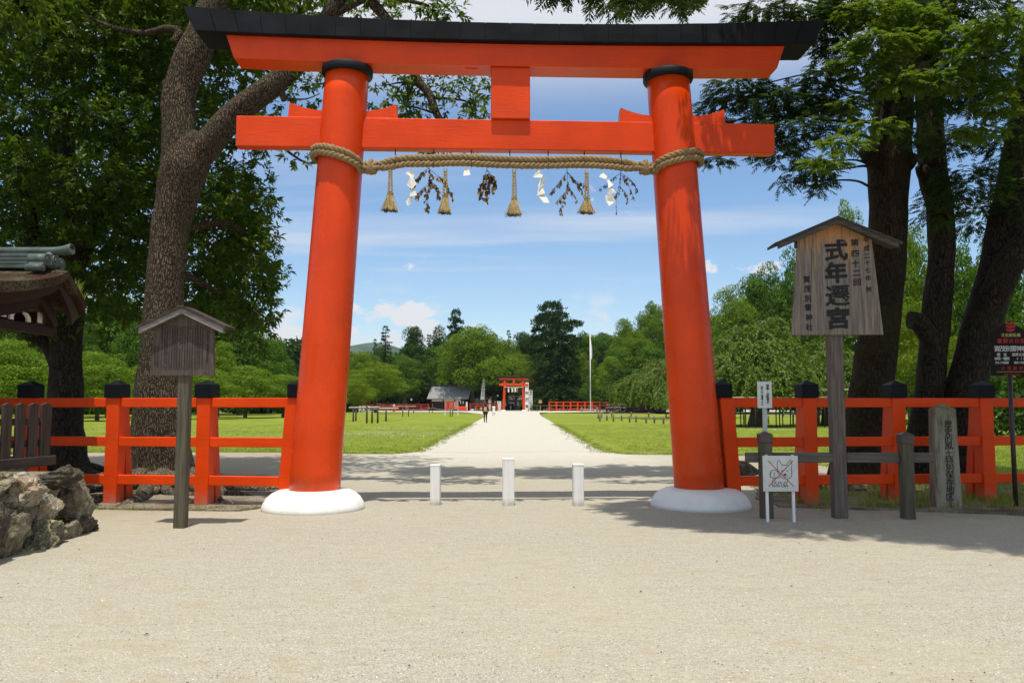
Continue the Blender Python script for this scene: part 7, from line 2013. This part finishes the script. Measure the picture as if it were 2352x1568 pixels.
HB = thing('hand_rail', 'long grey rail on thin posts before the right distant fence', 'rail', (xx(1220, 925, Yq - 5), Yq - 5, 0)); wh = xx(1304, 925, Yq - 5) - xx(1220, 925, Yq - 5)
b = MB(); b.tube([(0, 0, 1.12), (wh, 0, 1.05)], .06, 6); b.build('rail', M['wood_post'], HB)
for q in (0.02, .16, .55, .82, .99):
    b = MB(); b.box((wh * q, .02, .52), (.14, .14, 1.1)); b.build('post', M['wood_post'], HB)
# log trestle near the left pillar
pt = gnd(840, 972)
TR = thing('log_trestle', 'pale log rail on five dark posts on the lawn beside the left pillar', 'trestle', (pt.x, pt.y, 0))
kk = pt.y / FPX
def tx(px): return (px - 840) * kk
b = MB(); b.tube([(tx(796), 1.0, zz(936, pt.y + 1)), (tx(843), .1, zz(935.5, pt.y)), (tx(872), 0, zz(934.5, pt.y))], .075, 8, jit=.2); b.build('log', M['bamboo'], TR)
b = MB(); b.tube([(tx(800), 7, zz(940.5, pt.y + 7) + .1), (tx(890), 6, zz(940.2, pt.y + 6) + .1)], .07, 8, jit=.2); b.build('log', M['bamboo'], TR)
for px, y, top in ((843, 0, 933), (855, 0, 937), (868, 0, 936), (812, 5, 939), (887, 6, 939.5), (818, 8, 940)):
    b = MB(); Yl = pt.y + y; b.lathe([(.075, -.1), (.07, zz(top, Yl))], 8, (xx(px, 925, Yl) - pt.x, y, 0)); b.build('post', M['wood_dark'], TR)
# mound behind it
mb = gnd(812, 968); b = MB(); rows = []
for j in range(9):
    row = []
    for i in range(17):
        u, v = -1 + i / 8, -1 + j / 4; row.append((mb.x + u * 3.2, mb.y + 6 + v * 3, .036 + .75 * max(0, 1 - u * u) ** 1.5 * max(0, 1 - v * v) ** 1.5))
    rows.append(row)
b.sheet(rows); tag(b.build('grass_mound', M['lawn']), kind='structure')
# light rope frame on the lawn in front of the office
RFm = thing('rope_enclosure', 'thin pole and rope enclosure pegged on the lawn before the office', 'rope enclosure', gnd(925, 951), 0); o0 = RFm.location.copy()
fp = [gnd(x, y) - o0 for x, y in ((925, 953), (936, 951), (990, 946), (1002, 946), (1040, 948), (1044, 952))]
fp = [gnd(x, y) - o0 for x, y in ((925, 957), (938, 956), (986, 948), (993, 948), (1034, 957), (1039, 956))]
for q, h in zip(fp, (1.1, 1.0, 1.0, 1.5, 1.0, 1.1)):
    b = MB(); b.tube([(q.x, q.y, 0), (q.x, q.y, h)], .06, 6); b.build('pole', M['wood_post'], RFm)
for i, j in ((2, 3), (1, 2), (3, 4), (0, 1), (4, 5)):
    a, c = fp[i], fp[j]; b = MB(); b.tube([a.lerp(c, k / 4) + Vector((0, 0, .85 - .12 * math.sin(k / 4 * math.pi))) for k in range(5)], .025, 5); b.build('rope', M['rope_thin'], RFm)
LB = thing('log_beam', 'long horizontal log resting on posts before the broad maple', 'log', gnd(905, 949)); Yl = LB.location.y
b = MB(); b.tube([(xx(872, 925, Yl) - LB.location.x, 0, zz(933, Yl)), (xx(956, 925, Yl) - LB.location.x, 0, zz(933, Yl))], .07, 6); b.build('beam', M['bamboo'], LB)
for px in (886, 925, 950):
    b = MB(); b.tube([(xx(px, 925, Yl) - LB.location.x, .05, 0), (xx(px, 925, Yl) - LB.location.x, .05, zz(933, Yl))], .06, 6); b.build('post', M['wood_dark'], LB)
for px, top, base, lab in ((862, 919, 948, 'thin lamp post with round white lamp beside the broad maple'), (945, 917, 943, 'thin lamp post with round white lamp right of the broad maple'), (1143, 908, 942.5, 'brown lamp post left of the far gate')):
    Y = gnd(1176, base).y; o = thing('lamp_post', lab, 'lamp post', (xx(px, 925, Y), Y, 0), 0, 'lamp posts by the far fence'); zt_ = zz(top, Y)
    b = MB(); b.tube([(0, 0, 0), (0, 0, zt_ - .2)], .07, 6); b.build('post', M['wood_brown'], o)
    b = MB(); b.lathe([(.05, -.28), (.24, -.12), (.26, 0), (.18, .16), (.04, .22)], 10, (0, 0, zt_)); b.build('lamp', M['lamp_glass'], o)
Yr = gnd(1176, 943).y
NS = thing('no_entry_sign', 'round red and white road sign left of the far gate', 'road sign', (xx(1124.5, 925, Yr), Yr, 0))
b = MB(); b.tube([(0, 0, 0), (0, 0, zz(918, Yr))], .05, 6); b.build('pole', M['gray_metal'], NS)
b = MB(); b.tube([(0, -.06, zz(919, Yr)), (0, -.09, zz(919, Yr))], .34, 14); b.build('disc', M['red_sign'], NS)
b = MB(); b.box((0, -.10, zz(923, Yr)), (.7, .03, .26)); b.box((0, -.10, zz(919, Yr)), (.44, .02, .1)); b.build('plate', M['cloth_white'], NS)
for px, w, h, lab in ((1035, 1.0, 1.0, 'green stand before the office window'), (1061, 1.6, .95, 'red and brown counter stand at the right of the office')):
    Y = gnd(1176, 944.2).y; o = thing('display_stand', lab, 'stand', (xx(px, 925, Y), Y, 0), 0, 'display stands before the office')
    b = MB(); b.box((0, 0, h / 2 + .1), (w * 1.2, .6, h * .8), bev=.03); b.build('body', M['green_cloth'] if px < 1050 else M['red_far'], o)
    for s in (-1, 1):
        b = MB(); b.box((s * w * .5, 0, .1), (.1, .5, .2)); b.build('foot', M['wood_dark'], o)
YG = gnd(100, 958).y
o = thing('green_cone', 'small green cone on the lawn beside the dark slatted fence', 'cone', (xx(107, 925, YG), YG, 0)); b = MB(); b.lathe([(.42, 0), (.42, .05), (.2, .07), (.10, 1.1), (.05, 1.2)], 12); b.build('body', M['green_cloth'], o)

# ------------------------------------------------------------------ people
def skin_mesh(joints, edges, radii, mat_of, mats, name, root=0):
    me = bpy.data.meshes.new('body'); me.from_pydata([Vector(j) for j in joints], edges, []); o = bpy.data.objects.new('tmp', me); COL.objects.link(o)
    bpy.context.view_layer.objects.active = o
    m_ = o.modifiers.new('Skin', 'SKIN'); s = o.modifiers.new('Sub', 'SUBSURF'); s.levels = 2; s.render_levels = 2
    if not me.skin_vertices: pass
    for i, r_ in enumerate(radii): 
        v = me.skin_vertices[0].data[i]; v.radius = r_ if hasattr(r_, '__len__') else (r_, r_); v.use_root = (i == root)
    bpy.context.view_layer.update()
    dg = bpy.context.evaluated_depsgraph_get(); dg.update()
    out = bpy.data.meshes.new_from_object(o.evaluated_get(dg)); bpy.data.objects.remove(o)
    out.materials.clear()
    for m in mats: out.materials.append(m)
    for p in out.polygons: p.material_index = mat_of(p.center); p.use_smooth = True
    out.name = name; return out
def person(label, px, base, h_px, face, top, legs, hair=True, dress=None, hat=None, bag=None, bag2=None, stride=.12, arms=.1, group=None, sit=False, jacket=None, cat='person'):
    Y = gnd(1176, base).y; H = h_px * Y / FPX * 1.0; s = H / 1.7
    o = thing('person', label, cat, (xx(px, 925, Y), Y, 0), face, group, s)
    hip = .92 if not sit else .5
    J = [(0, 0, hip), (0, 0, hip + .22), (0, .0, hip + .44), (0, -.01, hip + .56), (0, -.02, hip + .66), (0, -.015, hip + .76)]
    Rr_ = [(.15, .11), (.13, .10), (.155, .10), (.055, .055), (.085, .095), (.065, .075)]
    E = [(0, 1), (1, 2), (2, 3), (3, 4), (4, 5)]
    for sgn in (-1, 1):
        b0 = len(J)
        if sit: L_ = [(sgn * .10, 0, hip - .02), (sgn * .11, -.42, hip - .02), (sgn * .11, -.44, .10), (sgn * .11, -.58, .04)]
        else: L_ = [(sgn * .09, 0, hip - .08), (sgn * .095, -sgn * stride * .6, .50), (sgn * .095, sgn * -stride + (.04 if sgn * stride < 0 else 0), .09), (sgn * .10, sgn * -stride - .14, .035)]
        J += L_; Rr_ += [(.10, .10), (.068, .068), (.045, .045), (.038, .03)]; E += [(0, b0), (b0, b0 + 1), (b0 + 1, b0 + 2), (b0 + 2, b0 + 3)]
        b1 = len(J); sh = hip + .49
        J += [(sgn * .19, 0, sh), (sgn * (.22 + arms * .3), .02, sh - .28), (sgn * (.21 + arms * .1), -.08 - arms, sh - .50), (sgn * .20, -.12 - arms, sh - .60)]
        Rr_ += [(.058, .058), (.044, .044), (.034, .034), (.030, .02)]; E += [(2, b1), (b1, b1 + 1), (b1 + 1, b1 + 2), (b1 + 2, b1 + 3)]
    def mo(c):
        if c.z > hip + .54: return 0
        if abs(c.x) > .16 and c.z < hip - .02: return 0
        if c.z > hip - .02: return 1
        return 2 if c.z > .07 else 3
    me = skin_mesh(J, E, Rr_, mo, [M['skin'], top, legs, M['cloth_black']], 'body')
    link_mesh('body', me, o)
    hz_ = hip + .70
    if hair:
        b = MB(); b.lathe([(.02, .135), (.075, .12), (.108, .06), (.112, -.01), (.10, -.08), (.085, -.14), (.05, -.16)], 14, (0, .018, hz_)); b.build('hair', M['hair'], o)
    if dress is not None:
        b = MB(); b.lathe([(.26, .30), (.24, .5), (.20, .75), (.16, hip + .08), (.15, hip + .2), (.19, hip + .42), (.16, hip + .5), (.07, hip + .55)], 18, (0, 0, 0), sy=.72); b.build('dress', dress, o)
    if jacket is not None:
        b = MB(); b.lathe([(.20, hip - .16), (.185, hip + .05), (.17, hip + .22), (.205, hip + .43), (.16, hip + .50), (.075, hip + .55)], 18, sy=.72); b.build('jacket', jacket, o)
    if hat is not None:
        b = MB(); b.lathe([(.22, .05), (.21, .06), (.12, .08), (.115, .14), (.07, .17), (.01, .175)], 16, (0, 0, hz_)); b.build('hat', hat, o)
    if bag is not None:
        b = MB(); b.box((0, .20, hip + .27), (.27, .15, .38), bev=.05); b.build('backpack', bag, o)
        b = MB(); b.box((0, .285, hip + .19), (.20, .05, .17), bev=.02); b.build('pocket', bag, o)
    if bag2 is not None:
        b = MB(); b.box((.30, .02, hip - .20), (.10, .24, .22), bev=.03); b.tube([(.30, -.06, hip - .09), (.27, -.03, hip + .05), (.30, .08, hip - .09)], .012, 5); b.build('bag', bag2, o)
    return o
person('person in black jacket and trousers with tan backpack walking away at the lawn edge', 1115, 970.5, 43.5, R(180), M['cloth_black'], M['cloth_black'], bag=M['cloth_tan'], jacket=M['cloth_black'], stride=.07)
person('person in loose white dress with dark shoulder bag on the white path', 1134, 954, 25, R(190), M['cloth_white'], M['skin'], dress=M['cloth_white'], bag2=M['cloth_black'])
gp = 'people at the far gate'
person('person in cream kimono with dark hair left of the blank white panel', 1125, 943.5, 18, R(-20), M['cloth_cream'], M['cloth_cream'], dress=M['cloth_cream'], group=gp)
person('person in white top and black trousers with white hood at the left far pillar', 1160, 942.3, 20, R(5), M['cloth_white'], M['cloth_black'], hair=False, hat=M['cloth_white'], group=gp)
person('person in grey shirt and pale trousers walking through the far gate', 1182, 942, 18.5, R(-25), M['cloth_grey'], M['cloth_grey'], group=gp, stride=.18)
person('person in white top and blue trousers nearest the right far pillar', 1191.5, 942.3, 20, R(20), M['cloth_white'], M['cloth_blue'], group=gp, stride=.18)
person('child in white clothes standing in the middle of the far gate', 1173, 942, 12, R(0), M['cloth_white'], M['cloth_white'], group=gp)
person('shrine maiden in white top and scarlet skirt before the far left fence', 905, 945.2, 19, R(30), M['cloth_white'], M['cloth_red'], group=None)
o = bpy.data.objects[[x.name for x in bpy.data.objects if x.get('label', '').startswith('shrine maiden')][0]]
b = MB(); b.lathe([(.30, .05), (.27, .3), (.2, .7), (.165, .98), (.15, 1.02)], 18, sy=.75); b.build('skirt', M['cloth_red'], o)
person('seated person in blue-grey beside the map board', 1092, 944, 13, R(15), M['cloth_blue'], M['cloth_grey'], sit=True, group='people seated by the map pavilion')
person('seated person in pale yellow top at the right of the map board', 1105, 944, 13.5, R(-10), M['cloth_cream'], M['cloth_black'], sit=True, group='people seated by the map pavilion')
Yb_ = gnd(1176, 943.6).y
for px, c, lab in ((1092, M['green_cloth'], 'green bench under the person in blue-grey'), (1105, M['green_cloth'], 'green bench under the person in pale yellow')):
    o = thing('bench', lab, 'bench', (xx(px, 925, Yb_), Yb_ + .1, 0), 0, 'green benches by the map pavilion'); k_ = 13 * Yb_ / FPX / 1.7
    b = MB(); b.box((0, 0, .34), (1.3, .5, .07)); b.build('seat', c, o)
    for s in (-1, 1):
        b = MB(); b.box((s * .55, 0, .15), (.08, .4, .31)); b.build('leg', c, o)
UM = thing('parasol', 'open pale grey parasol resting beside the seated person in blue-grey', 'parasol', (xx(1084, 925, Yb_ - .5), Yb_ - .5, .1)); UM.rotation_euler = (R(50), R(-25), 0)
b = MB(); b.lathe([(.48, 0.0), (.4, .1), (.22, .2), (.02, .25)], 8, smooth=False); b.build('canopy', M['cloth_grey'], UM)
b = MB(); b.tube([(0, 0, .36), (0, 0, -.5)], .015, 5); b.build('shaft', M['gray_metal'], UM)
OS = thing('cloth_streamer', 'white cloth streamer hanging beside the red counter of the office', 'banner', (xx(1072, 925, Yb_), Yb_, 0))
b = MB(); b.box((0, 0, 1.0), (.35, .05, 1.75), bev=.02); b.build('cloth', M['cloth_white'], OS)
b = MB(); b.tube([(.2, .05, 0), (.2, .05, 2.1)], .03, 5); b.build('pole', M['wood_brown'], OS)
